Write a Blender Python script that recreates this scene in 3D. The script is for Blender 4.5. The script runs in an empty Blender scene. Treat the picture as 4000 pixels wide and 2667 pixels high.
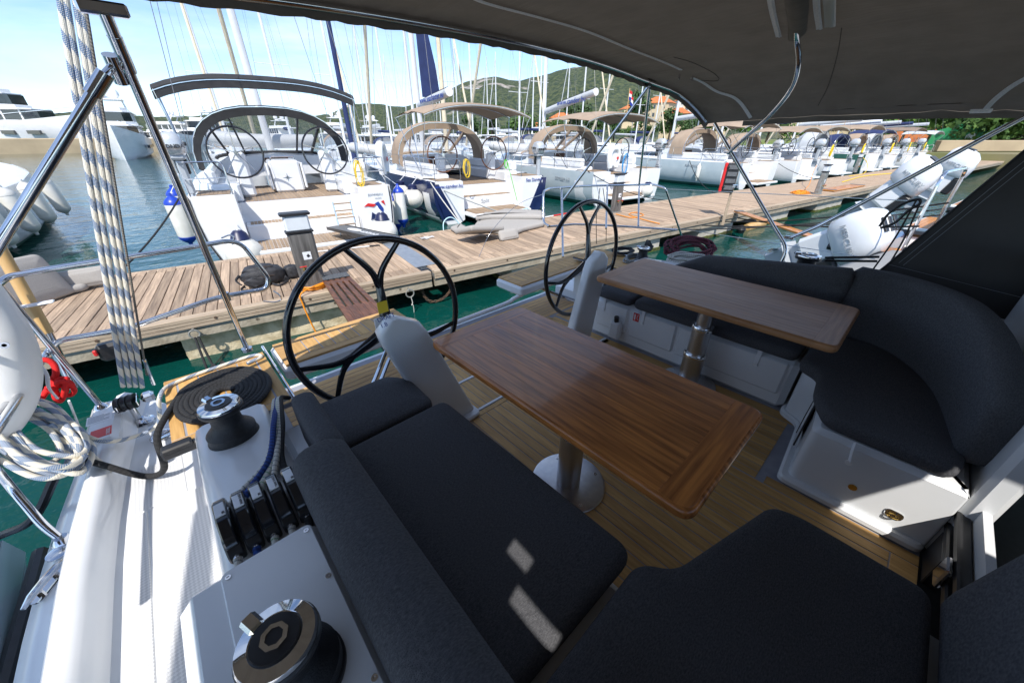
import bpy, math, random
from mathutils import Vector, Matrix, noise
V = Vector; RAD = math.radians; PI = math.pi
random.seed(7)
scene = bpy.context.scene
COL = scene.collection
# ------------------------------------------------------------------ camera (12.7 mm wide angle, looking aft and down)
FPX = 829.1                       # focal length in units of a 2352 pixel wide picture
PITCH = math.atan(797 / 1410.0); YAW = RAD(42.7); ZC = 2.47
cam_d = bpy.data.cameras.new('camera'); cam_d.sensor_width = 36; cam_d.lens = 36 * 1410 / 4000
cam_d.clip_start = 0.02; cam_d.clip_end = 6000
cam = bpy.data.objects.new('camera', cam_d); COL.objects.link(cam)
cam.location = (0, 0, ZC); cam.rotation_euler = (PI / 2 - PITCH, 0, -YAW)
scene.camera = cam
_FH = V((math.sin(YAW), math.cos(YAW), 0)); _R = V((math.cos(YAW), -math.sin(YAW), 0))
_F = _FH * math.cos(PITCH) - V((0, 0, math.sin(PITCH))); _U = _FH * math.sin(PITCH) + V((0, 0, math.cos(PITCH)))
CAM = V((0, 0, ZC))
def ray(x, y): return _R * ((x - 1176) / FPX) - _U * ((y - 784.1) / FPX) + _F
def pz(x, y, z): d = ray(x, y); return CAM + d * ((z - ZC) / d.z)      # picture point on a level plane
def px(x, y, X): d = ray(x, y); return CAM + d * (X / d.x)             # on a plane x = X
def py(x, y, Y): d = ray(x, y); return CAM + d * (Y / d.y)             # on a plane y = Y
def pd(x, y, D): d = ray(x, y); return CAM + d * (D / math.hypot(d.x, d.y))   # at a level distance
# ------------------------------------------------------------------ light
SUN_EL = RAD(52); SHX, SHY = 0.745, 0.667        # shadows travel toward +x +y
world = bpy.data.worlds.new('World'); scene.world = world; world.use_nodes = True
nt = world.node_tree; nt.nodes.clear()
wo = nt.nodes.new('ShaderNodeOutputWorld'); bg = nt.nodes.new('ShaderNodeBackground')
sky = nt.nodes.new('ShaderNodeTexSky'); sky.sky_type = 'NISHITA'; sky.sun_disc = False
sky.sun_elevation = SUN_EL; sky.sun_rotation = math.atan2(-SHX, -SHY)
sky.air_density = 0.72; sky.dust_density = 0.15; sky.ozone_density = 3.5
tc = nt.nodes.new('ShaderNodeTexCoord'); mp = nt.nodes.new('ShaderNodeMapping'); mp.inputs['Scale'].default_value = (1.0, 1.6, 5.0)
mp.inputs['Rotation'].default_value = (0.25, 0.1, 0.5)
n1 = nt.nodes.new('ShaderNodeTexNoise'); n1.inputs['Scale'].default_value = 2.3; n1.inputs['Detail'].default_value = 8; n1.inputs['Roughness'].default_value = 0.58
n1.inputs['Distortion'].default_value = 0.4
rmp = nt.nodes.new('ShaderNodeValToRGB'); rmp.color_ramp.elements[0].position = 0.40; rmp.color_ramp.elements[1].position = 0.80
rmp.color_ramp.elements[1].color = (0.75, 0.75, 0.75, 1)
mxs = nt.nodes.new('ShaderNodeMixRGB'); mxs.inputs[2].default_value = (4.6, 5.1, 5.7, 1)
nt.links.new(tc.outputs['Generated'], mp.inputs['Vector']); nt.links.new(mp.outputs['Vector'], n1.inputs['Vector'])
nt.links.new(n1.outputs['Fac'], rmp.inputs['Fac']); nt.links.new(rmp.outputs['Color'], mxs.inputs[0])
nt.links.new(sky.outputs['Color'], mxs.inputs[1]); nt.links.new(mxs.outputs['Color'], bg.inputs['Color'])
bg.inputs['Strength'].default_value = 0.115
nt.links.new(bg.outputs['Background'], wo.inputs['Surface'])
sun_d = bpy.data.lights.new('sun', 'SUN'); sun_d.energy = 2.6; sun_d.angle = RAD(0.5); sun_d.color = (1.0, 0.955, 0.89)
sun = bpy.data.objects.new('sun', sun_d); COL.objects.link(sun)
sun.rotation_euler = V((-SHX, -SHY, math.tan(SUN_EL) * math.hypot(SHX, SHY))).to_track_quat('Z', 'Y').to_euler()
vs = scene.view_settings
vs.view_transform = 'Standard'; vs.look = 'None'; vs.exposure = 1.16; vs.gamma = 1.0; vs.use_curve_mapping = False
scene.cycles.max_bounces = 7; scene.cycles.diffuse_bounces = 4; scene.cycles.glossy_bounces = 4; scene.cycles.transparent_max_bounces = 16
# ------------------------------------------------------------------ mesh helper
OFF = {}
class MB:
    def __init__(s): s.v = []; s.f = []; s.uv = {}
    def add(s, vs, fs, uvs=None):
        n = len(s.v); s.v += [tuple(p) for p in vs]
        for i, f in enumerate(fs):
            if uvs: s.uv[len(s.f)] = uvs[i]
            s.f.append(tuple(n + k for k in f))
        return s
    def box(s, a, b, c=0.0, M=None):
        x0, y0, z0 = a; x1, y1, z1 = b
        if x1 < x0: x0, x1 = x1, x0
        if y1 < y0: y0, y1 = y1, y0
        if z1 < z0: z0, z1 = z1, z0
        if c <= 0:
            vs = [V((x, y, z)) for z in (z0, z1) for y in (y0, y1) for x in (x0, x1)]
            fs = [(0, 2, 3, 1), (4, 5, 7, 6), (0, 1, 5, 4), (2, 6, 7, 3), (0, 4, 6, 2), (1, 3, 7, 5)]
        else:
            c = min(c, (x1 - x0) * .49, (y1 - y0) * .49, (z1 - z0) * .49)
            vs = []; idx = {}
            for i, x in enumerate((x0, x1)):
                for j, y in enumerate((y0, y1)):
                    for k, z in enumerate((z0, z1)):
                        ix, iy, iz = x + c * (1 - 2 * i), y + c * (1 - 2 * j), z + c * (1 - 2 * k)
                        for ax, p in enumerate(((x, iy, iz), (ix, y, iz), (ix, iy, z))):
                            idx[i, j, k, ax] = len(vs); vs.append(V(p))
            fs = []
            for i in (0, 1):
                q = [idx[i, j, k, 0] for j, k in ((0, 0), (1, 0), (1, 1), (0, 1))]; fs.append(q if i else q[::-1])
                q = [idx[j, i, k, 1] for j, k in ((0, 0), (1, 0), (1, 1), (0, 1))]; fs.append(q[::-1] if i else q)
                q = [idx[j, k, i, 2] for j, k in ((0, 0), (1, 0), (1, 1), (0, 1))]; fs.append(q if i else q[::-1])
            for i in (0, 1):
                for j in (0, 1):
                    o = (i + j) % 2
                    q = [idx[i, j, 0, 0], idx[i, j, 0, 1], idx[i, j, 1, 1], idx[i, j, 1, 0]]; fs.append(q if o else q[::-1])
                    q = [idx[i, 0, j, 0], idx[i, 0, j, 2], idx[i, 1, j, 2], idx[i, 1, j, 0]]; fs.append(q[::-1] if o else q)
                    q = [idx[0, i, j, 1], idx[0, i, j, 2], idx[1, i, j, 2], idx[1, i, j, 1]]; fs.append(q if o else q[::-1])
                    for k in (0, 1):
                        q = [idx[i, j, k, 0], idx[i, j, k, 1], idx[i, j, k, 2]]; fs.append(q if (i + j + k) % 2 else q[::-1])
        if M is not None: vs = [M @ p for p in vs]
        return s.add(vs, fs)
    def tube(s, pts, r, n=8, closed=False, cap=True, uv=None, flat=1.0):
        pts = [V(p) for p in pts]; m = len(pts)
        if m < 2: return s
        rs = r if isinstance(r, (list, tuple)) else [r] * m
        T = []
        for i in range(m):
            a = pts[i - 1] if (i or closed) else pts[0]; b = pts[(i + 1) % m] if (i < m - 1 or closed) else pts[-1]
            t = b - a; T.append(t.normalized() if t.length > 1e-9 else V((0, 0, 1)))
        up = V((0, 0, 1)) if abs(T[0].z) < .9 else V((1, 0, 0))
        nn = (up - T[0] * up.dot(T[0])).normalized(); vs = []; ln = [0.0]
        for i in range(m):
            if i: ln.append(ln[-1] + (pts[i] - pts[i - 1]).length)
            nn = nn - T[i] * nn.dot(T[i]); nn = nn.normalized() if nn.length > 1e-6 else T[i].orthogonal().normalized()
            bb = T[i].cross(nn)
            for k in range(n):
                a = 2 * PI * k / n; vs.append(pts[i] + (nn * math.cos(a) + bb * (math.sin(a) * flat)) * rs[i])
        fs = []; us = []
        for i in range(m if closed else m - 1):
            j = (i + 1) % m; l0 = ln[i]; l1 = ln[j] if j else ln[-1] + (pts[0] - pts[-1]).length
            for k in range(n):
                q = (k + 1) % n; fs.append((i * n + k, i * n + q, j * n + q, j * n + k))
                us.append(((l0, k / n), (l0, (k + 1) / n), (l1, (k + 1) / n), (l1, k / n)))
        if cap and not closed:
            fs.append(tuple(range(n))[::-1]); us.append([(0, 0)] * n)
            fs.append(tuple((m - 1) * n + k for k in range(n))); us.append([(0, 0)] * n)
        return s.add(vs, fs, us)
    def lathe(s, prof, n=24, M=None, c=(0, 0, 0)):
        M = M or Matrix.Translation(c); vs = []; fs = []
        for r, z in prof:
            for k in range(n):
                a = 2 * PI * k / n; vs.append(M @ V((r * math.cos(a), r * math.sin(a), z)))
        for i in range(len(prof) - 1):
            for k in range(n):
                q = (k + 1) % n; fs.append((i * n + k, i * n + q, (i + 1) * n + q, (i + 1) * n + k))
        if prof[0][0] > 1e-5: fs.append(tuple(range(n))[::-1])
        if prof[-1][0] > 1e-5: fs.append(tuple((len(prof) - 1) * n + k for k in range(n)))
        return s.add(vs, fs)
    def loft(s, secs, closed=False, cap=False):
        m = len(secs[0]); vs = [p for r in secs for p in r]; fs = []
        for i in range(len(secs) - 1):
            for k in range(m if closed else m - 1):
                q = (k + 1) % m; fs.append((i * m + k, i * m + q, (i + 1) * m + q, (i + 1) * m + k))
        if cap: fs += [tuple(range(m))[::-1], tuple((len(secs) - 1) * m + k for k in range(m))]
        return s.add(vs, fs)
    def prism(s, poly, z0, z1, c=0.0, M=None):
        p = [V((q[0], q[1], 0)) for q in poly]
        if sum(p[i].x * p[(i + 1) % len(p)].y - p[(i + 1) % len(p)].x * p[i].y for i in range(len(p))) < 0: p.reverse()
        rings = []
        for z, d in (((z0, 0), (z1, 0)) if c <= 0 else ((z0, c), (z0 + c, 0), (z1 - c, 0), (z1, c))):
            rings.append([V((q.x, q.y, z)) for q in inset(p, d)])
        if M is not None: rings = [[M @ q for q in r] for r in rings]
        return s.loft(rings, True, True)
    def build(s, name, mat, parent=None, smooth=True, ang=38, kind=None, label=None):
        o = OFF.get(parent.name, V()) if parent else V()
        me = bpy.data.meshes.new(name)
        me.from_pydata([(a - o.x, b - o.y, c - o.z) for a, b, c in s.v], [], s.f)
        if s.uv:
            uvl = me.uv_layers.new(name='UVMap'); flat = []
            for i, f in enumerate(s.f):
                for q in (s.uv.get(i) or [(0, 0)] * len(f)): flat += q
            uvl.data.foreach_set('uv', flat)
        if smooth:
            me.polygons.foreach_set('use_smooth', [True] * len(me.polygons)); me.set_sharp_from_angle(angle=RAD(ang))
        me.materials.append(mat)
        ob = bpy.data.objects.new(name, me); COL.objects.link(ob)
        if parent: ob.parent = parent; OFF[ob.name] = o
        if kind: ob['kind'] = kind
        if label: ob['label'] = label
        return ob
def inset(p, d):
    if abs(d) < 1e-9: return list(p)
    out = []; n = len(p)
    for i in range(n):
        a, b, c = p[i - 1], p[i], p[(i + 1) % n]
        e1 = (b - a); e2 = (c - b); e1 = V((-e1.y, e1.x, 0)).normalized(); e2 = V((-e2.y, e2.x, 0)).normalized()
        m = e1 + e2; l = max(m.length_squared / 2, .25); out.append(b + m * (d / l))
    return out
def roundpoly(pts, r, n=5):
    out = []; m = len(pts)
    for i in range(m):
        a, b, c = [V((q[0], q[1])) for q in (pts[i - 1], pts[i], pts[(i + 1) % m])]
        ri = r[i] if isinstance(r, (list, tuple)) else r
        d1 = (a - b); d2 = (c - b); t = min(ri, d1.length * .48, d2.length * .48)
        if t < 1e-4: out.append((b.x, b.y)); continue
        p1 = b + d1.normalized() * t; p2 = b + d2.normalized() * t
        for k in range(n + 1):
            u = k / n; q = p1 * (1 - u) ** 2 + b * 2 * u * (1 - u) + p2 * u * u; out.append((q.x, q.y))
    return out
def arc(pts, n=8):
    """Smooth curve through points (Catmull-Rom)."""
    P = [V(p) for p in pts]; P = [P[0] * 2 - P[1]] + P + [P[-1] * 2 - P[-2]]; out = []
    for i in range(1, len(P) - 2):
        a, b, c, d = P[i - 1:i + 3]
        for k in range(n):
            t = k / n
            out.append(.5 * ((2 * b) + (c - a) * t + (2 * a - 5 * b + 4 * c - d) * t * t + (3 * b - a - 3 * c + d) * t ** 3))
    return out + [P[-2]]
def fillet(pts, r, n=6):
    """Polyline with rounded bends."""
    P = [V(p) for p in pts]; out = [P[0]]
    for i in range(1, len(P) - 1):
        a, b, c = P[i - 1], P[i], P[i + 1]; t = min(r, (a - b).length * .48, (c - b).length * .48)
        p1 = b + (a - b).normalized() * t; p2 = b + (c - b).normalized() * t
        for k in range(n + 1):
            u = k / n; out.append(p1 * (1 - u) ** 2 + b * 2 * u * (1 - u) + p2 * u * u)
    return out + [P[-1]]
def tag(o, label, cat, group=None):
    o['label'] = label; o['category'] = cat
    if group: o['group'] = group
    return o
def thing(name, label, cat, loc=(0, 0, 0), group=None):
    o = bpy.data.objects.new(name, None); COL.objects.link(o); o.location = loc; o.empty_display_size = .1
    OFF[o.name] = V(loc); return tag(o, label, cat, group)
def place(root, loc, rz=0.0):
    """Move a thing that was built round the origin."""
    root.location = loc; root.rotation_euler = (0, 0, rz); OFF[root.name] = V(loc); return root
def struct(o): o['kind'] = 'structure'; return o
def shared(me, name, parent, loc=(0, 0, 0), rz=0.0, scale=None):
    o = bpy.data.objects.new(name, me); COL.objects.link(o)
    if parent: o.parent = parent
    o.location = loc; o.rotation_euler = (0, 0, rz)
    if scale: o.scale = scale
    return o
def copytree(o, parent=None):
    c = o.copy(); COL.objects.link(c)
    if parent: c.parent = parent
    for ch in [q for q in ALLCH.get(o.name, o.children)]: copytree(ch, c)
    return c
ALLCH = {}
def text(body, size, M, mat, parent=None, name='lettering', ex=.002, sx=1.0, align='LEFT', sh=0.0):
    cu = bpy.data.curves.new(name, 'FONT'); cu.body = body; cu.size = size; cu.extrude = ex; cu.align_x = align; cu.shear = sh
    cu.resolution_u = 3; cu.materials.append(mat)
    o = bpy.data.objects.new(name, cu); COL.objects.link(o)
    if parent:
        o.parent = parent; M = Matrix.Translation(-OFF.get(parent.name, V())) @ M
    o.matrix_local = M @ Matrix.Diagonal((sx, 1, 1, 1)); return o
def frame(o, xdir, up):
    """Matrix: local x along xdir, local y near up, local z out."""
    x = V(xdir).normalized(); z = x.cross(V(up)).normalized(); y = z.cross(x)
    m = Matrix((x, y, z)).transposed().to_4x4(); m.translation = V(o); return m
def cushion(mb, poly, z0, z1, r, puff=.012, M=None, nr=5):
    """A soft box with rounded edges and a slightly domed top."""
    p = [V((q[0], q[1], 0)) for q in poly]
    if sum(p[i].x * p[(i + 1) % len(p)].y - p[(i + 1) % len(p)].x * p[i].y for i in range(len(p))) < 0: p.reverse()
    r = min(r, (z1 - z0) * .5); rings = []
    rings.append([V((q.x, q.y, z0)) for q in inset(p, r)])
    for k in range(nr + 1):
        a = PI / 2 * k / nr; rings.append([V((q.x, q.y, z0 + r - r * math.cos(a))) for q in inset(p, r * (1 - math.sin(a)))])
    for k in range(nr + 1):
        a = PI / 2 * k / nr; rings.append([V((q.x, q.y, z1 - r + r * math.sin(a))) for q in inset(p, r * (1 - math.cos(a)))])
    top = inset(p, r); c = sum(top, V()) / len(top)
    for t, h in ((.92, .4), (.78, .8), (.6, 1.0)):
        rings.append([V((c.x + (q.x - c.x) * t, c.y + (q.y - c.y) * t, z1 + puff * h)) for q in top])
    if M is not None: rings = [[M @ q for q in rr] for rr in rings]
    return mb.loft(rings, True, True)
# ------------------------------------------------------------------ materials
def mat(name, col, rough=.5, metal=0.0, c2=None, ns=5.0, st=(1, 1, 1), lo=.35, hi=.65, rand=0.0, bump=None, coat=0.0, spec=None, detail=5, obj=False, rn=None):
    m = bpy.data.materials.new(name); m.use_nodes = True; t = m.node_tree; N = t.nodes; L = t.links.new
    b = N['Principled BSDF']; b.inputs['Roughness'].default_value = rough; b.inputs['Metallic'].default_value = metal
    b.inputs['Base Color'].default_value = (*col, 1)
    if coat: b.inputs['Coat Weight'].default_value = coat; b.inputs['Coat Roughness'].default_value = .06
    if spec is not None: b.inputs['Specular IOR Level'].default_value = spec
    if c2 is None and bump is None and not rand: return m
    if obj: src = N.new('ShaderNodeTexCoord').outputs['Object']
    else: src = N.new('ShaderNodeNewGeometry').outputs['Position']
    inf = N.new('ShaderNodeObjectInfo'); off = N.new('ShaderNodeVectorMath'); off.operation = 'MULTIPLY_ADD'
    cmb = N.new('ShaderNodeCombineXYZ')
    for i in range(3): L(inf.outputs['Random'], cmb.inputs[i])
    off.inputs[1].default_value = (37, 53, 71) if rand else (0, 0, 0)
    L(cmb.outputs[0], off.inputs[0]); L(src, off.inputs[2]); P = off.outputs[0]
    def nz(scale, stv, det=detail):
        mp = N.new('ShaderNodeMapping'); mp.inputs['Scale'].default_value = stv; L(P, mp.inputs['Vector'])
        n = N.new('ShaderNodeTexNoise'); n.inputs['Scale'].default_value = scale; n.inputs['Detail'].default_value = det; L(mp.outputs[0], n.inputs['Vector']); return n.outputs['Fac']
    out = None
    if c2 is not None:
        r = N.new('ShaderNodeValToRGB'); r.color_ramp.elements[0].position = lo; r.color_ramp.elements[1].position = hi
        r.color_ramp.elements[0].color = (*col, 1); r.color_ramp.elements[1].color = (*c2, 1)
        L(nz(ns, st), r.inputs['Fac']); out = r.outputs['Color']
    if rand:
        h = N.new('ShaderNodeHueSaturation'); mr = N.new('ShaderNodeMapRange'); L(inf.outputs['Random'], mr.inputs['Value'])
        mr.inputs['To Min'].default_value = 1 - rand; mr.inputs['To Max'].default_value = 1 + rand; L(mr.outputs[0], h.inputs['Value'])
        if out: L(out, h.inputs['Color'])
        else: h.inputs['Color'].default_value = (*col, 1)
        out = h.outputs['Color']
    if out: L(out, b.inputs['Base Color'])
    if rn:
        mr = N.new('ShaderNodeMapRange'); mr.inputs['To Min'].default_value = rn[1]; mr.inputs['To Max'].default_value = rn[2]; L(nz(rn[0], (1, 1, 1)), mr.inputs['Value'])
        L(mr.outputs[0], b.inputs['Roughness'])
    if bump:
        bs, bd, bst = (bump + ((1, 1, 1),))[:3]
        bn = N.new('ShaderNodeBump'); bn.inputs['Strength'].default_value = bd; bn.inputs['Distance'].default_value = .01
        L(nz(bs, bst, 3), bn.inputs['Height']); L(bn.outputs[0], b.inputs['Normal'])
    return m
def rope_mat(name, c1, c2, turns=26.0, w=.36, chk=True, rough=.8, cf=None):
    m = bpy.data.materials.new(name); m.use_nodes = True; t = m.node_tree; N = t.nodes; L = t.links.new
    b = N['Principled BSDF']; b.inputs['Roughness'].default_value = rough
    uv = N.new('ShaderNodeUVMap'); uv.uv_map = 'UVMap'; sp = N.new('ShaderNodeSeparateXYZ'); L(uv.outputs[0], sp.inputs[0])
    def mth(op, a, bb=None, c=None):
        n = N.new('ShaderNodeMath'); n.operation = op
        for i, q in enumerate((a, bb, c)):
            if q is None: continue
            if isinstance(q, (int, float)): n.inputs[i].default_value = q
            else: L(q, n.inputs[i])
        return n.outputs[0]
    spiral = mth('FRACT', mth('MULTIPLY_ADD', sp.outputs[0], turns, sp.outputs[1])); f = mth('LESS_THAN', spiral, w)
    s2 = mth('SINE', mth('MULTIPLY', mth('MULTIPLY_ADD', sp.outputs[0], cf or turns * 6, mth('MULTIPLY', sp.outputs[1], 8)), 2 * PI))
    s3 = mth('SINE', mth('MULTIPLY', mth('MULTIPLY_ADD', sp.outputs[0], cf or turns * 6, mth('MULTIPLY', sp.outputs[1], -8)), 2 * PI))
    h = mth('MULTIPLY', s2, s3)
    if chk: f = mth('MULTIPLY', f, mth('GREATER_THAN', h, -.22))
    mx = N.new('ShaderNodeMixRGB'); mx.inputs[1].default_value = (*c1, 1); mx.inputs[2].default_value = (*c2, 1); L(f, mx.inputs[0]); L(mx.outputs[0], b.inputs['Base Color'])
    bn = N.new('ShaderNodeBump'); bn.inputs['Strength'].default_value = .5; bn.inputs['Distance'].default_value = .002; L(h, bn.inputs['Height']); L(bn.outputs[0], b.inputs['Normal'])
    return m
def clear_mat(name, tint, a):
    m = bpy.data.materials.new(name); m.use_nodes = True; t = m.node_tree; N = t.nodes; N.remove(N['Principled BSDF'])
    tr = N.new('ShaderNodeBsdfTransparent'); tr.inputs[0].default_value = (*tint, 1); pb = N.new('ShaderNodeBsdfPrincipled')
    pb.inputs['Base Color'].default_value = (.75, .8, .85, 1); pb.inputs['Roughness'].default_value = .12
    mx = N.new('ShaderNodeMixShader'); mx.inputs[0].default_value = a
    t.links.new(tr.outputs[0], mx.inputs[1]); t.links.new(pb.outputs[0], mx.inputs[2]); t.links.new(mx.outputs[0], N['Material Output'].inputs[0]); return m
M = {}
def canvas_mat():
    m = mat('sunlit_canvas', (.20, .18, .155), .85, c2=(.155, .14, .12), ns=6, bump=(7, .55, (5, .6, 1)), spec=.25); t = m.node_tree; N = t.nodes
    tr = N.new('ShaderNodeBsdfTranslucent'); tr.inputs[0].default_value = (.62, .50, .38, 1); mx = N.new('ShaderNodeMixShader'); mx.inputs[0].default_value = .020
    t.links.new(N['Principled BSDF'].outputs[0], mx.inputs[1]); t.links.new(tr.outputs[0], mx.inputs[2]); t.links.new(mx.outputs[0], N['Material Output'].inputs[0]); return m
M['gel'] = mat('gelcoat', (.76, .77, .78), .22, c2=(.70, .72, .74), ns=3, coat=.3, rn=(6, .12, .3))
M['gel_hull'] = mat('hull_gelcoat', (.82, .82, .82), .25, c2=(.74, .75, .76), ns=1.2, coat=.2, st=(1, 1, 3), lo=.45, hi=.8)
M['gel_grey'] = mat('grey_gelcoat', (.42, .45, .48), .3, c2=(.38, .41, .44), ns=2)
M['navy'] = mat('navy_hull', (.012, .022, .075), .15, c2=(.02, .035, .11), ns=2, coat=.5)
M['silver'] = mat('silver_hull', (.50, .57, .60), .22, c2=(.44, .52, .56), ns=2, coat=.3)
M['antifoul'] = mat('antifoul', (.02, .09, .075), .6, c2=(.03, .13, .10), ns=4)
M['steel'] = mat('stainless', (.72, .72, .73), .09, 1.0, c2=(.60, .60, .62), ns=9, rn=(14, .05, .16))
M['alu'] = mat('brushed_aluminium', (.62, .62, .63), .28, 1.0, c2=(.55, .55, .57), ns=40, st=(1, 1, .05))
M['chrome'] = mat('chrome', (.80, .79, .78), .04, 1.0)
M['black'] = mat('black_plastic', (.012, .012, .013), .35, c2=(.02, .02, .022), ns=30)
M['blackgloss'] = mat('black_gloss', (.008, .009, .012), .12, coat=.5, c2=(.012, .013, .017), ns=6)
M['drum'] = mat('anodised_black', (.02, .021, .023), .42, .3, c2=(.03, .031, .034), ns=60, bump=(300, .25))
M['fabric'] = mat('charcoal_fabric', (.060, .061, .068), .92, c2=(.125, .126, .136), ns=130, st=(1, 2.5, 1), bump=(420, .5), lo=.3, hi=.72, spec=.2)
M['fabric_top'] = mat('charcoal_fabric_bolster', (.030, .031, .034), .92, c2=(.05, .05, .053), ns=240, st=(1, 3, 1), bump=(700, .35), lo=.3, hi=.75, spec=.2)
M['canvas'] = mat('dark_canvas', (.165, .150, .130), .85, c2=(.130, .118, .102), ns=6, bump=(380, .18), spec=.25)
M['canvas'] = canvas_mat()
M['canvas_curtain'] = mat('curtain_canvas', (.060, .058, .057), .8, c2=(.075, .073, .072), ns=4, bump=(380, .15), spec=.25)
M['canvas_tan'] = mat('tan_canvas', (.38, .29, .215), .85, c2=(.33, .25, .185), ns=2.2, bump=(6, .3), spec=.2)
M['canvas_blue'] = mat('blue_canvas', (.014, .025, .09), .8, c2=(.02, .035, .12), ns=3)
M['canvas_black'] = mat('black_canvas', (.016, .016, .018), .7, c2=(.026, .026, .028), ns=5)
M['zip'] = mat('zip_tape', (.85, .85, .85), .7, c2=(.70, .70, .71), ns=160)
M['teak'] = mat('teak', (.62, .37, .13), .6, c2=(.47, .265, .085), ns=16, st=(4, .35, 2), rand=.16, bump=(60, .15, (4, .3, 2)))
M['teak_x'] = mat('teak_crosswise', (.60, .36, .14), .6, c2=(.46, .26, .09), ns=16, st=(.35, 4, 2), rand=.16, bump=(60, .15, (.3, 4, 2)))
M['teak_old'] = mat('weathered_teak', (.34, .245, .165), .8, c2=(.26, .185, .12), ns=18, st=(4, .4, 2), rand=.15)
M['caulk'] = mat('caulking', (.26, .265, .30), .8, c2=(.31, .315, .35), ns=20)
M['table'] = mat('varnished_wood', (.56, .20, .045), .26, c2=(.21, .068, .017), ns=7, st=(9, .55, 3), lo=.34, hi=.68, rand=.12, bump=(50, .06, (9, .5, 3)), coat=.35, detail=9)
M['table_x'] = mat('varnished_wood_cross', (.55, .195, .044), .26, c2=(.23, .076, .019), ns=7, st=(.55, 9, 3), lo=.34, hi=.68, rand=.14, bump=(50, .06, (.5, 9, 3)), coat=.35, detail=9)
M['pontoon'] = mat('weathered_planks', (.50, .365, .25), .85, c2=(.24, .17, .12), ns=3.5, st=(9, .45, 2), lo=.32, hi=.74, rand=.26, bump=(36, .8, (7, .15, 2)), obj=True, detail=8)
M['pontoon_x'] = mat('weathered_beam', (.48, .38, .27), .85, c2=(.33, .25, .18), ns=3.5, st=(.4, 5, 9), lo=.3, hi=.75, rand=.12, bump=(30, .7, (.15, 5, 9)), obj=True, detail=8)
M['concrete'] = mat('concrete', (.40, .35, .27), .95, c2=(.24, .20, .14), ns=5, bump=(30, .8), lo=.35, hi=.7, detail=9)
M['galv'] = mat('galvanised_steel', (.33, .34, .33), .6, .5, c2=(.24, .23, .20), ns=8, detail=8)
M['rust'] = mat('rusty_iron', (.06, .045, .035), .85, c2=(.12, .07, .04), ns=20)
M['cush_grey'] = mat('grey_cushion', (.40, .375, .345), .95, c2=(.33, .31, .285), ns=150, bump=(420, .3), spec=.2)
M['fender'] = mat('fender_vinyl', (.78, .76, .70), .35, c2=(.66, .64, .57), ns=4)
M['fender_blue'] = mat('fender_blue', (.012, .05, .40), .35)
M['fender_navy'] = mat('fender_navy', (.01, .015, .06), .4)
M['rubber'] = mat('grey_rubber', (.13, .14, .15), .75, c2=(.10, .105, .11), ns=30, bump=(200, .4))
M['inflatable'] = mat('inflatable_grey', (.50, .51, .51), .5, c2=(.44, .45, .46), ns=3)
M['red'] = mat('red_paint', (.62, .02, .02), .45); M['redrope'] = mat('red_cord', (.70, .012, .012), .8, bump=(400, .4))
M['orange'] = mat('orange_cable', (.80, .27, .012), .5); M['yellow'] = mat('yellow_rope', (.80, .55, .03), .7); M['green'] = mat('green_rope', (.10, .50, .06), .7)
M['blue_rope'] = mat('blue_rope', (.05, .30, .62), .7); M['white'] = mat('white_plastic', (.80, .80, .79), .4); M['label'] = mat('label_white', (.74, .75, .77), .5)
M['ink_blue'] = mat('blue_ink', (.015, .05, .28), .5); M['ink_black'] = mat('black_ink', (.02, .02, .025), .5); M['ink_gold'] = mat('gold_ink', (.55, .50, .22), .4); M['ink_grey'] = mat('grey_ink', (.30, .33, .36), .5)
M['wood_light'] = mat('light_wood', (.62, .40, .17), .4, c2=(.5, .30, .11), ns=9, st=(1, 1, .3), coat=.3)
M['wood_orange'] = mat('orange_varnish', (.62, .26, .045), .35, c2=(.48, .18, .03), ns=8, st=(3, .5, 3), rand=.1, coat=.3, obj=True)
M['wood_dark'] = mat('dark_stained_wood', (.17, .065, .028), .5, c2=(.075, .03, .016), ns=7, st=(5, .6, 3), rand=.15, obj=True)
M['glass'] = mat('dark_glass', (.012, .016, .022), .04, coat=.6, spec=.8, c2=(.02, .028, .038), ns=.6)
M['vinyl'] = clear_mat('clear_vinyl', (.93, .94, .95), .22)
M['rope_blue'] = rope_mat('mainsheet_rope', (.76, .71, .60), (.016, .12, .31), 11, .46, cf=95)
M['rope_black'] = rope_mat('black_dock_line', (.012, .012, .013), (.028, .028, .03), 60, .5)
M['rope_navy'] = rope_mat('navy_halyard', (.01, .03, .16), (.02, .10, .42), 70, .5)
M['rope_white'] = rope_mat('white_halyard', (.66, .64, .58), (.10, .13, .14), 50, .22)
M['rope_green'] = rope_mat('green_fleck_halyard', (.66, .66, .60), (.05, .30, .10), 50, .22)
M['rope_red'] = rope_mat('red_fleck_rope', (.022, .022, .032), (.42, .04, .07), 45, .36)
M['rope_grey'] = rope_mat('grey_rope', (.34, .35, .34), (.18, .2, .2), 50, .4)
M['wire'] = rope_mat('wire_rope', (.30, .27, .22), (.12, .10, .08), 90, .5, False, .45)
M['stay'] = mat('rig_wire', (.22, .22, .22), .5, .5)
M['mast'] = mat('white_mast', (.70, .71, .72), .35, c2=(.62, .63, .64), ns=.5)
M['sail'] = mat('cream_sail', (.72, .62, .46), .8, c2=(.62, .52, .37), ns=4, st=(3, 3, .6))
M['sailcover'] = mat('sail_cover_grey', (.50, .52, .54), .7, c2=(.45, .47, .49), ns=2)
M['leaf'] = mat('leaf_green', (.045, .105, .016), .7, c2=(.085, .165, .025), ns=.4, rand=.2); M['leaf_dark'] = mat('leaf_dark', (.025, .065, .014), .7, c2=(.05, .10, .02), ns=.3, rand=.2)
M['bark'] = mat('bark', (.09, .065, .045), .9, c2=(.05, .04, .03), ns=3)
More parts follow.
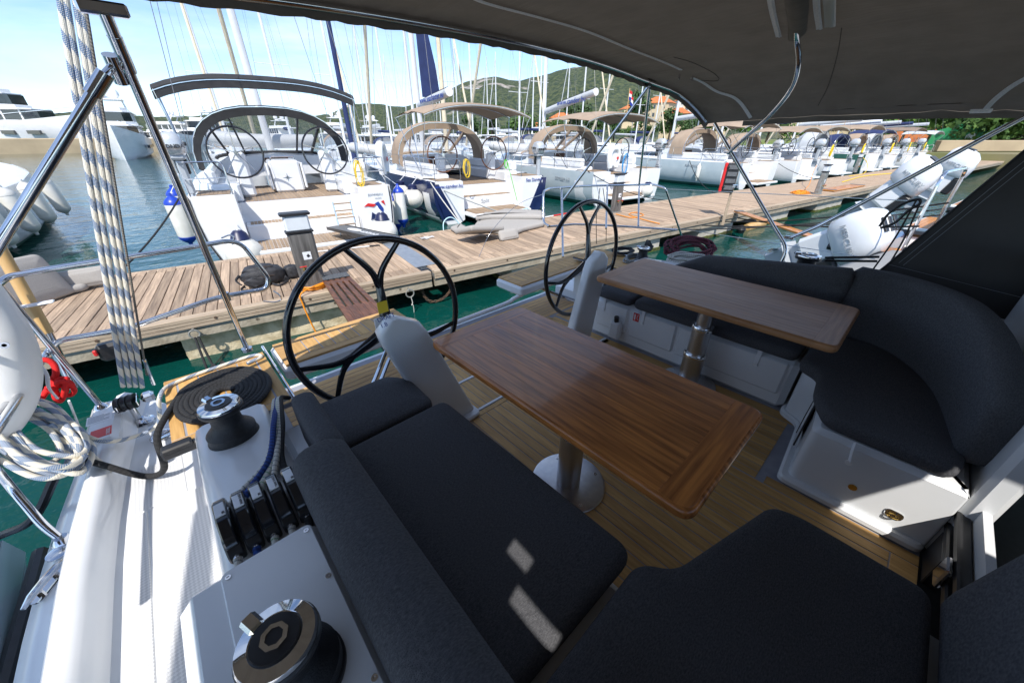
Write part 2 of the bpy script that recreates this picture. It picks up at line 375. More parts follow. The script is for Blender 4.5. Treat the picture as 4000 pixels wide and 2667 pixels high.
M['stone'] = mat('quay_stone', (.46, .36, .23), .9, c2=(.36, .28, .18), ns=.35, detail=9)
M['roof'] = mat('terracotta', (.55, .17, .05), .8, c2=(.42, .12, .04), ns=1.2, rand=.15); M['wall'] = mat('rendered_wall', (.62, .50, .33), .9, c2=(.54, .44, .3), ns=.6, rand=.12)
M['wall_white'] = mat('white_render', (.66, .63, .57), .9, c2=(.58, .55, .5), ns=.6, rand=.08)
# ------------------------------------------------------------------ water
def water_mat():
    m = bpy.data.materials.new('harbour_water'); m.use_nodes = True; t = m.node_tree; N = t.nodes; L = t.links.new
    b = N['Principled BSDF']; b.inputs['Base Color'].default_value = (.0015, .040, .030, 1); b.inputs['Roughness'].default_value = .03; b.inputs['IOR'].default_value = 1.33
    g = N.new('ShaderNodeNewGeometry'); prev = None
    for sc, det, dist, st in ((1.6, 3, .05, (1, 1.7, 1)), (5.5, 3, .02, (1.3, .9, 1)), (.35, 2, .12, (1, 1.4, 1))):
        mp = N.new('ShaderNodeMapping'); mp.inputs['Scale'].default_value = st; L(g.outputs['Position'], mp.inputs['Vector'])
        n = N.new('ShaderNodeTexNoise'); n.inputs['Scale'].default_value = sc; n.inputs['Detail'].default_value = det; L(mp.outputs[0], n.inputs['Vector'])
        bn = N.new('ShaderNodeBump'); bn.inputs['Strength'].default_value = .5; bn.inputs['Distance'].default_value = dist; L(n.outputs['Fac'], bn.inputs['Height'])
        if prev: L(prev, bn.inputs['Normal'])
        prev = bn.outputs[0]
    L(prev, b.inputs['Normal'])
    n = N.new('ShaderNodeTexNoise'); n.inputs['Scale'].default_value = .25; L(g.outputs['Position'], n.inputs['Vector'])
    r = N.new('ShaderNodeValToRGB'); r.color_ramp.elements[0].color = (.001, .034, .022, 1); r.color_ramp.elements[1].color = (.003, .062, .056, 1); L(n.outputs['Fac'], r.inputs['Fac']); L(r.outputs[0], b.inputs['Base Color'])
    return m
struct(MB().add([(-3000, -600, 0), (3000, -600, 0), (3000, 5000, 0), (-3000, 5000, 0)], [(0, 1, 2, 3)]).build('water', water_mat(), smooth=False))
# ------------------------------------------------------------------ pontoon: two sections, planks laid crosswise
PA = RAD(-8.8); PO = V((1.72, 5.148, 0)); PT = .6
PM = Matrix.Translation(PO) @ Matrix.Rotation(PA, 4, 'Z')
def pl(x, y, z=PT): return PM @ V((x, y, z))
PITCHW = .122
ROWS = ((.135, .372), (.380, 2.372), (2.380, 2.62))
def plank_mesh(y0, y1, w=.113):
    mb = MB().box((-w / 2, -(y1 - y0) / 2, -.034), (w / 2, (y1 - y0) / 2, 0), .004)
    o = mb.build('plank', M['pontoon'], smooth=False); me = o.data; bpy.data.objects.remove(o); return me
PLM = [plank_mesh(*r) for r in ROWS]
def pontoon(label, x0, x1, n0, n1):
    root = thing('pontoon', label, 'pontoon'); place(root, PO, PA); OFF[root.name] = V()
    root.location = PO; rnd = random.Random(3)
    far = MB()
    k = 0; x = x0 + .07
    while x < x1 - .06:
        for (y0, y1), me in zip(ROWS, PLM):
            if n0 <= x <= n1:
                o = shared(me, 'plank', root, (x + rnd.uniform(-.003, .003), (y0 + y1) / 2, PT - rnd.uniform(0, .005)), rnd.uniform(-.002, .002))
            else: far.box((x - .056, y0, PT - .034), (x + .056, y1, PT - rnd.uniform(0, .005)))
        x += PITCHW
    if far.v: far.build('far_planks', M['pontoon'], root, smooth=False, kind='stuff')
    b = MB(); b.box((x0, .02, PT - .16), (x1, .12, PT - .05)); b.box((x0, 2.52, PT - .16), (x1, 2.6, PT - .05)); b.box((x0, 1.2, PT - .18), (x1, 1.45, PT - .05)); b.build('steel_frame', M['galv'], root, smooth=False)
    # timber fascia lengths with bolt heads, galvanised channel beneath
    for yy, s in ((0.0, 1), (2.64, -1)):
        xx = x0
        while xx < x1:
            xe = min(xx + 2.95, x1)
            MB().box((xx + .003, yy + s * .001, PT - .135), (xe - .003, yy + s * .128, PT - .004), .006).build('fascia_board', M['pontoon_x'], root, smooth=False)
            if s > 0 and xx < 14:
                g = MB()
                for zz in (PT - .048, PT - .09): g.box((xx + .003, yy - .0015, zz), (xe - .003, yy + .002, zz + .003))
                g.build('groove', M['rust'], root, smooth=False)
                for q in range(3):
                    bx = xx + .35 + q * 1.05
                    if bx < xe: MB().lathe([(.0, -.004), (.018, -.004), (.018, .004), (.008, .006), (0, .006)], 8, Matrix.Translation((bx, yy - .001, PT - .055)) @ Matrix.Rotation(PI / 2, 4, 'X')).build('bolt', M['rust'], root)
            xx += 2.95
        c = MB(); c.box((x0, yy + s * .03, PT - .265), (x1, yy + s * .09, PT - .137)); c.build('channel', M['concrete' if s > 0 else 'galv'], root, smooth=False)
    if x0 < 2:
        for bx in (-4.1, -2.6, -1.3, -.35, .6): MB().lathe([(0, -.02), (.022, -.02), (.022, 0)], 6, Matrix.Translation((bx, .03, PT - .2)) @ Matrix.Rotation(PI / 2, 4, 'X')).build('bolt', M['rust'], root)
    return root
P1 = pontoon('weathered plank pontoon section beside the dark wooden gangplank', -9, 1.13, -5.2, 1.2)
P2 = pontoon('long plank pontoon running off past the folded grey cushions', 1.18, 62, 1.1, 13.1)
def rough_block(x0, x1, y0, y1, z0, z1, nx, nz, amp, seed):
    mb = MB(); ny = 3; vs = []; fs = []
    def side(f, a, b):
        n = len(vs)
        for i in range(a + 1):
            for j in range(b + 1):
                p = f(i / a, j / b); q = noise.noise_vector(p * 4.0 + V((seed, 0, 0))) * amp + noise.noise_vector(p * 14.0) * amp * .4; vs.append(p + q)
        for i in range(a):
            for j in range(b): k = n + i * (b + 1) + j; fs.append((k, k + b + 1, k + b + 2, k + 1))
    side(lambda u, v: V((x0 + (x1 - x0) * u, y0, z0 + (z1 - z0) * v)), nx, nz)
    side(lambda u, v: V((x1, y0 + (y1 - y0) * u, z0 + (z1 - z0) * v)), 8, nz)
    side(lambda u, v: V((x0, y1 + (y0 - y1) * u, z0 + (z1 - z0) * v)), 8, nz)
    side(lambda u, v: V((x0 + (x1 - x0) * u, y0 + (y1 - y0) * v, z1)), nx, 4)
    return mb.add(vs, fs)
M['floatc'] = mat('float_concrete', (.66, .56, .38), .95, c2=(.38, .30, .17), ns=6, bump=(26, 1.0), lo=.4, hi=.66, detail=10)
M['pierc'] = mat('pier_concrete', (.50, .47, .41), .9, c2=(.38, .35, .29), ns=3, bump=(40, .5), lo=.35, hi=.75, detail=9)
M['weed'] = mat('waterline_weed', (.09, .12, .012), .9, c2=(.05, .045, .015), ns=14, bump=(50, 1.0))
for i, (xa, xb, ya, mt, am, lab) in enumerate((( -2.15, .25, .16, 'floatc', .018, 'crumbling concrete float under the pontoon beside the black mooring line'),
        (2.75, 7.2, .12, 'pierc', .006, 'pale concrete float with yellow weed below the teak helm seat'), (8.9, 10.6, .12, 'pierc', .008, 'concrete float behind the orange gangplank'),
        (12.0, 14.2, .12, 'pierc', .008, 'concrete float between the orange gangplank and the service post'), (16.5, 19, .12, 'pierc', .01, 'concrete float below the orange rope coil'), (22, 25, .12, 'pierc', .01, 'far concrete float under the pontoon'))):
    o = rough_block(xa, xb, ya, 2.45, -.25, PT - .267, 40 if i == 0 else 16, 14 if i == 0 else 6, am, i * 9).build('concrete_float', M[mt]); o.location = PO; o.rotation_euler = (0, 0, PA); tag(o, lab, 'float', 'floats under the pontoon')
    if i:
        w = rough_block(xa - .025, xb + .025, ya - .03, 2.5, -.2, .07, 40, 3, .03, i * 5).build('weed_band', M['weed'], o); w.location = (0, 0, 0)
# ------------------------------------------------------------------ land: quay, shore, hills
qp = [(-160, 116), (-6, 104), (2, 103), (2, 106), (-160, 122)]
struct(MB().prism([(-200, 122), (-3, 105.5), (12, 104), (14, 112), (-200, 140)], -1, 2.3, .12).build('quay', M['stone'], smooth=False))
struct(MB().prism([(95, 118), (62, 6.5), (57, 5), (57, -30), (900, -300), (1500, 1400), (-900, 1400), (-700, 520), (-60, 420), (60, 300), (100, 180)], -1, 1.15).build('shore', mat('shore_ground', (.20, .17, .09), .95, c2=(.11, .16, .03), ns=.08), smooth=False))
M['lawn'] = mat('lawn_grass', (.12, .20, .025), .9, c2=(.20, .22, .05), ns=.5)
struct(MB().prism([(70, -8), (110, -22), (240, 30), (170, 80), (84, 30)], 1.15, 1.25).build('lawn', M['lawn'], smooth=False))
def hill_mat():
    m = bpy.data.materials.new('hill_scrub'); m.use_nodes = True; t = m.node_tree; N = t.nodes; L = t.links.new; b = N['Principled BSDF']; b.inputs['Roughness'].default_value = .95
    g = N.new('ShaderNodeNewGeometry'); sp = N.new('ShaderNodeSeparateXYZ'); L(g.outputs['Position'], sp.inputs[0])
    def nz(s, d): n = N.new('ShaderNodeTexNoise'); n.inputs['Scale'].default_value = s; n.inputs['Detail'].default_value = d; L(g.outputs['Position'], n.inputs['Vector']); return n.outputs['Fac']
    def rp(f, a, b_, c1, c2): r = N.new('ShaderNodeValToRGB'); r.color_ramp.elements[0].position = a; r.color_ramp.elements[1].position = b_; r.color_ramp.elements[0].color = (*c1, 1); r.color_ramp.elements[1].color = (*c2, 1); L(f, r.inputs['Fac']); return r.outputs['Color']
    scrub = rp(nz(.14, 12), .42, .6, (.016, .034, .014), (.075, .090, .034)); rock = rp(nz(.2, 6), .3, .7, (.23, .20, .17), (.42, .38, .34))
    mr = N.new('ShaderNodeMapRange'); mr.inputs['From Min'].default_value = 60; mr.inputs['From Max'].default_value = 330; mr.inputs['To Min'].default_value = -.12; mr.inputs['To Max'].default_value = .12; L(sp.outputs[2], mr.inputs['Value'])
    ad = N.new('ShaderNodeMath'); ad.operation = 'ADD'; L(mr.outputs[0], ad.inputs[0]); L(nz(.014, 12), ad.inputs[1])
    f = rp(ad.outputs[0], .535, .60, (0, 0, 0), (1, 1, 1)); mx = N.new('ShaderNodeMixRGB'); L(f, mx.inputs[0]); L(scrub, mx.inputs[1]); L(rock, mx.inputs[2]); L(mx.outputs[0], b.inputs['Base Color'])
    bn = N.new('ShaderNodeBump'); bn.inputs['Distance'].default_value = 7; bn.inputs['Strength'].default_value = .9; L(nz(.05, 8), bn.inputs['Height']); L(bn.outputs[0], b.inputs['Normal']); return m
HM = hill_mat()
def ridge(name, prof, D0, D1, n=150, m=26, amp=22, seed=0):
    """Terrain whose skyline passes through picture points prof, foot at distance D0, crest at D1."""
    secs = []
    for i in range(n + 1):
        u = i / n; x = prof[0][0] + (prof[-1][0] - prof[0][0]) * u
        for (xa, ya), (xb, yb) in zip(prof, prof[1:]):
            if xa <= x <= xb: yy = ya + (yb - ya) * (x - xa) / (xb - xa)
        top = pd(x, yy, D1); foot = pd(x, 317, D0); row = []
        for j in range(m + 1):
            v = j / m; p = foot.lerp(top, v); z = top.z * (v ** 1.25)
            z += noise.fractal(V((p.x, p.y, seed)) * .006, 1, 2, 5) * amp * math.sin(PI * min(v * 1.02, 1)) + noise.fractal(V((p.x, p.y, 5)) * .03, 1, 2, 4) * amp * .16
            row.append(V((p.x, p.y, max(z, .5))))
        row.append(V((top.x * 1.3, top.y * 1.3, -30))); secs.append(row)
    return struct(MB().loft(secs).build(name, HM, ang=80))
ridge('hills', [(-700, 285), (-200, 270), (120, 262), (215, 258), (330, 268), (520, 264), (700, 268), (760, 262), (800, 240), (850, 238), (930, 246), (990, 232), (1020, 225)], 900, 1500, seed=3)
ridge('hill', [(900, 258), (985, 230), (1010, 215), (1045, 200), (1075, 186), (1110, 178), (1140, 176), (1165, 184), (1200, 186), (1240, 175), (1290, 162), (1340, 152), (1400, 143), (1470, 150), (1560, 160), (1700, 175), (1900, 200), (2150, 235), (2500, 260), (3000, 270)], 330, 1150, amp=26, seed=9)
# ================================================================== the yacht we stand on (world Y runs aft, X to port)
S = .90; CX = 1.55
def mir(pts): return [(2 * CX - p[0],) + tuple(p[1:]) for p in pts]
yr = thing('sailing_yacht', 'white sailing yacht with teak cockpit, seen from its companionway', 'yacht', (CX, .5, S - .02))
# ---- side decks, bulwarks and coamings
prof = [(-.60, -.2), (-.74, .6), (-.785, 1.06), (-.765, 1.115), (-.72, 1.135), (-.675, 1.145), (-.655, 1.165), (-.645, 1.235), (-.622, 1.268), (-.588, 1.275), (-.560, 1.255),
        (-.548, 1.195), (-.535, 1.177), (-.50, 1.175), (-.245, 1.175), (-.228, 1.188), (-.210, 1.44), (-.196, 1.468), (-.17, 1.48), (.022, 1.484), (.043, 1.47), (.05, 1.43), (.052, .88)]
def deck_secs(ps, ys, lower):
    out = []
    for y in ys:
        r = []
        for x, z in ps:
            d = lower(y); zz = z
            if z > 1.3: zz = z - d
            if z > 0 and x < -.3: x = x + max(0, y - 1.2) ** 2 * .06
            r.append((x, y, zz))
        out.append(r)
    return out
for side, f in (('left', lambda r: r), ('right', mir)):
    fw = deck_secs(prof, [-1.7, -.8, 0, .5, 1.0, 1.4, 1.60, 1.652], lambda y: 0 if y < 1.45 else .02)
    af = deck_secs(prof, [1.652, 1.9, 2.2, 2.30, 2.305, 2.42, 2.52, 2.56], lambda y: .095)
    af = [[(x, y, min(z, .98) if y > 2.303 and x > -.30 else z) for x, y, z in r] for r in af]
    mb = MB().loft([f(r) for r in fw]); mb.build('coaming', M['gel'], yr, ang=50)
    mb = MB().loft([f(r) for r in af])
    cap = f(af[-1]); mb.add(cap, [tuple(range(len(cap)))]); mb.add(f(fw[-1]), [tuple(range(len(cap)))]); mb.build('aft_quarter', M['gel'], yr, ang=50)
# non-skid and deck seams on the near side deck
def nonskid_mat():
    m = mat('non_skid', (.66, .665, .67), .55); t = m.node_tree; N = t.nodes; L = t.links.new
    g = N.new('ShaderNodeNewGeometry'); mp = N.new('ShaderNodeMapping'); mp.inputs['Rotation'].default_value = (0, 0, RAD(45)); mp.inputs['Scale'].default_value = (120, 120, 1); L(g.outputs['Position'], mp.inputs['Vector'])
    ck = N.new('ShaderNodeTexChecker'); ck.inputs['Scale'].default_value = 1; L(mp.outputs[0], ck.inputs['Vector'])
    mx = N.new('ShaderNodeMixRGB'); mx.inputs[1].default_value = (.70, .705, .71, 1); mx.inputs[2].default_value = (.56, .565, .575, 1); L(ck.outputs['Fac'], mx.inputs[0]); L(mx.outputs[0], N['Principled BSDF'].inputs['Base Color'])
    b = N.new('ShaderNodeBump'); b.inputs['Strength'].default_value = .8; b.inputs['Distance'].default_value = .0015; L(ck.outputs['Fac'], b.inputs['Height']); L(b.outputs[0], N['Principled BSDF'].inputs['Normal']); return m
M['nonskid'] = nonskid_mat()
ns = MB()
for a, b in ((-.492, -.442), (-.436, -.252)): ns.box((a, -1.6, 1.172), (b, 1.66, 1.179), .003)
ns.box((-.492, 1.666, 1.172), (-.315, 1.95, 1.179), .003)
ns.build('non_skid_pad', M['nonskid'], yr, smooth=False)
MB().box((2 * CX + .252, -1.6, 1.172), (2 * CX + .492, 1.9, 1.179), .003).build('non_skid_pad', M['nonskid'], yr, smooth=False)
# winch console
MB().box((-.285, -.9, 1.30), (.045, .865, 1.535), .035).build('winch_console', M['gel'], yr)
MB().box((3.06, -.9, 1.30), (3.385, .62, 1.56), .035).build('winch_console', M['gel'], yr)
MB().prism(roundpoly([(-.195, .30), (.012, .30), (.012, .842), (-.195, .842)], .02), 1.533, 1.541, .003).build('access_panel', M['gel'], yr)
for q in ((-.18, .82), (-.003, .82), (.0, .66), (-.18, .5), (.0, .4)): MB().lathe([(.0065, 0), (.0065, .0025), (.003, .0025), (.0025, .0005), (0, .0005)], 10, c=(q[0], q[1], 1.541)).build('screw', M['steel'], yr)
# ---- seats and lockers
MB().box((.05, .17, S), (.655, 1.68, 1.272), .03).build('seat_base', M['gel'], yr)
MB().prism([(.05, .14), (.66, .14), (.70, .05), (1.16, -.06), (1.19, -.45), (1.19, -.53), (.05, -.53)], S, 1.272, .02).build('seat_base', M['gel'], yr)
MB().box((2.55, .16, S), (3.05, 1.70, 1.272), .035).build('seat_base', M['gel'], yr)
lb = roundpoly([(1.93, -.02), (1.93, -.53), (3.05, -.53), (3.05, .14), (2.52, .14), (2.45, .02)], [.04, .01, .01, .01, .03, .12])
MB().prism(lb, S, 1.272, .025).build('seat_base', M['gel'], yr)
MB().prism(roundpoly([(1.895, .015), (1.895, -.53), (3.05, -.53), (3.05, .16), (2.50, .16), (2.44, .05)], .04), S, S + .045, .012).build('plinth', M['gel'], yr)
for y0, y1, zt in ((1.34, 1.64, 1.245), (.93, 1.315, 1.245), (.21, .915, 1.245)):
    lk = MB(); lk.box((2.535, y0, S + .11), (2.56, y1, zt), .012); pn = lk.build('locker_front', M['gel'], yr)
    for yy in ([(y0 + y1) / 2 + .08] if y1 - y0 < .5 else [y0 + .17, y1 - .16]):
        MB().box((2.528, yy - .014, zt - .085), (2.534, yy + .014, zt + .035), .002).build('pull_strap', M['label'], pn)
        MB().lathe([(0, 0), (.012, 0), (.012, .004), (0, .005)], 12, Matrix.Translation((2.528, yy, zt - .075)) @ Matrix.Rotation(-PI / 2, 4, 'Y')).build('snap', M['white'], pn)
# winch handle pocket and red extinguisher sticker
wp = MB(); wp.box((2.47, 1.36, S + .06), (2.533, 1.46, S + .22), .015); wpo = wp.build('handle_pocket', M['gel'], yr)
MB().tube([(2.50, 1.41, S + .215), (2.49, 1.41, S + .265)], .020, 12).build('winch_handle_grip', M['black'], wpo)
MB().box((2.5325, 1.235, 1.165), (2.5345, 1.285, 1.235)).build('fire_sticker', M['red'], yr, smooth=False)
MB().box((2.5315, 1.266, 1.175), (2.5335, 1.277, 1.225)).build('sticker_mark', M['label'], yr, smooth=False)
tb = MB(); tb.tube([(2.531, 1.243, 1.18), (2.531, 1.252, 1.20), (2.531, 1.245, 1.225)], .003, 5); tb.build('sticker_flame', M['label'], yr)
# vent in the aft face of the L seat, strap, brass button, lashing eye
MB().prism(roundpoly([(2.13, .985), (2.40, .985), (2.40, 1.20), (2.13, 1.20)], .01), 0, .008, .002, Matrix.Translation((0, .018, 0)) @ Matrix(((1, 0, 0, 0), (0, 0, -1, 0), (0, 1, 0, 0), (0, 0, 0, 1)))).build('vent_panel', M['black'], yr)
MB().box((2.16, .027, 1.05), (2.37, .031, 1.17), .001).build('vent_insert', M['blackgloss'], yr, smooth=False)
st = MB(); st.tube([(1.925, -.17, 1.285), (1.90, -.175, 1.25), (1.897, -.185, 1.20)], .016, 8, flat=.18); st.build('pull_strap', M['label'], yr)
MB().lathe([(0, 0), (.013, 0), (.013, .005), (0, .006)], 14, Matrix.Translation((1.893, -.185, 1.196)) @ Matrix.Rotation(-PI / 2, 4, 'Y')).build('snap', M['white'], yr)
M['brass'] = mat('brass', (.62, .42, .12), .25, 1.0)
MB().lathe([(.008, 0), (.016, 0), (.016, .004), (.008, .005)], 16, Matrix.Translation((1.929, -.245, 1.055)) @ Matrix.Rotation(-PI / 2, 4, 'Y')).build('drain_button', M['brass'], yr)
pe = MB(); pe.prism(roundpoly([(-.03, -.022), (.03, -.022), (.03, .022), (-.03, .022)], .02), 0, .006, .002, frame((1.929, -.40, 1.02), (0, -1, 0), (0, 0, 1))); po = pe.build('eye_plate', M['chrome'], yr)
MB().tube([(1.92 - .012 * math.sin(a), -.40 + .016 * math.cos(a), 1.012 + .0 * a) for a in [PI * k / 8 for k in range(9)]], .004, 6).build('eye_ring', M['brass'], po)
# ---- forward bulkhead with companionway
MB().box((1.93, -.62, S), (3.06, -.535, 2.0), .02).build('bulkhead', M['gel'], yr)
MB().box((.05, -.62, S), (.95, -.56, 1.75), .02).build('bulkhead', M['gel'], yr)
MB().box((-.3, -1.75, .55), (3.4, -1.7, 2.0)).build('cabin_wall', M['black'], yr, smooth=False); MB().box((-.3, -1.75, .5), (3.4, -.54, .55)).build('cabin_floor', M['black'], yr, smooth=False)  # interior coloured black to stand for the darkness inside the cabin
MB().box((.0, -1.75, 1.72), (.95, -.62, 1.78), .02).build('cabin_top', M['gel'], yr); MB().box((1.93, -1.75, 1.9), (3.4, -.60, 1.96), .02).build('cabin_top', M['gel'], yr); MB().box((3.02, -1.7, .9), (3.3, -.54, 1.9)).build('cabin_side', M['gel'], yr, smooth=False)
sl = MB(); sl.box((.95, -.60, S + .1), (1.93, -.575, S + .32)); sl.build('washboard', M['gel'], yr, smooth=False)
rl = MB()
for z in (1.06, 1.13): rl.box((1.0, -.572, z), (2.3, -.534, z + .035), .006)
rl.build('hatch_rail', M['black'], yr)
MB().box((1.75, -.575, .9), (1.93, -.537, 1.055), .004).build('sill', M['black'], yr)
MB().box((1.60, -.533, 1.05), (1.68, -.515, 1.15), .006).build('latch', M['steel'], yr)
# ---- cockpit sole: strips of teak between grey caulking, white seams
so = MB(); so.box((.05, -.53, S - .03), (3.05, 2.62, S - .0012)); so.build('sole_tray', M['caulk'], yr, smooth=False)
for y in (1.505, 1.835):
    MB().box((.66, y, S - .01), (2.54, y + .022, S + .006), .003).build('sole_seam', M['gel'], yr, smooth=False)
def strips(parent, x0, x1, y0, y1, z, w=.058, gap=.005, across=False, th=.012, m=None, name='plank'):
    """Rows of planks that share one mesh."""
    sp = (y1 - y0) if across else (x1 - x0); n = max(1, round(sp / w)); w = sp / n
    lx, ly = ((x1 - x0), w - gap) if across else (w - gap, (y1 - y0))
    o = MB().box((-lx / 2, -ly / 2, -th), (lx / 2, ly / 2, 0), .0012).build(name, m or M['teak_x' if across else 'teak'], smooth=False); me = o.data; bpy.data.objects.remove(o)
    of = OFF.get(parent.name, V())
    for i in range(n):
        c = V(((x0 + x1) / 2, y0 + w * (i + .5), z)) if across else V((x0 + w * (i + .5), (y0 + y1) / 2, z))
        shared(me, name, parent, c - of)
strips(yr, .70, 1.83, -.44, 1.46, S + .001)
strips(yr, 1.835, 2.45, .09, 1.46, S + .001)
for y0, y1 in ((1.53, 1.832), (1.862, 2.10)):
    strips(yr, .72, 2.50, y0, y1, S + .001)
def border(x0, y0, x1, y1): return MB().box((x0, y0, S - .012), (x1, y1, S + .0015), .0012)
for q in ((.66, -.53, .697, 1.50), (.70, 1.463, 2.53, 1.500), (.70, -.53, 1.83, -.445), (1.835, -.53, 1.895, .05), (2.455, .06, 2.545, 1.50), (.66, 1.53, .715, 2.12), (2.505, 1.53, 2.545, 2.12), (.72, 2.105, 2.50, 2.16)):
    border(*q).build('border_plank', M['teak'], yr, smooth=False)
strips(yr, .15, 2.95, 2.17, 2.56, S + .001, across=True, w=.055)
strips(yr, .16, .64, 1.74, 2.15, S + .001, across=True, w=.055)
strips(yr, 2.58, 2.98, 1.74, 2.15, S + .001, across=True, w=.055)
# low transom sill with open centre
lp = MB(); lp.box((.05, 2.57, S - .12), (3.05, 2.66, S - .002), .01); lp.build('transom_sill', M['gel'], yr)
lip = MB(); lip.tube(arc([(1.30, 2.60, S + .012), (1.45, 2.62, S + .035), (2.3, 2.63, S + .04), (2.45, 2.62, S + .07), (2.58, 2.60, S + .10)], 6), .022, 8); lip.build('transom_lip', M['gel'], yr)
hk = MB(); hk.lathe([(.035, 0), (.035, .004), (.022, .006), (.020, .001), (.008, .001)], 18, c=(1.165, 1.93, S + .002)); hk.build('deck_ring_pull', M['steel'], yr)
# ---- helm seats (hinged teak benches across the stern) on bent tubes
def bench(x0, x1, y0, y1, z, slant=.0):
    b = MB(); b.prism(roundpoly([(x0, y0), (x1, y0), (x1 + slant, y1), (x0, y1)], .035), z - .10, z - .012, .02); o = b.build('helm_seat', M['gel'], yr)
    strips(o, x0 + .09, x1 - .07, y0 + .085, y1 - .075, z + .001, w=.075, gap=.006)
    for q in ((x0 + .02, y0 + .02, x1 - .02, y0 + .08), (x0 + .02, y1 - .07, x1 - .02, y1 - .02), (x0 + .02, y0 + .084, x0 + .086, y1 - .074), (x1 - .066, y0 + .084, x1 - .02, y1 - .074)):
        MB().box((q[0], q[1], z - .013), (q[2], q[3], z + .0015), .0015).build('border_plank', M['teak_x'], o, smooth=False)
    MB().box((x0 + .03, y0 + .03, z - .014), (x1 - .03, y1 - .03, z - .001)).build('caulk_bed', M['caulk'], o, smooth=False)
    return o
bench(.20, 1.05, 2.10, 2.45, 1.35); bench(2.05, 3.28, 2.10, 2.45, 1.35)
for x0, x1, xm in ((.22, .95, .60), (2.35, 3.05, 2.75)):
    for dy in (0, .07):
        MB().tube(fillet([(x0 if x0 < 1 else x1, 1.82 + dy, S + .08), (xm, 1.95 + dy, S + .12), (x1 if x0 < 1 else x0, 2.22 + dy, 1.25)], .1), .013, 8).build('seat_strut', M['steel'], yr)
# teak pad on the port quarter, black edge bar, polished side strip
for f in (lambda x: x, lambda x: 2 * CX - x):
    a, b = sorted((f(-.285), f(.150)))
    MB().box((a, 1.665, 1.380), (b, 2.27, 1.4005)).build('caulk_bed', M['caulk'], yr, smooth=False)
    strips(yr, a + .05, b - .05, 1.72, 2.22, 1.402, w=.082, gap=.006)
    for q in ((a, 1.667, b, 1.715), (a, 2.225, b, 2.268), (a, 1.72, a + .045, 2.22), (b - .045, 1.72, b, 2.22)): MB().box((q[0], q[1], 1.389), (q[2], q[3], 1.4025), .0015).build('border_plank', M['teak'], yr, smooth=False)
MB().box((-.32, 1.635, 1.375), (.05, 1.662, 1.415), .006).build('edge_bar', M['black'], yr)
MB().box((-.315, 1.628, 1.405), (-.22, 1.672, 1.428), .006).build('edge_cleat', M['black'], yr)
MB().box((.158, 1.70, 1.22), (.172, 2.36, 1.40), .004).build('polished_strip', M['chrome'], yr, smooth=False)
# deck fittings: filler cap, warning plate, cleats
dk = MB(); dk.lathe([(.048, 0), (.048, .006), (.040, .008), (.034, .004), (0, .004)], 24, c=(-.375, 2.16, 1.177)); fc = dk.build('filler_cap', M['steel'], yr)
MB().box((-.405, 2.155, 1.18), (-.345, 2.165, 1.186), .001).build('cap_slot', M['chrome'], fc)
hb = MB(); hb.prism(roundpoly([(-.62, 2.12), (-.50, 2.12), (-.48, 2.50), (-.60, 2.52)], .03), 1.15, 1.285, .02); hb.build('corner_pod', M['gel'], yr)
MB().box((-.605, 2.30, 1.2845), (-.515, 2.38, 1.2865)).build('warning_label', M['label'], yr, smooth=False)
MB().box((-.585, 2.16, 1.2845), (-.515, 2.235, 1.2865)).build('fuel_label', M['red'], yr, smooth=False)
lm = frame((-.52, 2.165, 1.287), (0, 1, 0), (-1, 0, 0)); text('DIESEL', .018, lm, M['label'], yr, ex=.0005)
for r in range(6): MB().box((-.600, 2.312 + r * .011, 1.2862), (-.525 - .02 * (r % 3 == 2), 2.316 + r * .011, 1.2872)).build('label_line', M['ink_grey'], yr, smooth=False)
def cleat(x, y, z, rz, name='deck_cleat'):
    m = Matrix.Translation((x, y, z)) @ Matrix.Rotation(rz, 4, 'Z'); c = MB()
    c.tube([m @ V(p) for p in ((-.085, 0, .022), (-.05, 0, .030), (0, 0, .032), (.05, 0, .030), (.085, 0, .022))], [.006, .011, .012, .011, .006], 8)
    for q in (-.03, .03): c.tube([m @ V((q, 0, 0)), m @ V((q, 0, .03))], .009, 8)
    c.prism(roundpoly([(-.06, -.02), (.06, -.02), (.06, .02), (-.06, .02)], .015), 0, .006, 0, m); return c.build(name, M['steel'], yr)
cleat(-.71, 1.56, 1.137, RAD(60)); cleat(-.60, 2.02, 1.275, RAD(80))
MB().lathe([(.034, 0), (.034, .004), (.02, .008)], 18, c=(-.70, 1.70, 1.14)).build('stanchion_base', M['steel'], yr)
cleat(2 * CX + .58, 2.1, 1.275, RAD(95))
# ---- cushions (each lies loose on its seat)
def cush(name, poly, z0, z1, label, r=.035, grp='charcoal seat cushions', puff=.010):
    mb = MB(); cushion(mb, poly, z0, z1, r, puff); return tag(mb.build(name, M['fabric'], ang=60), label, 'cushion', grp)
cush('seat_cushion', roundpoly([(.20, 1.285), (.672, 1.285), (.680, 1.55), (.60, 1.66), (.21, 1.66)], [0.055, 0.055, 0.055, 0.055, 0.055]), 1.274, 1.35, 'short charcoal seat cushion behind the near steering wheel')
cush('seat_cushion', roundpoly([(.20, .235), (.735, .225), (.715, 1.27), (.20, 1.27)], [0.055, 0.06, 0.055, 0.055]), 1.274, 1.352, 'long charcoal seat cushion with two spots of sunlight, beside the near table')
cush('seat_cushion', roundpoly([(.20, .205), (.715, .205), (.775, .115), (1.235, -.012), (1.262, -.09), (1.255, -.42), (.2, -.42)], [0.055, 0.055, 0.09, 0.07, 0.055, 0.055, 0.055], 7), 1.274, 1.352, 'L-shaped charcoal seat cushion forward of the near table')
cush('seat_cushion', roundpoly([(2.50, 1.315), (2.94, 1.315), (2.94, 1.66), (2.50, 1.66)], .055), 1.274, 1.352, 'short charcoal seat cushion under the aft end of the far table')
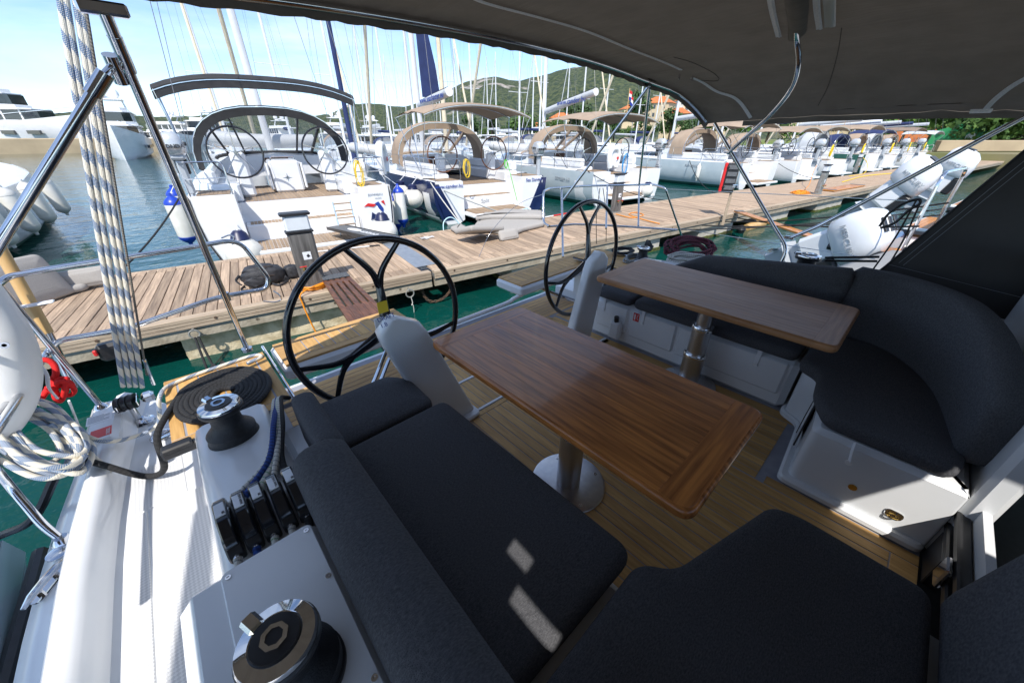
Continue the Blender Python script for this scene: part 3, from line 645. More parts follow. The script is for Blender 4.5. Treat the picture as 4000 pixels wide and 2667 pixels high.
cush('seat_cushion', roundpoly([(2.50, .185), (2.94, .185), (2.94, 1.295), (2.50, 1.295)], .055), 1.274, 1.352, 'long charcoal seat cushion half hidden beneath the far table')
cush('seat_cushion', roundpoly([(2.94, .165), (2.42, .165), (2.36, .06), (2.12, .035), (1.945, -.045), (1.93, -.47), (2.15, -.50), (2.60, -.42), (3.0, -.16)], [0.055, 0.055, 0.055, 0.08, 0.055, 0.055, 0.1, 0.15, 0.1], 6), 1.274, 1.356, 'curved charcoal corner seat cushion beside the white locker with a pull strap')
def bolster(name, path, thick, zb, zt, label, lean=0.0, r=.05):
    """Backrest swept along a plan path; zb, zt may vary along it."""
    P = [V((p[0], p[1], 0)) for p in path]; secs = []; n = len(P)
    for i in range(n):
        t = (P[min(i + 1, n - 1)] - P[max(i - 1, 0)]).normalized(); nn = V((t.y, -t.x, 0)); b = zb[i] if isinstance(zb, list) else zb; tp = zt[i] if isinstance(zt, list) else zt
        q = roundpoly([(-thick / 2, b), (thick / 2, b), (thick / 2, tp), (-thick / 2, tp)], r, 5)
        secs.append([P[i] + nn * (u + lean * (w - b)) + V((0, 0, w)) for u, w in q])
    def shr(s, k, d): c = sum(s, V()) / len(s); return [c + (p - c) * k + d for p in s]
    e0 = (P[0] - P[1]).normalized(); e1 = (P[-1] - P[-2]).normalized()
    secs = [shr(secs[0], .6, e0 * .035), shr(secs[0], .88, e0 * .025)] + secs + [shr(secs[-1], .88, e1 * .025), shr(secs[-1], .6, e1 * .035)]
    return tag(MB().loft(secs, True, True).build(name, M['fabric'], ang=60), label, 'cushion', 'charcoal backrest cushions')
bolster('backrest_cushion', arc([(.105, .985, 0), (.103, .6, 0), (.103, .2, 0), (.103, -.4, 0)], 5), .165, 1.40, 1.665, 'long charcoal bolster along the near coaming beside the winches', r=.075)
bolster('backrest_cushion', arc([(.158, 1.385, 0), (.155, 1.2, 0), (.155, 1.055, 0)], 4), .085, 1.36, 1.60, 'short charcoal backrest by the bunch of halyards', r=.035)
bolster('backrest_cushion', arc([(.22, -.485, 0), (.7, -.485, 0), (1.235, -.482, 0)], 4), .11, 1.30, 1.72, 'charcoal backrest cushion closing the near L-shaped seat', lean=.12, r=.06)
b4 = arc([(3.045, 1.40, 0), (3.05, 1.02, 0), (3.05, .6, 0), (3.05, .165, 0)], 6)
bolster('backrest_cushion', b4, .10, 1.33, [1.44 + (1.665 - 1.44) * min(1, i / 6) if i <= 6 else 1.665 + .10 * (i - 6) / 12 for i in range(len(b4))], 'long charcoal backrest beyond the far table', lean=.1, r=.04)
b5 = arc([(3.05, .125, 0), (3.02, -.08, 0), (2.86, -.28, 0), (2.55, -.42, 0), (2.08, -.50, 0)], 7)
bolster('backrest_cushion', b5, .12, 1.31, [1.775 - .0 * i if i < 14 else 1.775 - .16 * ((i - 14) / (len(b5) - 15)) ** 2 for i in range(len(b5))], 'curved charcoal corner backrest under the dark side curtain', lean=-.0, r=.055)
M['table_dry'] = mat('dry_wood', (.46, .23, .10), .42, c2=(.30, .135, .052), ns=7, st=(9, .55, 3), lo=.34, hi=.68, rand=.08, bump=(50, .06, (9, .5, 3)), detail=9, rn=(5, .36, .52))
M['table_dry_x'] = mat('dry_wood_cross', (.46, .23, .10), .42, c2=(.32, .145, .056), ns=7, st=(.55, 9, 3), lo=.34, hi=.68, rand=.08, detail=9, rn=(5, .36, .52))
# ---- two varnished tables on telescopic pedestals
def table(x0, x1, y0, y1, z, cx, cy, label, stages, ml='table', mx_='table_x'):
    t = thing('cockpit_table', label, 'table', (cx, cy, S), 'pair of varnished cockpit tables')
    c = MB(); cushion(c, roundpoly([(x0, y0), (x1, y0), (x1, y1), (x0, y1)], .05, 7), z - .040, z - .0012, .014, 0); core = c.build('tabletop', M[ml], t, ang=50)
    e = .10; g = .0003
    for ya, yb in ((y0 + .012, y0 + e), (y1 - e, y1 - .012)):
        lo = ya < (y0 + y1) / 2; p = roundpoly([(x0 + .012, ya), (x1 - .012, ya), (x1 - .012, yb), (x0 + .012, yb)], [.04, .04, .001, .001] if lo else [.001, .001, .04, .04], 5)
        MB().prism(p, z - .006, z, .0006).build('board', M[mx_], core, smooth=False)
    n = 7; w = (x1 - x0 - .024) / n
    o = MB().box((-w / 2 + g, -(y1 - y0 - 2 * e) / 2 + g, -.006), (w / 2 - g, (y1 - y0 - 2 * e) / 2 - g, 0), .0006).build('board', M[ml], smooth=False); me = o.data; bpy.data.objects.remove(o)
    for i in range(n): shared(me, 'board', core, V((x0 + .012 + w * (i + .5), (y0 + y1) / 2, z)) - OFF[t.name])
    MB().lathe([(.185, 0), (.190, .004), (.186, .010), (.178, .012), (.07, .013)], 48, c=(cx, cy, S + .001)).build('base_plate', M['alu'], t)
    for k in range(4):
        a = PI / 4 + k * PI / 2 + .3; MB().lathe([(.008, 0), (.008, .003), (.004, .003), (.003, 0)], 10, c=(cx + .155 * math.cos(a), cy + .155 * math.sin(a), S + .013)).build('screw', M['steel'], t)
    zz = S + .012
    for r, zt in stages:
        MB().lathe([(r, zz - .02), (r, zt - .016)], 32, c=(cx, cy, 0)).build('column', M['alu'], t)
        if zt < z - .06: MB().lathe([(r + .001, zt - .03), (r + .008, zt - .028), (r + .009, zt - .008), (r + .004, zt), (r - .008, zt)], 32, c=(cx, cy, 0)).build('collar', M['chrome'], t)
        zz = zt
    MB().lathe([(.05, z - .06), (.14, z - .048), (.14, z - .041)], 24, c=(cx, cy, 0)).build('bracket', M['alu'], t)
table(.735, 1.345, .115, 1.385, 1.62, 1.085, .745, 'near varnished table with glossy dark brown boards', ((.060, 1.27), (.048, 1.57)))
table(2.085, 2.75, .03, 1.40, 1.62, 2.42, .72, 'far varnished table, paler and dusty with water marks', ((.070, 1.16), (.061, 1.37), (.050, 1.57)), 'table_dry', 'table_dry_x')
# ---- helm pods with three-spoke black wheels
def helm(hx, lean, label, draft):
    t = thing('helm_station', label, 'steering wheel', (hx, 1.60, S), 'pair of helm stations')
    bx = hx + lean; secs = []
    for k in range(15):
        u = k / 14; z = S + .01 + (1.70 - S) * u; cx = bx + (hx - bx) * u; w = .145 - .03 * u; d = .050 - .008 * u
        if u > .88: s = math.sqrt(max(0, 1 - ((u - .88) / .121) ** 2)); w *= max(s, .08)
        secs.append([V((cx + w * a, 1.56 + d * b, z)) for a, b in roundpoly([(-1, -1), (1, -1), (1, 1), (-1, 1)], .5, 4)])
    MB().loft(secs, True, True).build('pedestal', M['gel'], t, ang=60)
    MB().prism(roundpoly([(bx - .15, 1.46), (bx + .15, 1.46), (bx + .15, 1.67), (bx - .15, 1.67)], .05), S + .002, S + .03, .008).build('foot', M['gel'], t)
    hub = V((hx + .01, 1.665, 1.605)); tl = RAD(1); ax = V((0, math.cos(tl), -math.sin(tl))); up = V((0, math.sin(tl), math.cos(tl))); xx = V((1, 0, 0)); Rr = .450
    wp = lambda a, r, d=0: hub + (xx * math.cos(a) + up * math.sin(a)) * r + ax * d
    w = MB().tube([wp(2 * PI * k / 72, Rr, .035) for k in range(72)], .0165, 12, closed=True).build('wheel_rim', M['blackgloss'], t)
    for s in range(3):
        a = PI / 2 + s * 2 * PI / 3 - .05; f = wp(a, Rr * .56, .03)
        sm = MB(); sm.tube(arc([wp(a, .03, 0), wp(a, Rr * .3, .012), f], 5), [.034 - .0016 * k for k in range(11)], 10, flat=.6)
        for d in (-1, 1): sm.tube(arc([wp(a, Rr * .48, .024), wp(a + d * .10, Rr * .68, .03), wp(a + d * .30, Rr * .985, .035)], 5), [.019 - .0006 * k for k in range(11)], 8, flat=.7)
        sm.build('spoke', M['blackgloss'], w)
    MB().tube([hub - ax * .08, hub + ax * .02], .035, 16).build('hub', M['blackgloss'], t)
    MB().tube([hub - ax * .09, hub - ax * .055], .05, 20).build('brake_ring', M['steel'], t)
    if draft:
        MB().box((hx - .055, 1.642, 1.60), (hx - .005, 1.652, 1.685)).build('draft_label', M['label'], t, smooth=False)
        text('DRAFT\n1.8 m', .030, frame((hx - .075, 1.545, 1.712), (1, .1, 0), (0, .6, .8)), M['ink_blue'], t, ex=.0006)
        MB().box((hx - .022, 1.655, 1.70), (hx + .03, 1.66, 1.76), .001).build('yellow_tag', M['yellow'], t)
    return t
helm(.645, .29, 'helm station with black wheel and draft sign beside the near seats', True)
helm(2.345, -.19, 'helm station with black wheel behind the far table', False)
# ---- bimini: arched dark canvas on stainless bows
def bz(x, y):
    d = abs(x - 1.5) * (1 if x > 1.5 else .87); z = 2.895 - .030 * d * d - .0045 * d ** 4
    if d > 1.55: z -= .62 * (d - 1.55) ** 2
    z += .05 * (1 - ((y - .35) / 1.3) ** 2) if y > -.95 else 0
    return z
BX0, BX1, BY1 = -.85, 3.53, 1.66
def by_edge(x): return BY1 - .26 * max(0, abs(x - 1.53) / 2.0 - .55) ** 2 * 4
def onb(x, y):
    d = ray(x, y); lo, hi = .15, 6.0
    p = CAM
    for k in range(600):
        t = .1 + k * .01; p = CAM + d * t
        if p.z > bz(p.x, p.y): return p
    return p
bt = thing('bimini', 'dark grey canvas bimini stretched over the cockpit', 'bimini', (1.5, .5, 2.5))
secs = []; NX = 120
for j in range(34):
    v = j / 33; row = []
    for i in range(NX + 1):
        u = i / NX; x = BX0 + (BX1 - BX0) * u; ye = by_edge(x); y = ye + (-1.26 - ye) * v
        wr = math.sin(x * 46 + 3 * math.sin(y * 5) + noise.noise(V((x * 3, y * 2, 0))) * 5) * .0030 * max(0, 1 - v * 4.0) + noise.noise(V((x * 5, y * 11, 2))) * .012 * (1 - abs(2 * v - 1))
        row.append(V((x, y, bz(x, y) + wr)))
    secs.append(row)
lowr = [V((p.x, p.y + .004, p.z - .05)) for p in secs[0]]
cm = MB().loft([lowr, [V((p.x, p.y + .012, p.z - .025)) for p in secs[0]]] + secs)
HOLES = ((-.395, -.30, .019, .043), (-.475, -.44, .019, .043))       # gaps cut in the unseen canvas, added to drop two sun spots
def holed(f): c = [sum(cm.v[k][i] for k in f) / 4 for i in (0, 1)]; return any(abs(c[0] - a) < w and abs(c[1] - b) < h for a, b, w, h in HOLES)
cm.f = [f for f in cm.f if not holed(f)]
cm.build('canopy', M['canvas'], bt, ang=80)
# side valances
for xx in (BX0, BX1):
    r0 = [V((xx, 1.64 - .45 - 3.0 * k / 30, bz(xx, 0) + .0)) for k in range(31)]
    r0 = [V((xx, p.y, bz(xx, p.y) + .01)) for p in r0]
    MB().loft([r0, [p + V((.006 if xx > 0 else -.006, 0, -.045)) for p in r0]]).build('valance', M['canvas'], bt)
def strip_on(pts, w, mt, name, dz=-.006):
    P = arc([onb(*q) for q in pts], 8); secs2 = []
    for i, p in enumerate(P):
        t = (P[min(i + 1, len(P) - 1)] - P[max(i - 1, 0)]).normalized(); s = V((t.y, -t.x, 0)).normalized() * w
        secs2.append([V((q.x, q.y, bz(q.x, q.y) + dz)) for q in (p - s, p - s * .3)] + [V((q.x, q.y, bz(q.x, q.y) + dz - .003)) for q in (p + s * .3,)] + [V(((p + s).x, (p + s).y, bz((p + s).x, (p + s).y) + dz))])
    return MB().loft(secs2).build(name, mt, bt)
strip_on([(1060, -25), (1120, 4), (1230, 32), (1345, 68), (1455, 112), (1565, 158)], .011, M['zip'], 'zip')
strip_on([(1590, 176), (1640, 203), (1690, 222), (1725, 268)], .013, M['zip'], 'zip')
strip_on([(1768, -30), (1778, 30), (1790, 80)], .012, M['zip'], 'zip')
strip_on([(1876, -30), (1878, 20), (1884, 62)], .012, M['zip'], 'zip')
strip_on([(2375, 165), (2330, 190), (2290, 220), (2262, 250)], .012, M['zip'], 'zip')
strip_on([(1905, -30), (1908, 20), (1908, 58)], .020, clear_mat('yellowed_vinyl', (.9, .75, .45), .5), 'vinyl_window')
for q in ((1562, 168), (1592, 172)):
    p = onb(*q); MB().box((p.x - .008, p.y - .004, p.z - .035), (p.x + .008, p.y + .004, p.z - .006), .002).build('zip_pull', M['steel'], bt)
sm = MB()
for pts in ([(1935, 60), (1925, 120), (1905, 190), (1880, 240)], [(1905, 250), (2060, 240), (2250, 232)], [(1548, 128), (1590, 140), (1640, 165), (1650, 182), (1610, 182)]):
    MB().tube([onb(*q) + V((0, 0, -.008)) for q in arc([V((a, b, 0)) for a, b in pts], 6) for q in [(q.x, q.y)]], .0016, 5).build('seam', M['canvas_black'], bt)
pass
# pocket over the middle bow
pk = arc([V((1825, -40, 0)), V((1833, 20, 0)), V((1832, 78, 0))], 6)
secs = []
for q in pk:
    c = onb(q.x, q.y); secs.append([c + V((.055 * math.cos(a), .0, -.004 - .022 * math.sin(a))) + V((0, .05 * math.cos(a), 0)) for a in [PI * k / 8 for k in range(9)]])
MB().loft(secs).build('bow_pocket', M['canvas'], bt)
MB().box((2245 * 0 + 3.36, -.06, 2.585), (3.50, .02, 2.60), .002).build('webbing_tab', M['zip'], bt)
# bows and legs
def st(pts, r=.0127, n=12, par=None, name='bow_tube', mt='steel'): return MB().tube(pts, r, n).build(name, M[mt], par or bt)
st([V((x, by_edge(x) - .012, bz(x, by_edge(x)) - .018)) for x in [BX0 + .04 + (BX1 - BX0 - .08) * k / 40 for k in range(41)]], .0127)
mbow = [V((x, .72, bz(x, .72) - .02)) for x in [.0 + 2.62 * k / 24 for k in range(25)]]
st(arc([onb(1828, 0) + V((0, 0, .01)), onb(1834, 70) + V((0, 0, -.02)), px(1834, 150, 2.62), px(1815, 208, 2.80), px(1765, 268, 3.02), px(1705, 322, 3.20), px(1672, 352, 3.34)], 8), .0127)
legR = fillet([px(1641, 284, 3.47), px(1782, 528, 3.47), px(1810, 572, 3.46), px(1794, 594, 3.42) + V((0, 0, -.15))], .08)
st(legR, .0135)
st([px(1690, 425, 3.44), px(1688, 431, 3.44)], .020, name='slider')
st(fillet([px(1812, 548, 3.44), px(1880, 520, 3.44), px(2180, 360, 3.44), px(2420, 232, 3.44)], .05), .0127)
MB().box(tuple(px(1812, 546, 3.44) - V((.012, .03, .012))), tuple(px(1812, 546, 3.44) + V((.012, .03, .012))), .004).build('hinge', M['steel'], bt)
topA = py(240, 30, 1.63); hA = py(262, 150, 1.70); footA = pz(568, 803, 1.395)
tA = (footA - topA).normalized()
st([topA, topA + tA * .075], .015, name='hinge'); st([topA + tA * .07, footA], .0125)
st([topA + tA * .05, topA + tA * .135], .0165, name='ferrule'); st([hA - tA * .025, hA + tA * .045], .0175, name='slider')
st([footA + V((0, 0, -.006)), footA + V((0, 0, .012))], .028, name='foot')
st([py(523, 690, 2.20), py(516, 672, 2.20)], .016, name='clamp')
B0 = hA + V((-.012, -.045, -.01)); B1 = px(0, 560, -.20) if False else CAM + (ray(-60, 655)) * ((-.46) / ray(-60, 655).x) 
dB = (B1 - B0).normalized(); st([B0 + dB * .03, B1 + dB * .25], .0135)
st([B0 + dB * .02, B0 + dB * .09], .0185, name='ferrule'); st([hA, B0 + dB * .03], .010, name='hinge')
MB().box(tuple(topA + V((-.05, -.012, -.006))), tuple(topA + V((.05, .012, .024))), .005).build('clamp_plate', M['steel'], bt)
# canvas sleeve gap beside the clamp
st([V((x, by_edge(x) - .006, bz(x, by_edge(x)) - .028)) for x in (-.04, .02, .06, .12, .17)], .022, name='sleeve_end', mt='canvas_black')
# thin props to the stern rail
pA = V((2.86, by_edge(2.86), bz(2.86, 1.6) - .03))
for q, z in (((1295, 458), 1.98), ((1468, 424), 1.98)):
    st([pA, pz(q[0], q[1], z)], .0105, name='prop')
MB().box(tuple(pA + V((-.05, -.02, -.01))), tuple(pA + V((.05, .02, .03))), .008).build('prop_hinge', M['black'], bt)
# ---- sprayhood forward of the cockpit: its dark side curtain closes the port side
sh = thing('sprayhood', 'dark canvas sprayhood side curtain beside the companionway', 'sprayhood', (1.55, -1.0, 1.55))
def hood(x, prof):
    return [V((x, y, z)) for y, z in prof]
rows = []
for k in range(25):
    u = k / 24; x = -.30 + 3.72 * u; e = abs(2 * u - 1); zt = 2.55 - .22 * e ** 5
    pass
side_p = [(.16, 1.47), (.04, 1.72), (-.11, 2.06), (-.245, 2.415), (-.31, 2.56), (-1.75, 2.56), (-1.75, 1.47)]
MB().prism([(-y, z) for y, z in side_p], 0, .006, 0, Matrix(((0, 0, 1, 3.405), (-1, 0, 0, 0), (0, 1, 0, 0), (0, 0, 0, 1)))).build('side_curtain', M['canvas_curtain'], sh, smooth=False)
MB().prism([(-y, z) for y, z in [(-.62, 1.47), (-.62, 1.72), (-.72, 2.1), (-.85, 2.45), (-.9, 2.56), (-1.75, 2.56), (-1.75, 1.47)]], 0, .006, 0, Matrix(((0, 0, 1, -.31), (-1, 0, 0, 0), (0, 1, 0, 0), (0, 0, 0, 1)))).build('side_curtain', M['canvas_curtain'], sh, smooth=False)  # unseen left curtain, added for the shadow it casts
ss = MB(); ss.tube([(3.40, -.02, 1.76), (3.40, -.30, 2.44)], .0012, 5); ss.tube([(3.40, .02, 1.74), (3.40, -1.2, 1.62)], .0012, 5); ss.tube([(3.40, -.045, 1.75), (3.40, -.325, 2.44)], .0012, 5); ss.build('stitching', M['ink_grey'], sh)
ed = MB(); ed.tube([(3.402, .15, 1.49), (3.402, .035, 1.72), (3.402, -.25, 2.415), (3.402, -.31, 2.55)], .006, 6); ed.build('edge_binding', M['canvas_black'], sh)
for xa, xb, ys in ((-.8, .84, (-1.0, -1.2, -2.2)), (1.16, 3.42, (-1.0, -1.2, -2.2)), (.84, 1.16, (-1.46, -1.8, -2.2))): MB().loft([[V((xa + (xb - xa) * k / 10, y, 2.62 + .09 * (1 - (2 * (xa + (xb - xa) * k / 10 + .3) / 3.7 - 1) ** 2))) for k in range(11)] for y in ys]).build('added_hood_top', M['canvas'], sh)  # unseen top added to shade the cockpit, gap shaped for a sun patch
# ---- stern rails
def rail(label, paths, grp='stern rails'):
    t = thing('stern_rail', label, 'rail', tuple(V(paths[0][0][0])), grp)
    for pts, r in paths: MB().tube(pts, r, 12).build('rail_tube', M['steel'], t)
    return t
ZT, ZL = 1.975, 1.675; YS = 2.50
RL = rail('polished steel stern rail carrying the lifebuoy and rope hank', [
    (fillet([pz(-40, 1010, ZL) + V((0, 0, -.02)), pz(60, 985, ZL) if False else py(105, 815, YS - .02), py(130, 783, YS), py(300, 752, YS), py(500, 682, YS), py(612, 664, YS), py(618, 640, YS), py(548, 549, YS), py(390, 576, YS), py(150, 612, YS), py(20, 634, YS), py(-6, 655, YS - .03), V((-.63, 2.35, 1.90)), V((-.70, 1.7, 1.93)), V((-.72, 1.1, 1.93))], .075), .0125),
    ([py(-6, 650, YS - .02), pz(233, 935, 1.285)], .0125),
    ([py(108, 812, YS - .02), V((-.66, 2.0, 1.62)), V((-.70, 1.5, 1.63)), V((-.72, 1.0, 1.63))], .0125),
    (arc([py(508, 547, YS), py(528, 540, YS - .005), py(537, 546, YS - .01), py(534, 562, YS)], 4), .004),
    (arc([py(628, 668, YS), py(642, 678, YS - .01), py(646, 688, YS), py(630, 694, YS), py(605, 692, YS)], 4), .004)])
for q in ((233, 935, 1.285),): MB().lathe([(.03, 0), (.028, .006), (.016, .02)], 16, c=tuple(pz(*q))).build('base_flange', M['steel'], RL)
sg = fillet([pz(145, 1240, 1.14), pz(100, 1208, 1.20), pz(30, 1125, 1.33), pz(-40, 1040, 1.50)], .04)
gs = thing('stanchion', 'polished bent stanchion foot on the side deck below the rope hank', 'stanchion', tuple(pz(145, 1240, 1.14)))
MB().tube(sg, .0135, 12).build('stanchion_tube', M['steel'], gs); MB().lathe([(.034, -.002), (.032, .006), (.018, .022)], 18, c=tuple(pz(147, 1241, 1.14))).build('base_flange', M['steel'], gs)
RR = rail('polished steel stern rail beyond the far steering wheel', [
    (fillet([pz(1262, 520, 1.68), pz(1248, 512, 1.69), pz(1248, 440, ZT), pz(1262, 433, ZT), pz(1350, 427, ZT), pz(1500, 424, ZT), pz(1528, 432, ZT), pz(1568, 548, 1.30)], .06), .0115),
    ([pz(1256, 521, 1.67), pz(1320, 515, 1.67), pz(1400, 518, 1.66), pz(1555, 528, 1.62)], .0105),
    ([pz(1290, 434, 1.96), pz(1293, 590, 1.40)], .0115), ([pz(1395, 428, ZT), pz(1392, 525, 1.66)], .0105), ([pz(1468, 426, ZT), pz(1466, 520, 1.65)], .010),
    (arc([py(1250, 445, 2.5), py(1190, 470, 2.5), py(1130, 530, 2.5), py(1100, 590, 2.5)], 6), .002)])
# lifeline wires and black dock lines to port
lw = thing('lifeline', 'thin wire lifelines leading forward from the far stern rail', 'wire', tuple(pz(1528, 432, ZT)))
for a, b in (((1528, 434), (2100, 462)), ((1560, 525), (2010, 595))):
    MB().tube([px(a[0], a[1], 4.1 if a[1] < 500 else 4.0), px(b[0], b[1], 3.95)], .003, 6).build('wire', M['steel'], lw)
# ---- winches
def winch(x, y, z, label, s=.70, tilt=0.0, grp='cockpit winches', top='chrome'):
    t = thing('winch', label, 'winch', (x, y, z), grp); T = Matrix.Translation((x, y, z)) @ Matrix.Rotation(tilt, 4, 'Y') @ Matrix.Diagonal((s, s, s * 1.2, 1))
    MB().lathe([(.118, 0), (.118, .012), (.112, .016), (.112, .05), (.100, .062), (.080, .078), (.070, .095)], 40, T).build('skirt', M['drum'], t)
    MB().lathe([(.070, .093), (.068, .105), (.068, .145), (.073, .158)], 40, T).build('drum', M['drum'], t)
    MB().lathe([(.073, .156), (.094, .160), (.098, .165), (.098, .175), (.094, .179)], 40, T).build('jaw_ring', M['black'], t)
    MB().lathe([(.092, .176), (.094, .184), (.090, .192), (.062, .196), (.056, .193)], 40, T).build('self_tailer', M[top], t)
    MB().lathe([(.057, .192), (.056, .200), (.030, .201)], 36, T).build('cap', M['black'], t)
    MB().lathe([(.034, .197), (.033, .204), (.021, .204), (.0195, .185), (0, .185)], 8, T).build('socket', M['chrome'], t)
    MB().box((-.028, .055, .184), (.012, .112, .204), .008, T @ Matrix.Rotation(RAD(20), 4, 'Z')).build('feeder_arm', M[top], t)
    return t
winch(-.105, .50, 1.541, 'big chrome-topped winch at the bottom edge beside the bolster', .70)
winch(-.085, 1.475, 1.468, 'chrome-topped winch beside the coiled black rope', .70)
p = pz(1865, 585, 1.60); winch(3.27, .43, 1.56, 'black winch on the far coaming behind the long backrest', .80)
p = pz(1545, 570, 1.50); winch(3.35, 1.72, 1.39, 'far winch behind the red-flecked rope heap', .62)
# ---- rope clutches
cl = thing('rope_clutch_bank', 'bank of five black rope clutches with white name labels', 'rope clutch', (-.085, .97, 1.484))
NAMES = ('JIB', 'MAIN SHEET', 'JIB', 'MAIN SHEET', 'JIB')
for k in range(5):
    x = -.178 + k * .043
    b = MB(); b.prism(roundpoly([(.895, 1.484), (1.075, 1.484), (1.075, 1.515), (1.05, 1.545), (.93, 1.545), (.895, 1.515)], .012), 0, .037, .004, Matrix(((0, 0, 1, x), (1, 0, 0, 0), (0, 1, 0, 0), (0, 0, 0, 1)))); bo = b.build('clutch_body', M['black'], cl)
    h = MB(); h.prism(roundpoly([(.905, 1.528), (.925, 1.558), (.97, 1.578), (1.045, 1.582), (1.072, 1.566), (1.072, 1.530)], .012), 0, .031, .004, Matrix(((0, 0, 1, x + .003), (1, 0, 0, 0), (0, 1, 0, 0), (0, 0, 0, 1)))); h.build('handle', M['blackgloss'], bo)
    MB().box((x + .007, .985, 1.579), (x + .030, 1.035, 1.584), .001, None).build('name_label', M['label'], bo, smooth=False)
    text(NAMES[k], .009, frame((x + .028, .988, 1.5845), (0, 1, 0), (-1, 0, 0)), M['ink_black'], bo, ex=.0003)
    MB().lathe([(.011, 0), (.011, .006), (.007, .006), (.007, 0)], 12, Matrix.Translation((x + .018, .8945, 1.505)) @ Matrix.Rotation(PI / 2, 4, 'X')).build('eyelet', M['steel'], bo)
def rope(name, label, pts, r, mt, cat='rope', n=8, sm=8, grp=None):
    mb = MB().tube(arc(pts, sm), r, n); return tag(mb.build(name, M[mt] if isinstance(mt, str) else mt, ang=70), label, cat, grp)
for k, (mt, lab) in enumerate((('rope_white', 'white halyard in the clutch nearest the side deck'), ('rope_navy', 'blue halyard running through the second clutch'), ('rope_green', 'green-flecked halyard through the middle clutch'), ('rope_white', 'white halyard through the fourth clutch'), ('rope_black', 'black halyard in the clutch beside the bolster'))):
    x = -.160 + k * .043
    rope('halyard', lab, [(x - .012, .80, 1.497), (x - .005, .86, 1.500), (x, .90, 1.505), (x, 1.075, 1.505), (-.03 + k * .012, 1.20, 1.505 + .01 * (k % 2)), (.03 + k * .008, 1.36, 1.512 + .02 * (k == 1)), (.06 + k * .007, 1.50, 1.50), (.085 + k * .006, 1.62, 1.47), (.10 + k * .01, 1.66, 1.43)], .0100, mt, grp='halyards through the clutches')
# ---- coiled black dock line on the teak pad
pts = []; c = V((-.075, 1.925, 0))
for k in range(9 * 26 + 1):
    a = k / 26 * 2 * PI; r = .045 + .0218 * k / 26
    pts.append(V((c.x + r * math.cos(a) * .84, c.y + r * math.sin(a) * 1.02, 1.417 + .002 * math.sin(a * 3.7))))
pts = pts[:-16]; e = pts[-1]
tail = arc([e, V((-.29, 1.90, 1.415)), V((-.33, 1.80, 1.39)), V((-.36, 1.78, 1.25)), V((-.44, 1.86, 1.20)), V((-.53, 1.92, 1.285)), V((-.585, 1.98, 1.315)), V((-.61, 2.06, 1.31)), V((-.595, 1.96, 1.32)), V((-.63, 2.02, 1.29))], 8)
tag(MB().tube(pts + tail[1:], .0125, 10).build('coiled_dock_line', M['rope_black'], ang=70), 'black braided dock line coiled flat on the teak pad', 'rope')
# ---- backstay tackle: cream and blue mainsheet parts, wire, block
blk = V((-.45, 2.36, 1.31)); bs = thing('backstay_block', 'polished backstay block on the deck corner', 'block', (blk.x, blk.y, 1.18))
for k in range(3): MB().lathe([(.018, -.008), (.038, -.010), (.036, 0), (.038, .010), (.018, .008)], 24, Matrix.Translation(blk + V((-.03 + .024 * k, 0, 0))) @ Matrix.Rotation(PI / 2, 4, 'Y') @ Matrix.Rotation(.3, 4, 'X')).build('sheave', M['black'], bs)
for dx in (-.043, .032): MB().box(tuple(blk + V((dx, -.045, -.014))), tuple(blk + V((dx + .005, .05, .014))), .002).build('side_plate', M['chrome'], bs)
MB().tube([blk + V((0, 0, -.03)), blk + V((0, 0, -.10))], .014, 10).build('swivel', M['steel'], bs)
MB().lathe([(.052, 0), (.052, .006), (.03, .012), (.016, .03)], 24, c=(blk.x + .005, blk.y, 1.177)).build('pad_eye', M['steel'], bs)
MB().box(tuple(blk + V((.05, -.02, -.03))), tuple(blk + V((.10, .03, .02))), .012).build('cam_cleat', M['chrome'], bs)
tops = [(128, 40), (141, 40), (165, 40), (175, 40)]; bots = [(283, 880), (298, 880), (312, 880), (327, 882)]
for k, (a, b) in enumerate(zip(tops, bots)):
    p0 = py(b[0], b[1] + 8, 2.34); p1 = py(a[0], -60, 2.2)
    lab = ('leftmost fall of the cream and blue tackle rope', 'second fall of the cream and blue tackle rope from the left', 'third fall of the cream and blue tackle rope from the left', 'rightmost fall of the cream and blue tackle rope beside the wire')[k]
    tag(MB().tube([p0.lerp(p1, i / 12) for i in range(13)], .0095, 10).build('tackle_rope', M['rope_blue'], ang=70), lab, 'rope', 'parts of the backstay tackle')
p0 = py(337, 862, 2.38); p1 = py(184, -60, 2.1)
wr = thing('backstay_wire', 'thin brown wire stay beside the tackle rope', 'wire', tuple(p0)); MB().tube([p0.lerp(p1, i / 6) for i in range(7)], .0042, 8).build('wire', M['wire'], wr); MB().tube([p0 + V((.006, 0, -.06)), p0.lerp(p1, .06)], .008, 8).build('terminal', M['steel'], wr)
# rope hank hanging on the rail at the edge of the picture
rnd = random.Random(5)
def hank(name, label, c, ax, loops, r, mt, L, W, axis2, jit=.03, grp=None):
    pts = []
    for l in range(loops):
        dx = (rnd.uniform(-1, 1), rnd.uniform(-1, 1), rnd.uniform(-1, 1)); s = rnd.uniform(.8, 1.1)
        for k in range(12):
            a = 2 * PI * k / 12; pts.append(c + V(ax) * (math.cos(a) * L * s) + V(axis2) * (math.sin(a) * W * s) + V(dx) * jit + V((rnd.uniform(-1, 1), rnd.uniform(-1, 1), rnd.uniform(-1, 1))) * jit * .25)
    return tag(MB().tube(arc(pts, 4), r, 8).build(name, M[mt], ang=70), label, 'rope', grp)
hc = pz(75, 1000, 1.45)
hank('rope_hank', 'hank of cream and blue rope hung over the rail', hc, (-.30, .86, .40), 9, .0105, 'rope_blue', .22, .085, (.75, .45, -.42), .035)
q1 = pz(215, 960, 1.40)
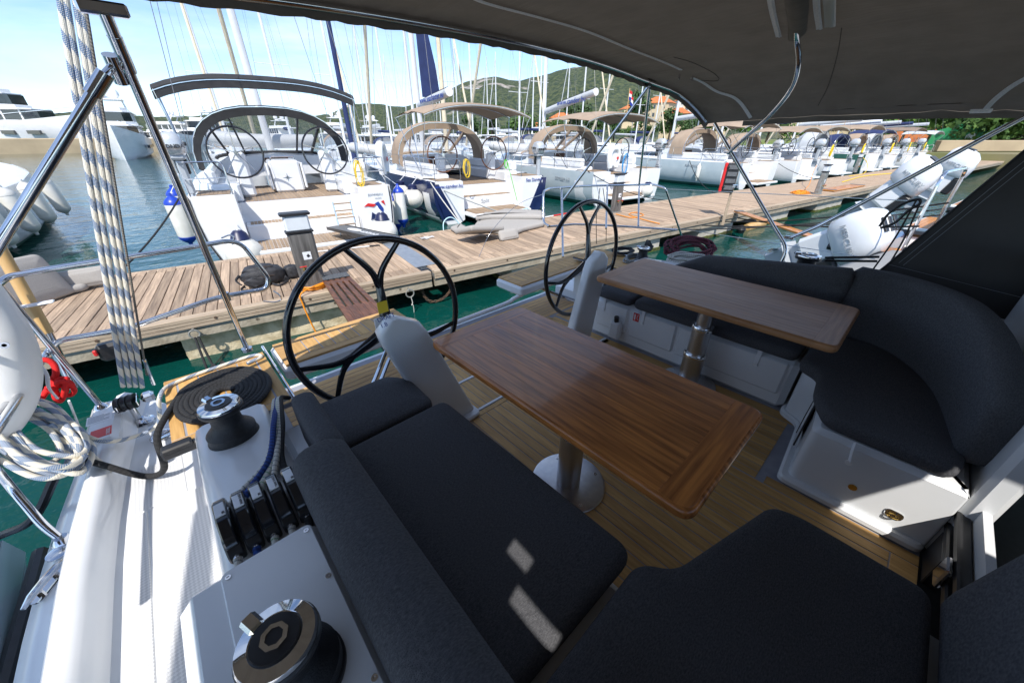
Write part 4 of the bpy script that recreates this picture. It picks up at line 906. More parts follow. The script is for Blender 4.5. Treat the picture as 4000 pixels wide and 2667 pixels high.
rope('mainsheet_tail', 'cream and blue rope tail lying across the deck to the teak pad', [hc + V((.02, .12, .05)), pz(150, 975, 1.40), pz(230, 1012, 1.33), pz(300, 1005, 1.24), pz(362, 975, 1.25), V((-.30, 2.10, 1.415)), V((-.24, 2.20, 1.413)), V((0, 2.235, 1.412)), V((.11, 2.235, 1.412)), V((.13, 2.19, 1.412)), V((.06, 2.165, 1.412))], .009, 'rope_blue')
rope('mainsheet_tail', 'short cream and blue rope end led through the bulwark', [hc + V((.04, .05, .0)), pz(170, 1010, 1.36), pz(222, 1055, 1.30), pz(255, 1085, 1.24)], .0095, 'rope_blue')
rope('flag_halyard', 'thin white lanyard dangling above the deck corner', [pz(158, 920, 1.55), pz(168, 945, 1.45), pz(184, 985, 1.29)], .004, 'white', 'cord')
# lifebuoy with red cord and white straps
lf = thing('lifebuoy', 'white horseshoe lifebuoy cropped at the picture edge', 'lifebuoy', tuple(py(20, 900, 2.2)))
pc = [py(-110, 640, 2.15), py(-50, 715, 2.12), py(-5, 780, 2.10), py(15, 850, 2.10), py(5, 920, 2.10), py(-40, 985, 2.08), py(-110, 1030, 2.05)]
MB().tube(arc(pc, 6), [.05] + [.085] * 35 + [.05], 16).build('horseshoe', M['white'], lf, ang=80)
MB().lathe([(.012, 0), (.012, .004), (.006, .004), (.006, 0)], 14, frame(py(10, 792, 2.0), (1, 0, 0), (0, 0, 1)) ).build('grommet', M['steel'], lf)
MB().tube(arc([py(72, 850, 2.2), py(95, 846, 2.18), py(108, 862, 2.16), py(112, 890, 2.16), py(132, 915, 2.15)], 6), .02, 8, flat=.2).build('strap', M['label'], lf)
rope('red_lashing', 'red cord tied in a knot round the rail', [py(82, 838, 2.38), py(100, 826, 2.36), py(122, 835, 2.35), py(128, 860, 2.33), py(112, 890, 2.32), py(92, 918, 2.30), py(78, 926, 2.30)], .011, 'redrope', 'cord')
kn = [py(118 + 26, 888 + 6, 2.30) + V((math.cos(t * 2.1) * .03, math.sin(t * 3.1) * .02, math.sin(t * 2.6) * .045)) for t in [k * .45 for k in range(18)]]
rope('red_lashing', 'lumpy red cord knot dangling over the water', [py(112, 866, 2.33), py(126, 882, 2.31)] + kn, .0095, 'redrope', 'cord', grp=None)
# wooden flagstaff in a steel socket
fp = [py(-30, 520, 2.60), py(108, 765, 2.52)]
fs = thing('flagstaff', 'pale wooden flagstaff strapped in a steel socket', 'flagstaff', tuple(fp[1])); MB().tube(fp, .022, 16).build('staff', M['wood_light'], fs)
MB().tube([fp[1].lerp(fp[0], .06), py(170, 890, 2.50)], .019, 14).build('socket', M['steel'], fs)
MB().box(tuple(py(0, 705, 2.50) + V((-.02, -.02, -.012))), tuple(py(122, 700, 2.50) + V((.01, .02, .012))), .006).build('strap', M['label'], fs)
# black stern light box clipped under the lower rail
lt = thing('rail_lamp', 'small black lamp box clipped under the lower stern rail', 'lamp', tuple(py(255, 800, 2.5)))
c0 = py(255, 800, 2.52); MB().box(tuple(c0 + V((-.05, -.03, -.055))), tuple(c0 + V((.05, .03, .035))), .014).build('housing', M['black'], lt); MB().tube([py(190, 775, 2.5), py(250, 765, 2.5), py(300, 752, 2.5)], .007, 6).build('clip', M['black'], lt)
MB().box(tuple(c0 + V((-.06, -.035, -.01))), tuple(c0 + V((-.045, -.02, .02))), .004).build('red_lens', M['red'], lt)
# rope heaps on the far quarter
hank('rope_heap', 'heap of black rope with red flecks behind the far table', pz(1585, 578, 1.48) + V((0, .02, .02)), (.19, -.16, 0), 13, .0115, 'rope_red', .85, .8, (.06, .06, .085), .05)
hank('rope_heap', 'cream and yellow rope tail under the red-flecked heap', pz(1580, 596, 1.46), (.16, -.13, 0), 6, .010, 'rope_white', .9, .6, (.05, .08, .03), .03)
hank('grey_rope_coil', 'grey rope coil lying beside the far wheel', pz(1455, 594, 1.42), (.17, .02, 0), 5, .008, 'rope_grey', .8, .6, (.0, .09, .02), .02)
hank('black_rope_coil', 'black rope coil on the far quarter behind the wheel', pz(1430, 578, 1.42), (.16, -.02, 0), 6, .011, 'rope_black', .75, .7, (.0, .12, .01), .02)
hank('black_rope_bundle', 'black dock line bundled round the far cleat', pz(1490, 566, 1.42), (.09, .03, 0), 5, .014, 'rope_black', .8, .6, (.0, .05, .04), .03)
for k, (a, b, z) in enumerate((((1895, 592), (2020, 590), 1.50), ((1895, 599), (2015, 600), 1.48))):
    rope('dock_line', ('upper', 'lower')[k] + ' black braided line leading forward from the far winch', [px(a[0], a[1], 3.38), px(b[0], b[1], 3.38)], .008, 'rope_black', n=8, sm=2)
for k, (a, b, x1) in enumerate((((2105, 460), (1990, 640), 3.6), ((2112, 470), (2022, 640), 3.6))):
    rope('hanging_line', ('outer', 'inner')[k] + ' black line hanging beside the dark side curtain', [px(a[0], a[1], x1), px((a[0] + b[0]) / 2 + 6, (a[1] + b[1]) / 2, x1), px(b[0], b[1], x1)], .006, 'black', n=6)
rope('hanging_line_loop', 'black rope loop knotted on the wire lifeline', [px(2020, 520, 3.6), px(2040, 492, 3.6), px(2070, 470, 3.6), px(2108, 458, 3.6), px(2112, 468, 3.6), px(2085, 485, 3.6), px(2055, 512, 3.6), px(2022, 524, 3.6)], .009, 'black', n=6)
# dark lines hanging by the far stern rail
for k, (a, b, y) in enumerate((((1378, 432), (1370, 560), 2.45), ((1385, 432), (1392, 555), 2.45))):
    rope('rail_line', ('first', 'second')[k] + ' thin black line hanging from the far stern rail', [py(a[0], a[1], y), py((a[0] + b[0]) / 2 - 4 + 8 * k, (a[1] + b[1]) / 2, y), py(b[0], b[1], y)], .004, 'black', n=6, grp=None)
# ================================================================== generic stern-to sailing yacht, built round its own origin (x to starboard, y forward, z up)
def hull_b(t, hb): return hb * (.93 + .07 * t / .3) if t < .3 else hb * max(.012, 1 - ((t - .3) / .7) ** 2.3)
def hull_sec(t, hb, L, F, zmax=None):
    b = hull_b(t, hb); zt = F + .30 * t * t; y = t * L; k = 1 - .25 * t
    return [(0, y, -.45), (.50 * b * k, y, -.38), (.80 * b * k, y, -.16), (.93 * b * (1 - .1 * t), y, .12), (.985 * b, y, .38 * zt), (b, y, .72 * zt), (.995 * b, y, zt)]
def both(mbf): return [mbf(1), mbf(-1)]
def rigging(root, my, mh, hb, L, zd, det, boom, mastm='mast', sail=True, spread=2):
    MB().tube([(0, my, zd), (0, my, mh * .6), (0, my - .05, mh)], [.105, .10, .07], 10, flat=.7).build('mast', M[mastm], root)
    for k in range(spread):
        z = zd + (mh - zd) * (k + 1) / (spread + 1); w = 1.25 - .25 * k
        MB().tube([(-w, my - .25, z + .06), (0, my, z), (w, my - .25, z + .06)], .028, 6).build('spreader', M[mastm], root)
    MB().tube([(0, my + .1, mh - .1), (0, L * .97, zd + .2)], .085 if sail else .012, 8).build('furled_sail' if sail else 'forestay', M['sail' if sail else 'stay'], root)
    for s in (1, -1):
        w = 1.25
        MB().tube([(s * hb * .96, my - .3, zd), (s * w, my - .25, zd + (mh - zd) / 3), (s * .9, my - .2, zd + (mh - zd) * .66), (0, my, mh - .3)], .007, 4).build('shroud', M['stay'], root)
        MB().tube([(s * hb * .8, .15, zd), (0, my - .05, mh)], .006, 4).build('backstay', M['stay'], root)
    if boom:
        zb, ya, mt, up = boom; b0 = V((0, my - .15, zb)); b1 = V((0, ya, zb + up))
        o = MB().tube([b0, b0.lerp(b1, .5), b1], [.13, .15, .135], 14).build('boom', M[mt], root)
        if det > 1:
            MB().tube([b1 - V((0, .03, 0)), b1 - V((0, -.02, 0))], .142, 14).build('boom_end', M['white'], o)
            MB().tube([b1 + V((0, .05, .1)), (0, my - .05, mh)], .006, 4).build('topping_lift', M['stay'], o)
            MB().tube([b0 + V((0, -.1, .16)), b0.lerp(b1, .5) + V((0, 0, .17)), b1 + V((0, .1, .15))], .012, 5).build('zip_line', M['ink_black'], o)
        return o
def wheel(root, x, y, z, r, mt, spk=5):
    o = MB().tube([(x + r * math.cos(2 * PI * k / 40), y + .03 * 0, z + r * math.sin(2 * PI * k / 40)) for k in range(40)], .022, 8, closed=True).build('steering_wheel', M[mt], root)
    for k in range(spk):
        a = PI / 2 + 2 * PI * k / spk; MB().tube([(x, y, z), (x + r * math.cos(a), y, z + r * math.sin(a))], .012, 6).build('spoke', M['steel'], o)
    MB().tube([(x, y - .05, z), (x, y + .12, z)], .05, 12).build('hub', M['steel'], o); return o
def arch(hw, y, z0, z1, n=16, p=2.6):
    """Points of a canvas hoop from side to side."""
    out = []
    for k in range(n + 1):
        a = PI * k / n; c = math.cos(a); s = math.sin(a); out.append(V((-hw * math.copysign(abs(c) ** (2 / p), c), y, z0 + (z1 - z0) * abs(s) ** (2 / p))))
    return out
def yacht(label, cx, cy, hd, hb=2.2, L=13.5, F=1.3, hull='gel_hull', boot='antifoul', sole=1.05, det=2, wm='blackgloss', wx=1.1, wz=1.95, wr=.48, hood=None, bim=None, boom=None, mast=18.5, mastm='mast', sail=True, table=False, teak='teak_old', ladder=False, rig=True, grp='yachts moored stern-to along the pontoon', ow=1.15, plat=True, quarter=None):
    r = thing('sailing_yacht', label, 'yacht', (0, 0, 0), grp); n = 22 if det > 1 else 12
    st = [hull_sec((k / n) ** 1.0, hb, L, F) for k in range(n + 1)]
    hs = []
    for s_ in st: hs.append([(-x, y, z) for x, y, z in s_[::-1]] + [(x, y, z) for x, y, z in s_[1:]])
    y0i = .9
    MB().loft([[V(p) for p in s_] for s_ in hs]).build('hull', M[hull], r, ang=60)
    bs = []
    for s_ in st:
        a, b = V(s_[2]), V(s_[3]); lo = a.lerp(b, .45); hi = V(s_[3]).lerp(V(s_[4]), .10); bs.append([V((-hi.x - .006, hi.y, hi.z)), V((-b.x - .006, b.y, b.z)), V((-lo.x - .006, lo.y, lo.z))])
    for s in (1, -1): MB().loft([[V((p.x * s, p.y, p.z)) for p in q] for q in bs]).build('boot_stripe', M[boot], r)
    zt = F
    # transom quarters either side of the open stern
    for s in (1, -1):
        secs = []
        for y, k in ((-.02, .97), (0.12, .995), (.5, 1.0), (1.0, 1.0)):
            b = hull_sec(max(y, 0) / L, hb, L, F); poly = [V((s * ow, y + .10 * 0, .12))] + [V((s * p[0] * k, y, p[2] if i < 5 else p[2] * (1 if k > .98 else .985))) for i, p in enumerate(b) if i >= 2] + [V((s * ow, y, zt * (1 if k > .98 else .985)))]
            poly[0].z = min(.12, poly[1].z + .2) if False else .10; secs.append(poly)
        MB().loft(secs, True, True).build('transom_quarter', M[quarter or 'gel_hull'], r, ang=50)
        # side deck, coaming, seat
        ys = [1.0, 2.2, 3.4, 4.6, 6.5, 9, L * .86]
        sd = []
        for y in ys:
            b = hull_b(y / L, hb); z = F + .30 * (y / L) ** 2; inn = 1.62 if y < 4.7 else 1.45 * max(0, (1 - (y - 4.6) / (L * .8)))
            sd.append([V((s * b * .995, y, z)), V((s * b * .96, y, z + .03)), V((s * min(inn, b * .8), y, z + .02)), V((s * min(inn, b * .8), y, z - .3))])
        MB().loft(sd).build('side_deck', M['gel_hull'], r)
        MB().box((s * 1.12, 1.0, sole - .02), (s * 1.66, 4.55, zt + .12), .05).build('cockpit_seat', M['gel'], r)
        MB().box((s * 1.50, 1.1, zt + .1), (s * 1.72, 4.55, zt + .42), .06).build('coaming', M['gel'], r)
        if det > 1:
            strips(r, *sorted((s * (ow + .06), s * (hb * .86))), .12, .85, zt + .018, w=.07, m=M[teak])
            MB().box((s * (wx - .16), 1.75, sole), (s * (wx + .16), 2.0, wz + .02), .06).build('helm_pedestal', M['gel'], r)
        else: MB().box((s * ow + s * .05, .12, zt), (s * hb * .86, .9, zt + .02)).build('teak_pad', M[teak], r, smooth=False)
        wheel(r, s * wx, 1.62, wz, wr, wm, 5 if det > 1 else 3)
        # stern rail
        rz = zt + .62; b = hb * .90
        if det: 
            t_ = MB().tube(fillet([V((s * (ow + .02), .08, zt)), V((s * (ow + .02), .08, rz)), V((s * b, .10, rz)), V((s * (b + .12), 2.3, rz + .02)), V((s * (b + .12), 2.35, zt))], .12, 4), .014, 8).build('stern_rail', M['steel'], r)
            MB().tube([V((s * (ow + .02), .085, zt + .32)), V((s * b, .11, zt + .32)), V((s * (b + .12), 2.3, zt + .34))], .011, 6).build('rail_bar', M['steel'], t_); MB().tube([V((s * b, .11, zt)), V((s * b, .11, rz))], .012, 6).build('rail_post', M['steel'], t_)
            if det > 1:
                for yy in (4.2, 6.2, 8.2): MB().tube([V((s * hull_b(yy / L, hb) * .96, yy, zt)), V((s * hull_b(yy / L, hb) * .96, yy, zt + .66))], .012, 6).build('stanchion', M['steel'], r)
                for dz in (.34, .65): MB().tube([V((s * hull_b(yy / L, hb) * .96, yy, zt + dz)) for yy in (2.35, 4.2, 6.2, 8.2, 11)], .005, 4).build('lifeline', M['stay'], r)
    MB().box((-ow - .4, .98, sole - .06), (ow + .4, 4.6, sole - .012)).build('cockpit_sole', M['caulk' if det > 1 else teak], r, smooth=False)
    if det > 1: strips(r, -1.1, 1.1, 1.0, 4.5, sole, w=.085, gap=.010, m=M[teak])
    MB().box((-ow, .93, .2), (ow, 1.0, sole - .014), .0).build('transom_riser', M['gel_hull'], r, smooth=False)
    if plat:
        MB().box((-ow + .01, -.62, .22), (ow - .01, .93, .335), .03).build('swim_platform', M['gel_hull'], r)
        MB().box((-ow + .01, .46, .33), (ow - .01, .93, .70), .02).build('transom_step', M['gel_hull'], r)
        if det > 1:
            strips(r, -ow + .12, ow - .12, -.55, .40, .349, w=.072, gap=.010, m=M[teak]); strips(r, -ow + .1, ow - .1, .52, .88, .712, w=.072, gap=.010, m=M[teak])
    # coachroof and companionway
    secs = []
    for y, w, z in ((4.55, 1.62, .50), (5.2, 1.60, .52), (6.5, 1.42, .46), (8.2, 1.05, .34), (9.6, .62, .16), (10.2, .35, .02)):
        z0 = F + .3 * (y / L) ** 2; secs.append([V((-w, y, z0 - .02)), V((-w * .93, y, z0 + z * .7)), V((-w * .75, y, z0 + z)), V((0, y, z0 + z + .07)), V((w * .75, y, z0 + z)), V((w * .93, y, z0 + z * .7)), V((w, y, z0 - .02))])
    MB().loft(secs, False, True).build('coachroof', M['gel'], r, ang=40)
    MB().box((-.33, 4.50, sole + .1), (.33, 4.56, zt + .5), .01).build('companionway', M['wood_dark' if det > 1 else 'glass'], r)
    for s in (1, -1):
        MB().loft([[V((s * 1.545, 5.3, zt + .12)), V((s * 1.50, 5.3, zt + .34))], [V((s * 1.36, 6.8, zt + .16)), V((s * 1.33, 6.8, zt + .34))], [V((s * 1.06, 8.0, zt + .17)), V((s * 1.04, 8.0, zt + .26))]]).build('cabin_window', M['glass'], r)
    if table: 
        t_ = MB().box((-.36, 2.35, sole), (.36, 3.45, sole + .78), .05).build('cockpit_table', M['gel'], r)
        MB().box((-.44, 2.30, sole + .08), (-.38, 3.40, sole + .72), .02).build('table_leaf', M['gel'], t_); MB().box((.38, 2.30, sole + .08), (.44, 3.40, sole + .72), .02).build('table_leaf', M['gel'], t_)
        MB().tube(fillet([V((-.28, 2.45, sole + .78)), V((-.28, 2.45, sole + .87)), V((.28, 2.45, sole + .87)), V((.28, 2.45, sole + .78))], .06), .018, 8).build('table_rail', M['steel'], t_)
        for k in range(8):
            a = 2 * PI * k / 8; q = .12 if k % 2 == 0 else .07; c = V((0, 2.346, sole + .36)); MB().add([c + V((.018 * math.cos(a - 1.57), 0, .018 * math.sin(a - 1.57))), c + V((q * math.cos(a), 0, q * math.sin(a))), c + V((.018 * math.cos(a + 1.57), 0, .018 * math.sin(a + 1.57)))], [(0, 1, 2)]).build('star_point', M['ink_grey' if k % 2 else 'steel'], t_, smooth=False)
    if ladder:
        l_ = thing('x', '', '') if False else None
        for s in (.62, 1.02): MB().tube([V((s, -.10, .35)), V((s, .02, 1.12))], .022, 8).build('ladder_rail', M['steel'], r)
        for k in range(5): MB().box((.62, -.10 + .024 * k - .03, .42 + .16 * k), (1.02, -.10 + .024 * k + .03, .445 + .16 * k), .004).build('ladder_rung', M[teak], r)
    if hood:
        mt, hw, ztop = hood; zb = zt + .30
        MB().loft([arch(hw, 3.75, zb, ztop), arch(hw, 4.05, zb, ztop + .06), arch(hw * .985, 4.7, zb, ztop - .02)]).build('sprayhood', M[mt], r, ang=70)
        MB().loft([arch(hw * 1.004, 3.74, zb, ztop + .01), arch(hw * .93, 3.76, zb - .1, ztop - .20)]).build('hood_valance', M[mt], r, ang=70)
        A = arch(hw * .985, 4.7, zb, ztop - .02); Bq = arch(hw * .80, 5.75, zt + .45, zt + .62)
        wn = MB().loft([A, Bq]).build('hood_window', M['vinyl'], r, ang=70)
        for k in (4, 6, 10, 12):
            MB().tube([A[k], Bq[k]], .075, 6, flat=.3).build('hood_seam', M[mt], wn)
        MB().tube(Bq, .05, 6).build('hood_hem', M[mt], wn); MB().tube(arch(hw * 1.0, 3.75, zb, ztop + .005), .018, 6).build('hood_bow', M['steel'], r)
    if bim:
        mt, hw, ztop, ya, yb, kind = bim; dr = .30
        rows = []
        for k in range(9 if det > 1 else 5):
            u = k / (8 if det > 1 else 4); y = ya + (yb - ya) * u; sag = .045 * math.sin(PI * u * 3) ** 2 * (1 if kind == 'up' else 0); edge = .10 * (abs(2 * u - 1) ** 4)
            rows.append([V((-hw + 2 * hw * i / 16, y, ztop - dr * abs(2 * i / 16 - 1) ** (2.4 if kind == 'up' else 3) - sag - edge)) for i in range(17)])
        MB().loft(rows).build('bimini', M[mt], r, ang=80); MB().loft([[p + V((0, 0, -.015)) for p in q] for q in rows]).build('bimini_lining', M[mt], r, ang=80)
        e = [q + V((0, 0, -.07 if kind == 'up' else -.20)) for q in rows[0]]; MB().loft([rows[0], e]).build('bimini_hem', M[mt], r)
        if det:
            for s in (0, 16):
                x = (-hw if s == 0 else hw); foot = V((x * .90, (ya + yb) / 2 - .2, zt))
                for k in ((0, 4, 8) if det > 1 else (0, 4)):
                    MB().tube([foot, rows[k][s] + V((-.03 * (1 if s else -1), 0, 0))], .013, 6).build('bimini_leg', M['steel'], r)
            for k in ((0, 4, 8) if det > 1 else (0,)): MB().tube([p + V((0, 0, -.035)) for p in rows[k]], .014, 6).build('bimini_bow', M['steel'], r)
    if rig: r_boom = rigging(r, 5.9, mast, hb, L, zt + .5, det, boom, mastm, sail)
    else: r_boom = None
    place(r, (cx, cy, 0), RAD(hd)); OFF[r.name] = V()
    r['boom_name'] = r_boom.name if r_boom else ''
    return r
def loc(r, x, y, z): return Matrix.Translation(r.location) @ Matrix.Rotation(r.rotation_euler.z, 4, 'Z') @ V((x, y, z))
def outboard(p, rz, label, s=1.0, grp='small outboard motors on stern rails', word='HONDA', cowl='alu', pitch=0.0):
    t = thing('outboard_motor', label, 'outboard', (0, 0, 0), grp); OFF[t.name] = V()
    secs = []
    for z, a, b, o in ((0, .10, .15, 0), (.05, .15, .22, .01), (.14, .165, .24, .01), (.24, .155, .225, .0), (.32, .12, .18, -.01), (.36, .05, .09, -.02)): secs.append([V((a * math.copysign(abs(math.cos(q)) ** .7, math.cos(q)), o + b * math.copysign(abs(math.sin(q)) ** .7, math.sin(q)), z)) for q in [2 * PI * k / 20 for k in range(20)]])
    c = MB().loft(secs, True, True).build('cowling', M['silver_cowl'], t, ang=70)
    MB().box((-.11, -.17, -.06), (.11, .17, .02), .03).build('pan', M['gel_grey'], t)
    MB().box((-.06, -.10, -.62), (.06, .05, -.05), .03).build('leg', M['gel_grey'], t); MB().box((-.015, -.13, -.95), (.015, .08, -.60), .01).build('skeg', M['gel_grey'], t)
    MB().box((-.11, -.16, -.66), (.11, .04, -.64), .008).build('cavitation_plate', M['gel_grey'], t)
    MB().box((-.09, .06, -.30), (.09, .16, -.02), .02).build('clamp_bracket', M['black'], t); MB().tube([(0, .15, -.02), (.05, .45, .06)], .018, 8).build('tiller', M['black'], t)
    for k in range(3):
        a = k * 2.1; MB().tube([(0, -.14, -.78), (.10 * math.cos(a), -.16, -.78 + .10 * math.sin(a))], [.03, .045], 6, flat=.25).build('propeller_blade', M['gel_grey'], t)
    if word:
        for s_ in (1, -1): text(word, .085, frame((s_ * .170, (-.17) * s_, .15), (0, s_, 0), (0, 0, 1)), M['ink_black'], c, ex=.003)
        text(word, .085, frame((-.155, -.236, .12), (1, 0, 0), (0, 0, 1)), M['ink_black'], c, ex=.012)
    t.location = p; t.rotation_euler = (pitch, 0, rz); t.scale = (s, s, s); return t
M['silver_cowl'] = mat('silver_cowl', (.55, .57, .59), .25, .3, coat=.4)
def fender(p, label, L=.75, r=.14, cap='fender_blue', tilt=0.0, rz=0.0, grp='cylindrical fenders', rope_to=None):
    t = thing('fender', label, 'fender', (0, 0, 0), grp); OFF[t.name] = V(); h = L / 2
    MB().lathe([(r * .55, -h + .02), (r * .9, -h + .08), (r, -h + .16), (r, h - .16), (r * .9, h - .08), (r * .55, h - .02)], 20).build('body', M['fender'], t)
    for s in (1, -1): MB().lathe(([(.03, s * (h + .10)), (.04, s * (h + .04)), (r * .68, s * (h - .02)), (r * .95, s * (h - .075)), (r * 1.0, s * (h - .125))][::s]), 20).build('end_cap', M[cap], t)
    t.location = p; t.rotation_euler = (tilt, 0, rz)
    if rope_to is not None: 
        w = V(rope_to) - V(p); m = t.rotation_euler.to_matrix().inverted(); MB().tube([V((0, 0, h + .06)), m @ w], .008, 6).build('lanyard', M['label'], t)
    return t
def ball(p, label, r=.34, rope_to=None, grp='round ball fenders'):
    t = thing('ball_fender', label, 'fender', (0, 0, 0), grp); OFF[t.name] = V()
    MB().lathe([(.0, -r)] + [(r * math.cos(a), r * math.sin(a)) for a in [-PI / 2 + PI * k / 14 for k in range(1, 12)]] + [(r * .42, r * 1.0), (.10, r * 1.28)], 24).build('body', M['fender'], t)
    MB().lathe([(r * .54, r * .93), (r * .48, r * 1.0), (.14, r * 1.26), (.08, r * 1.42), (0, r * 1.42)], 18).build('neck', M['fender_navy'], t); t.location = p
    if rope_to is not None: MB().tube([V((0, 0, r * 1.4)), V(rope_to) - V(p)], .010, 6).build('lanyard', M['label'], t)
    return t
def flag(p, h, label, cols=((.62, .02, .03), (.75, .75, .75), (.01, .03, .28)), w=.5, grp='national flags on stern staffs', lean=.0):
    t = thing('flag', label, 'flag', (0, 0, 0), grp); OFF[t.name] = V(); MB().tube([(0, 0, 0), (lean * h, 0, h)], .012, 6).build('staff', M['wood_light'], t)
    for k, c in enumerate(cols):
        key = 'flag%d' % k
        if key not in M: M[key] = mat('flag_cloth_%d' % k, c, .8, c2=tuple(q * .8 for q in c), ns=5)
        z0 = h - .04 - .11 * (k + 1); rows = [[V((lean * h + .02 + w * .62 * i / 8, .05 * math.sin(i * 1.3 + k * .3), z0 + q - .28 * (i / 8) ** 1.5)) for i in range(9)] for q in (0, .11)]
        MB().loft(rows).build('stripe', M[key], t)
    t.location = p; return t
# ================================================================== neighbouring yachts across the pontoon
M['canvas_tan2'] = mat('brown_canvas', (.26, .19, .14), .85, c2=(.22, .16, .12), ns=2.2, bump=(6, .3)); M['fender_grey'] = mat('fender_grey', (.60, .59, .55), .4)
nb = thing('neighbouring_boat', 'pale grey hull of the boat moored close alongside our side deck', 'motor boat', (-2.2, .4, 0))
MB().loft([[V((-3.1, y, z)), V((-3.0, y, .3)), V((-2.2, y, -.3)), V((-1.15 - d, y, .25)), V((-.96 - d, y, z - .12)), V((-.98 - d, y, z))] for y, z, d in ((2.55, .66, .30), (2.35, .84, .08), (1.5, .90, 0), (-2.5, .98, .0))], False, True).build('hull', M['silver'], nb, ang=40)
MB().loft([[V((-3.1, y, z + .01)), V((-1.02 - d, y, z + .012))] for y, z, d in ((2.5, .68, .28), (2.3, .84, .08), (1.5, .90, 0), (-2.5, .98, .0))]).build('deck', M['gel'], nb)
MB().tube([V((-.965, y, z)) for y, z in ((2.25, .76), (1.5, .80), (-2.5, .88))], .028, 8).build('rubbing_strake', M['black'], nb)
MB().tube(arc([V((-1.10, 2.15, .87)), V((-1.06, 1.95, .95)), V((-1.08, 1.75, .91))], 4), .012, 8).build('hand_rail', M['steel'], nb)
MB().tube(arc([V((-1.35, 2.2, .88)), V((-1.05, 2.25, .93)), V((-.85, 2.1, 1.05)), V((-.68, 2.02, 1.27))], 5), .016, 8).build('fender_line', M['black'], nb)
MB().loft([[V((-3.2 + 1.72 * k / 8, y, 2.74 - .12 * abs(2 * k / 8 - 1) ** 3)) for k in range(9)] for y in (1.75, .6, -.6, -1.6)]).build('bimini', M['canvas_black'], nb)  # out-of-view canopy, added to shade the outer ledge of our deck
for y in (1.6, -1.4): MB().tube([V((-1.5, y, 2.6)), V((-1.2, y, .9))], .014, 8).build('bimini_leg', M['steel'], nb)
MB().tube([V((-1.28, .62, 2.9)), V((-1.46, -.55, 2.9))], [.03, .06], 8).build('boom', M['mast'], nb)  # unseen spar, added to throw a diagonal shadow on our side deck
HD = -8.8
b1 = yacht('big white yacht with folded black bimini and clear sprayhood, stern ladder down', 2.45, 9.75, HD, hb=2.2, L=15.5, F=1.42, sole=1.15, table=True, ladder=True, wx=.98, wz=2.15, wr=.54,
    hood=('canvas_black', 1.95, 3.2), bim=('canvas_black', 2.15, 3.80, 2.45, 3.05, 'fold'), mast=21, boom=None, ow=1.25)
text('JEANNEAU', .075, frame((1.45, -.035, 1.20), (1, 0, 0), (0, 0, 1)), M['ink_grey'], b1, ex=.002); text('YACHTS', .045, frame((1.60, -.035, 1.12), (1, 0, 0), (0, 0, 1)), M['ink_grey'], b1, ex=.002)
# torn red and blue graphic on the transom
for pts, m_ in (([(-.02, .02), (.10, .10), (.30, .06), (.22, .0), (.08, .03)], 'red'), ([(.26, .08), (.36, .12), (.46, -.05), (.44, -.16), (.36, -.06)], 'ink_blue'), ([(.42, .12), (.50, .14), (.52, .02)], 'red'), ([(.10, -.32), (.16, -.12), (.26, -.20), (.40, -.30), (.24, -.28)], 'navy'), ([(.40, -.24), (.52, -.22), (.50, -.32)], 'red')):
    MB().prism([(a, b) for a, b in pts], 0, .003, 0, frame((1.32, -.036, .93), (1, 0, 0), (0, 0, 1))).build('transom_graphic', M[m_], b1, smooth=False)
b2 = yacht('navy blue yacht with tan bimini and brown wheels', 8.4, 10.0, HD, hb=2.25, L=14.5, F=1.28, hull='navy', boot='label', wm='wood_dark', wx=1.02, wz=1.95, wr=.54, hood=('canvas_tan', 1.85, 2.95), bim=('canvas_tan', 1.95, 3.48, .65, 3.3, 'up'), boom=(3.62, 2.9, 'sailcover', .25), mast=20, sail=True)
b3 = yacht('silver hulled yacht with tan bimini and wide white stern', 14.9, 8.9, HD, hb=2.25, L=15, F=1.28, hull='silver', wx=1.2, wz=1.95, hood=('canvas_tan', 1.85, 2.95), bim=('canvas_tan', 2.1, 3.42, .5, 3.4, 'up'), boom=(3.6, 2.4, 'sailcover', .55), mast=20)
b4 = yacht('silver grey yacht whose long side shows behind the red rescue board', 25.0, 6.9, HD, hb=2.15, L=14, F=1.28, hull='silver', wx=1.1, hood=('canvas_tan', 1.8, 2.9), bim=('canvas_tan', 2.0, 3.3, .4, 3.3, 'up'), boom=(3.5, 1.8, 'sailcover', .3), mast=19)
far_l = ['white yacht behind the first far service post', 'white yacht with a tan bimini beyond the silver grey one', 'green hulled yacht far along the pontoon', 'white yacht with a blue sprayhood far along the pontoon', 'small white yacht far down the row', 'second last white yacht of the far row', 'last white yacht before the green shelter']
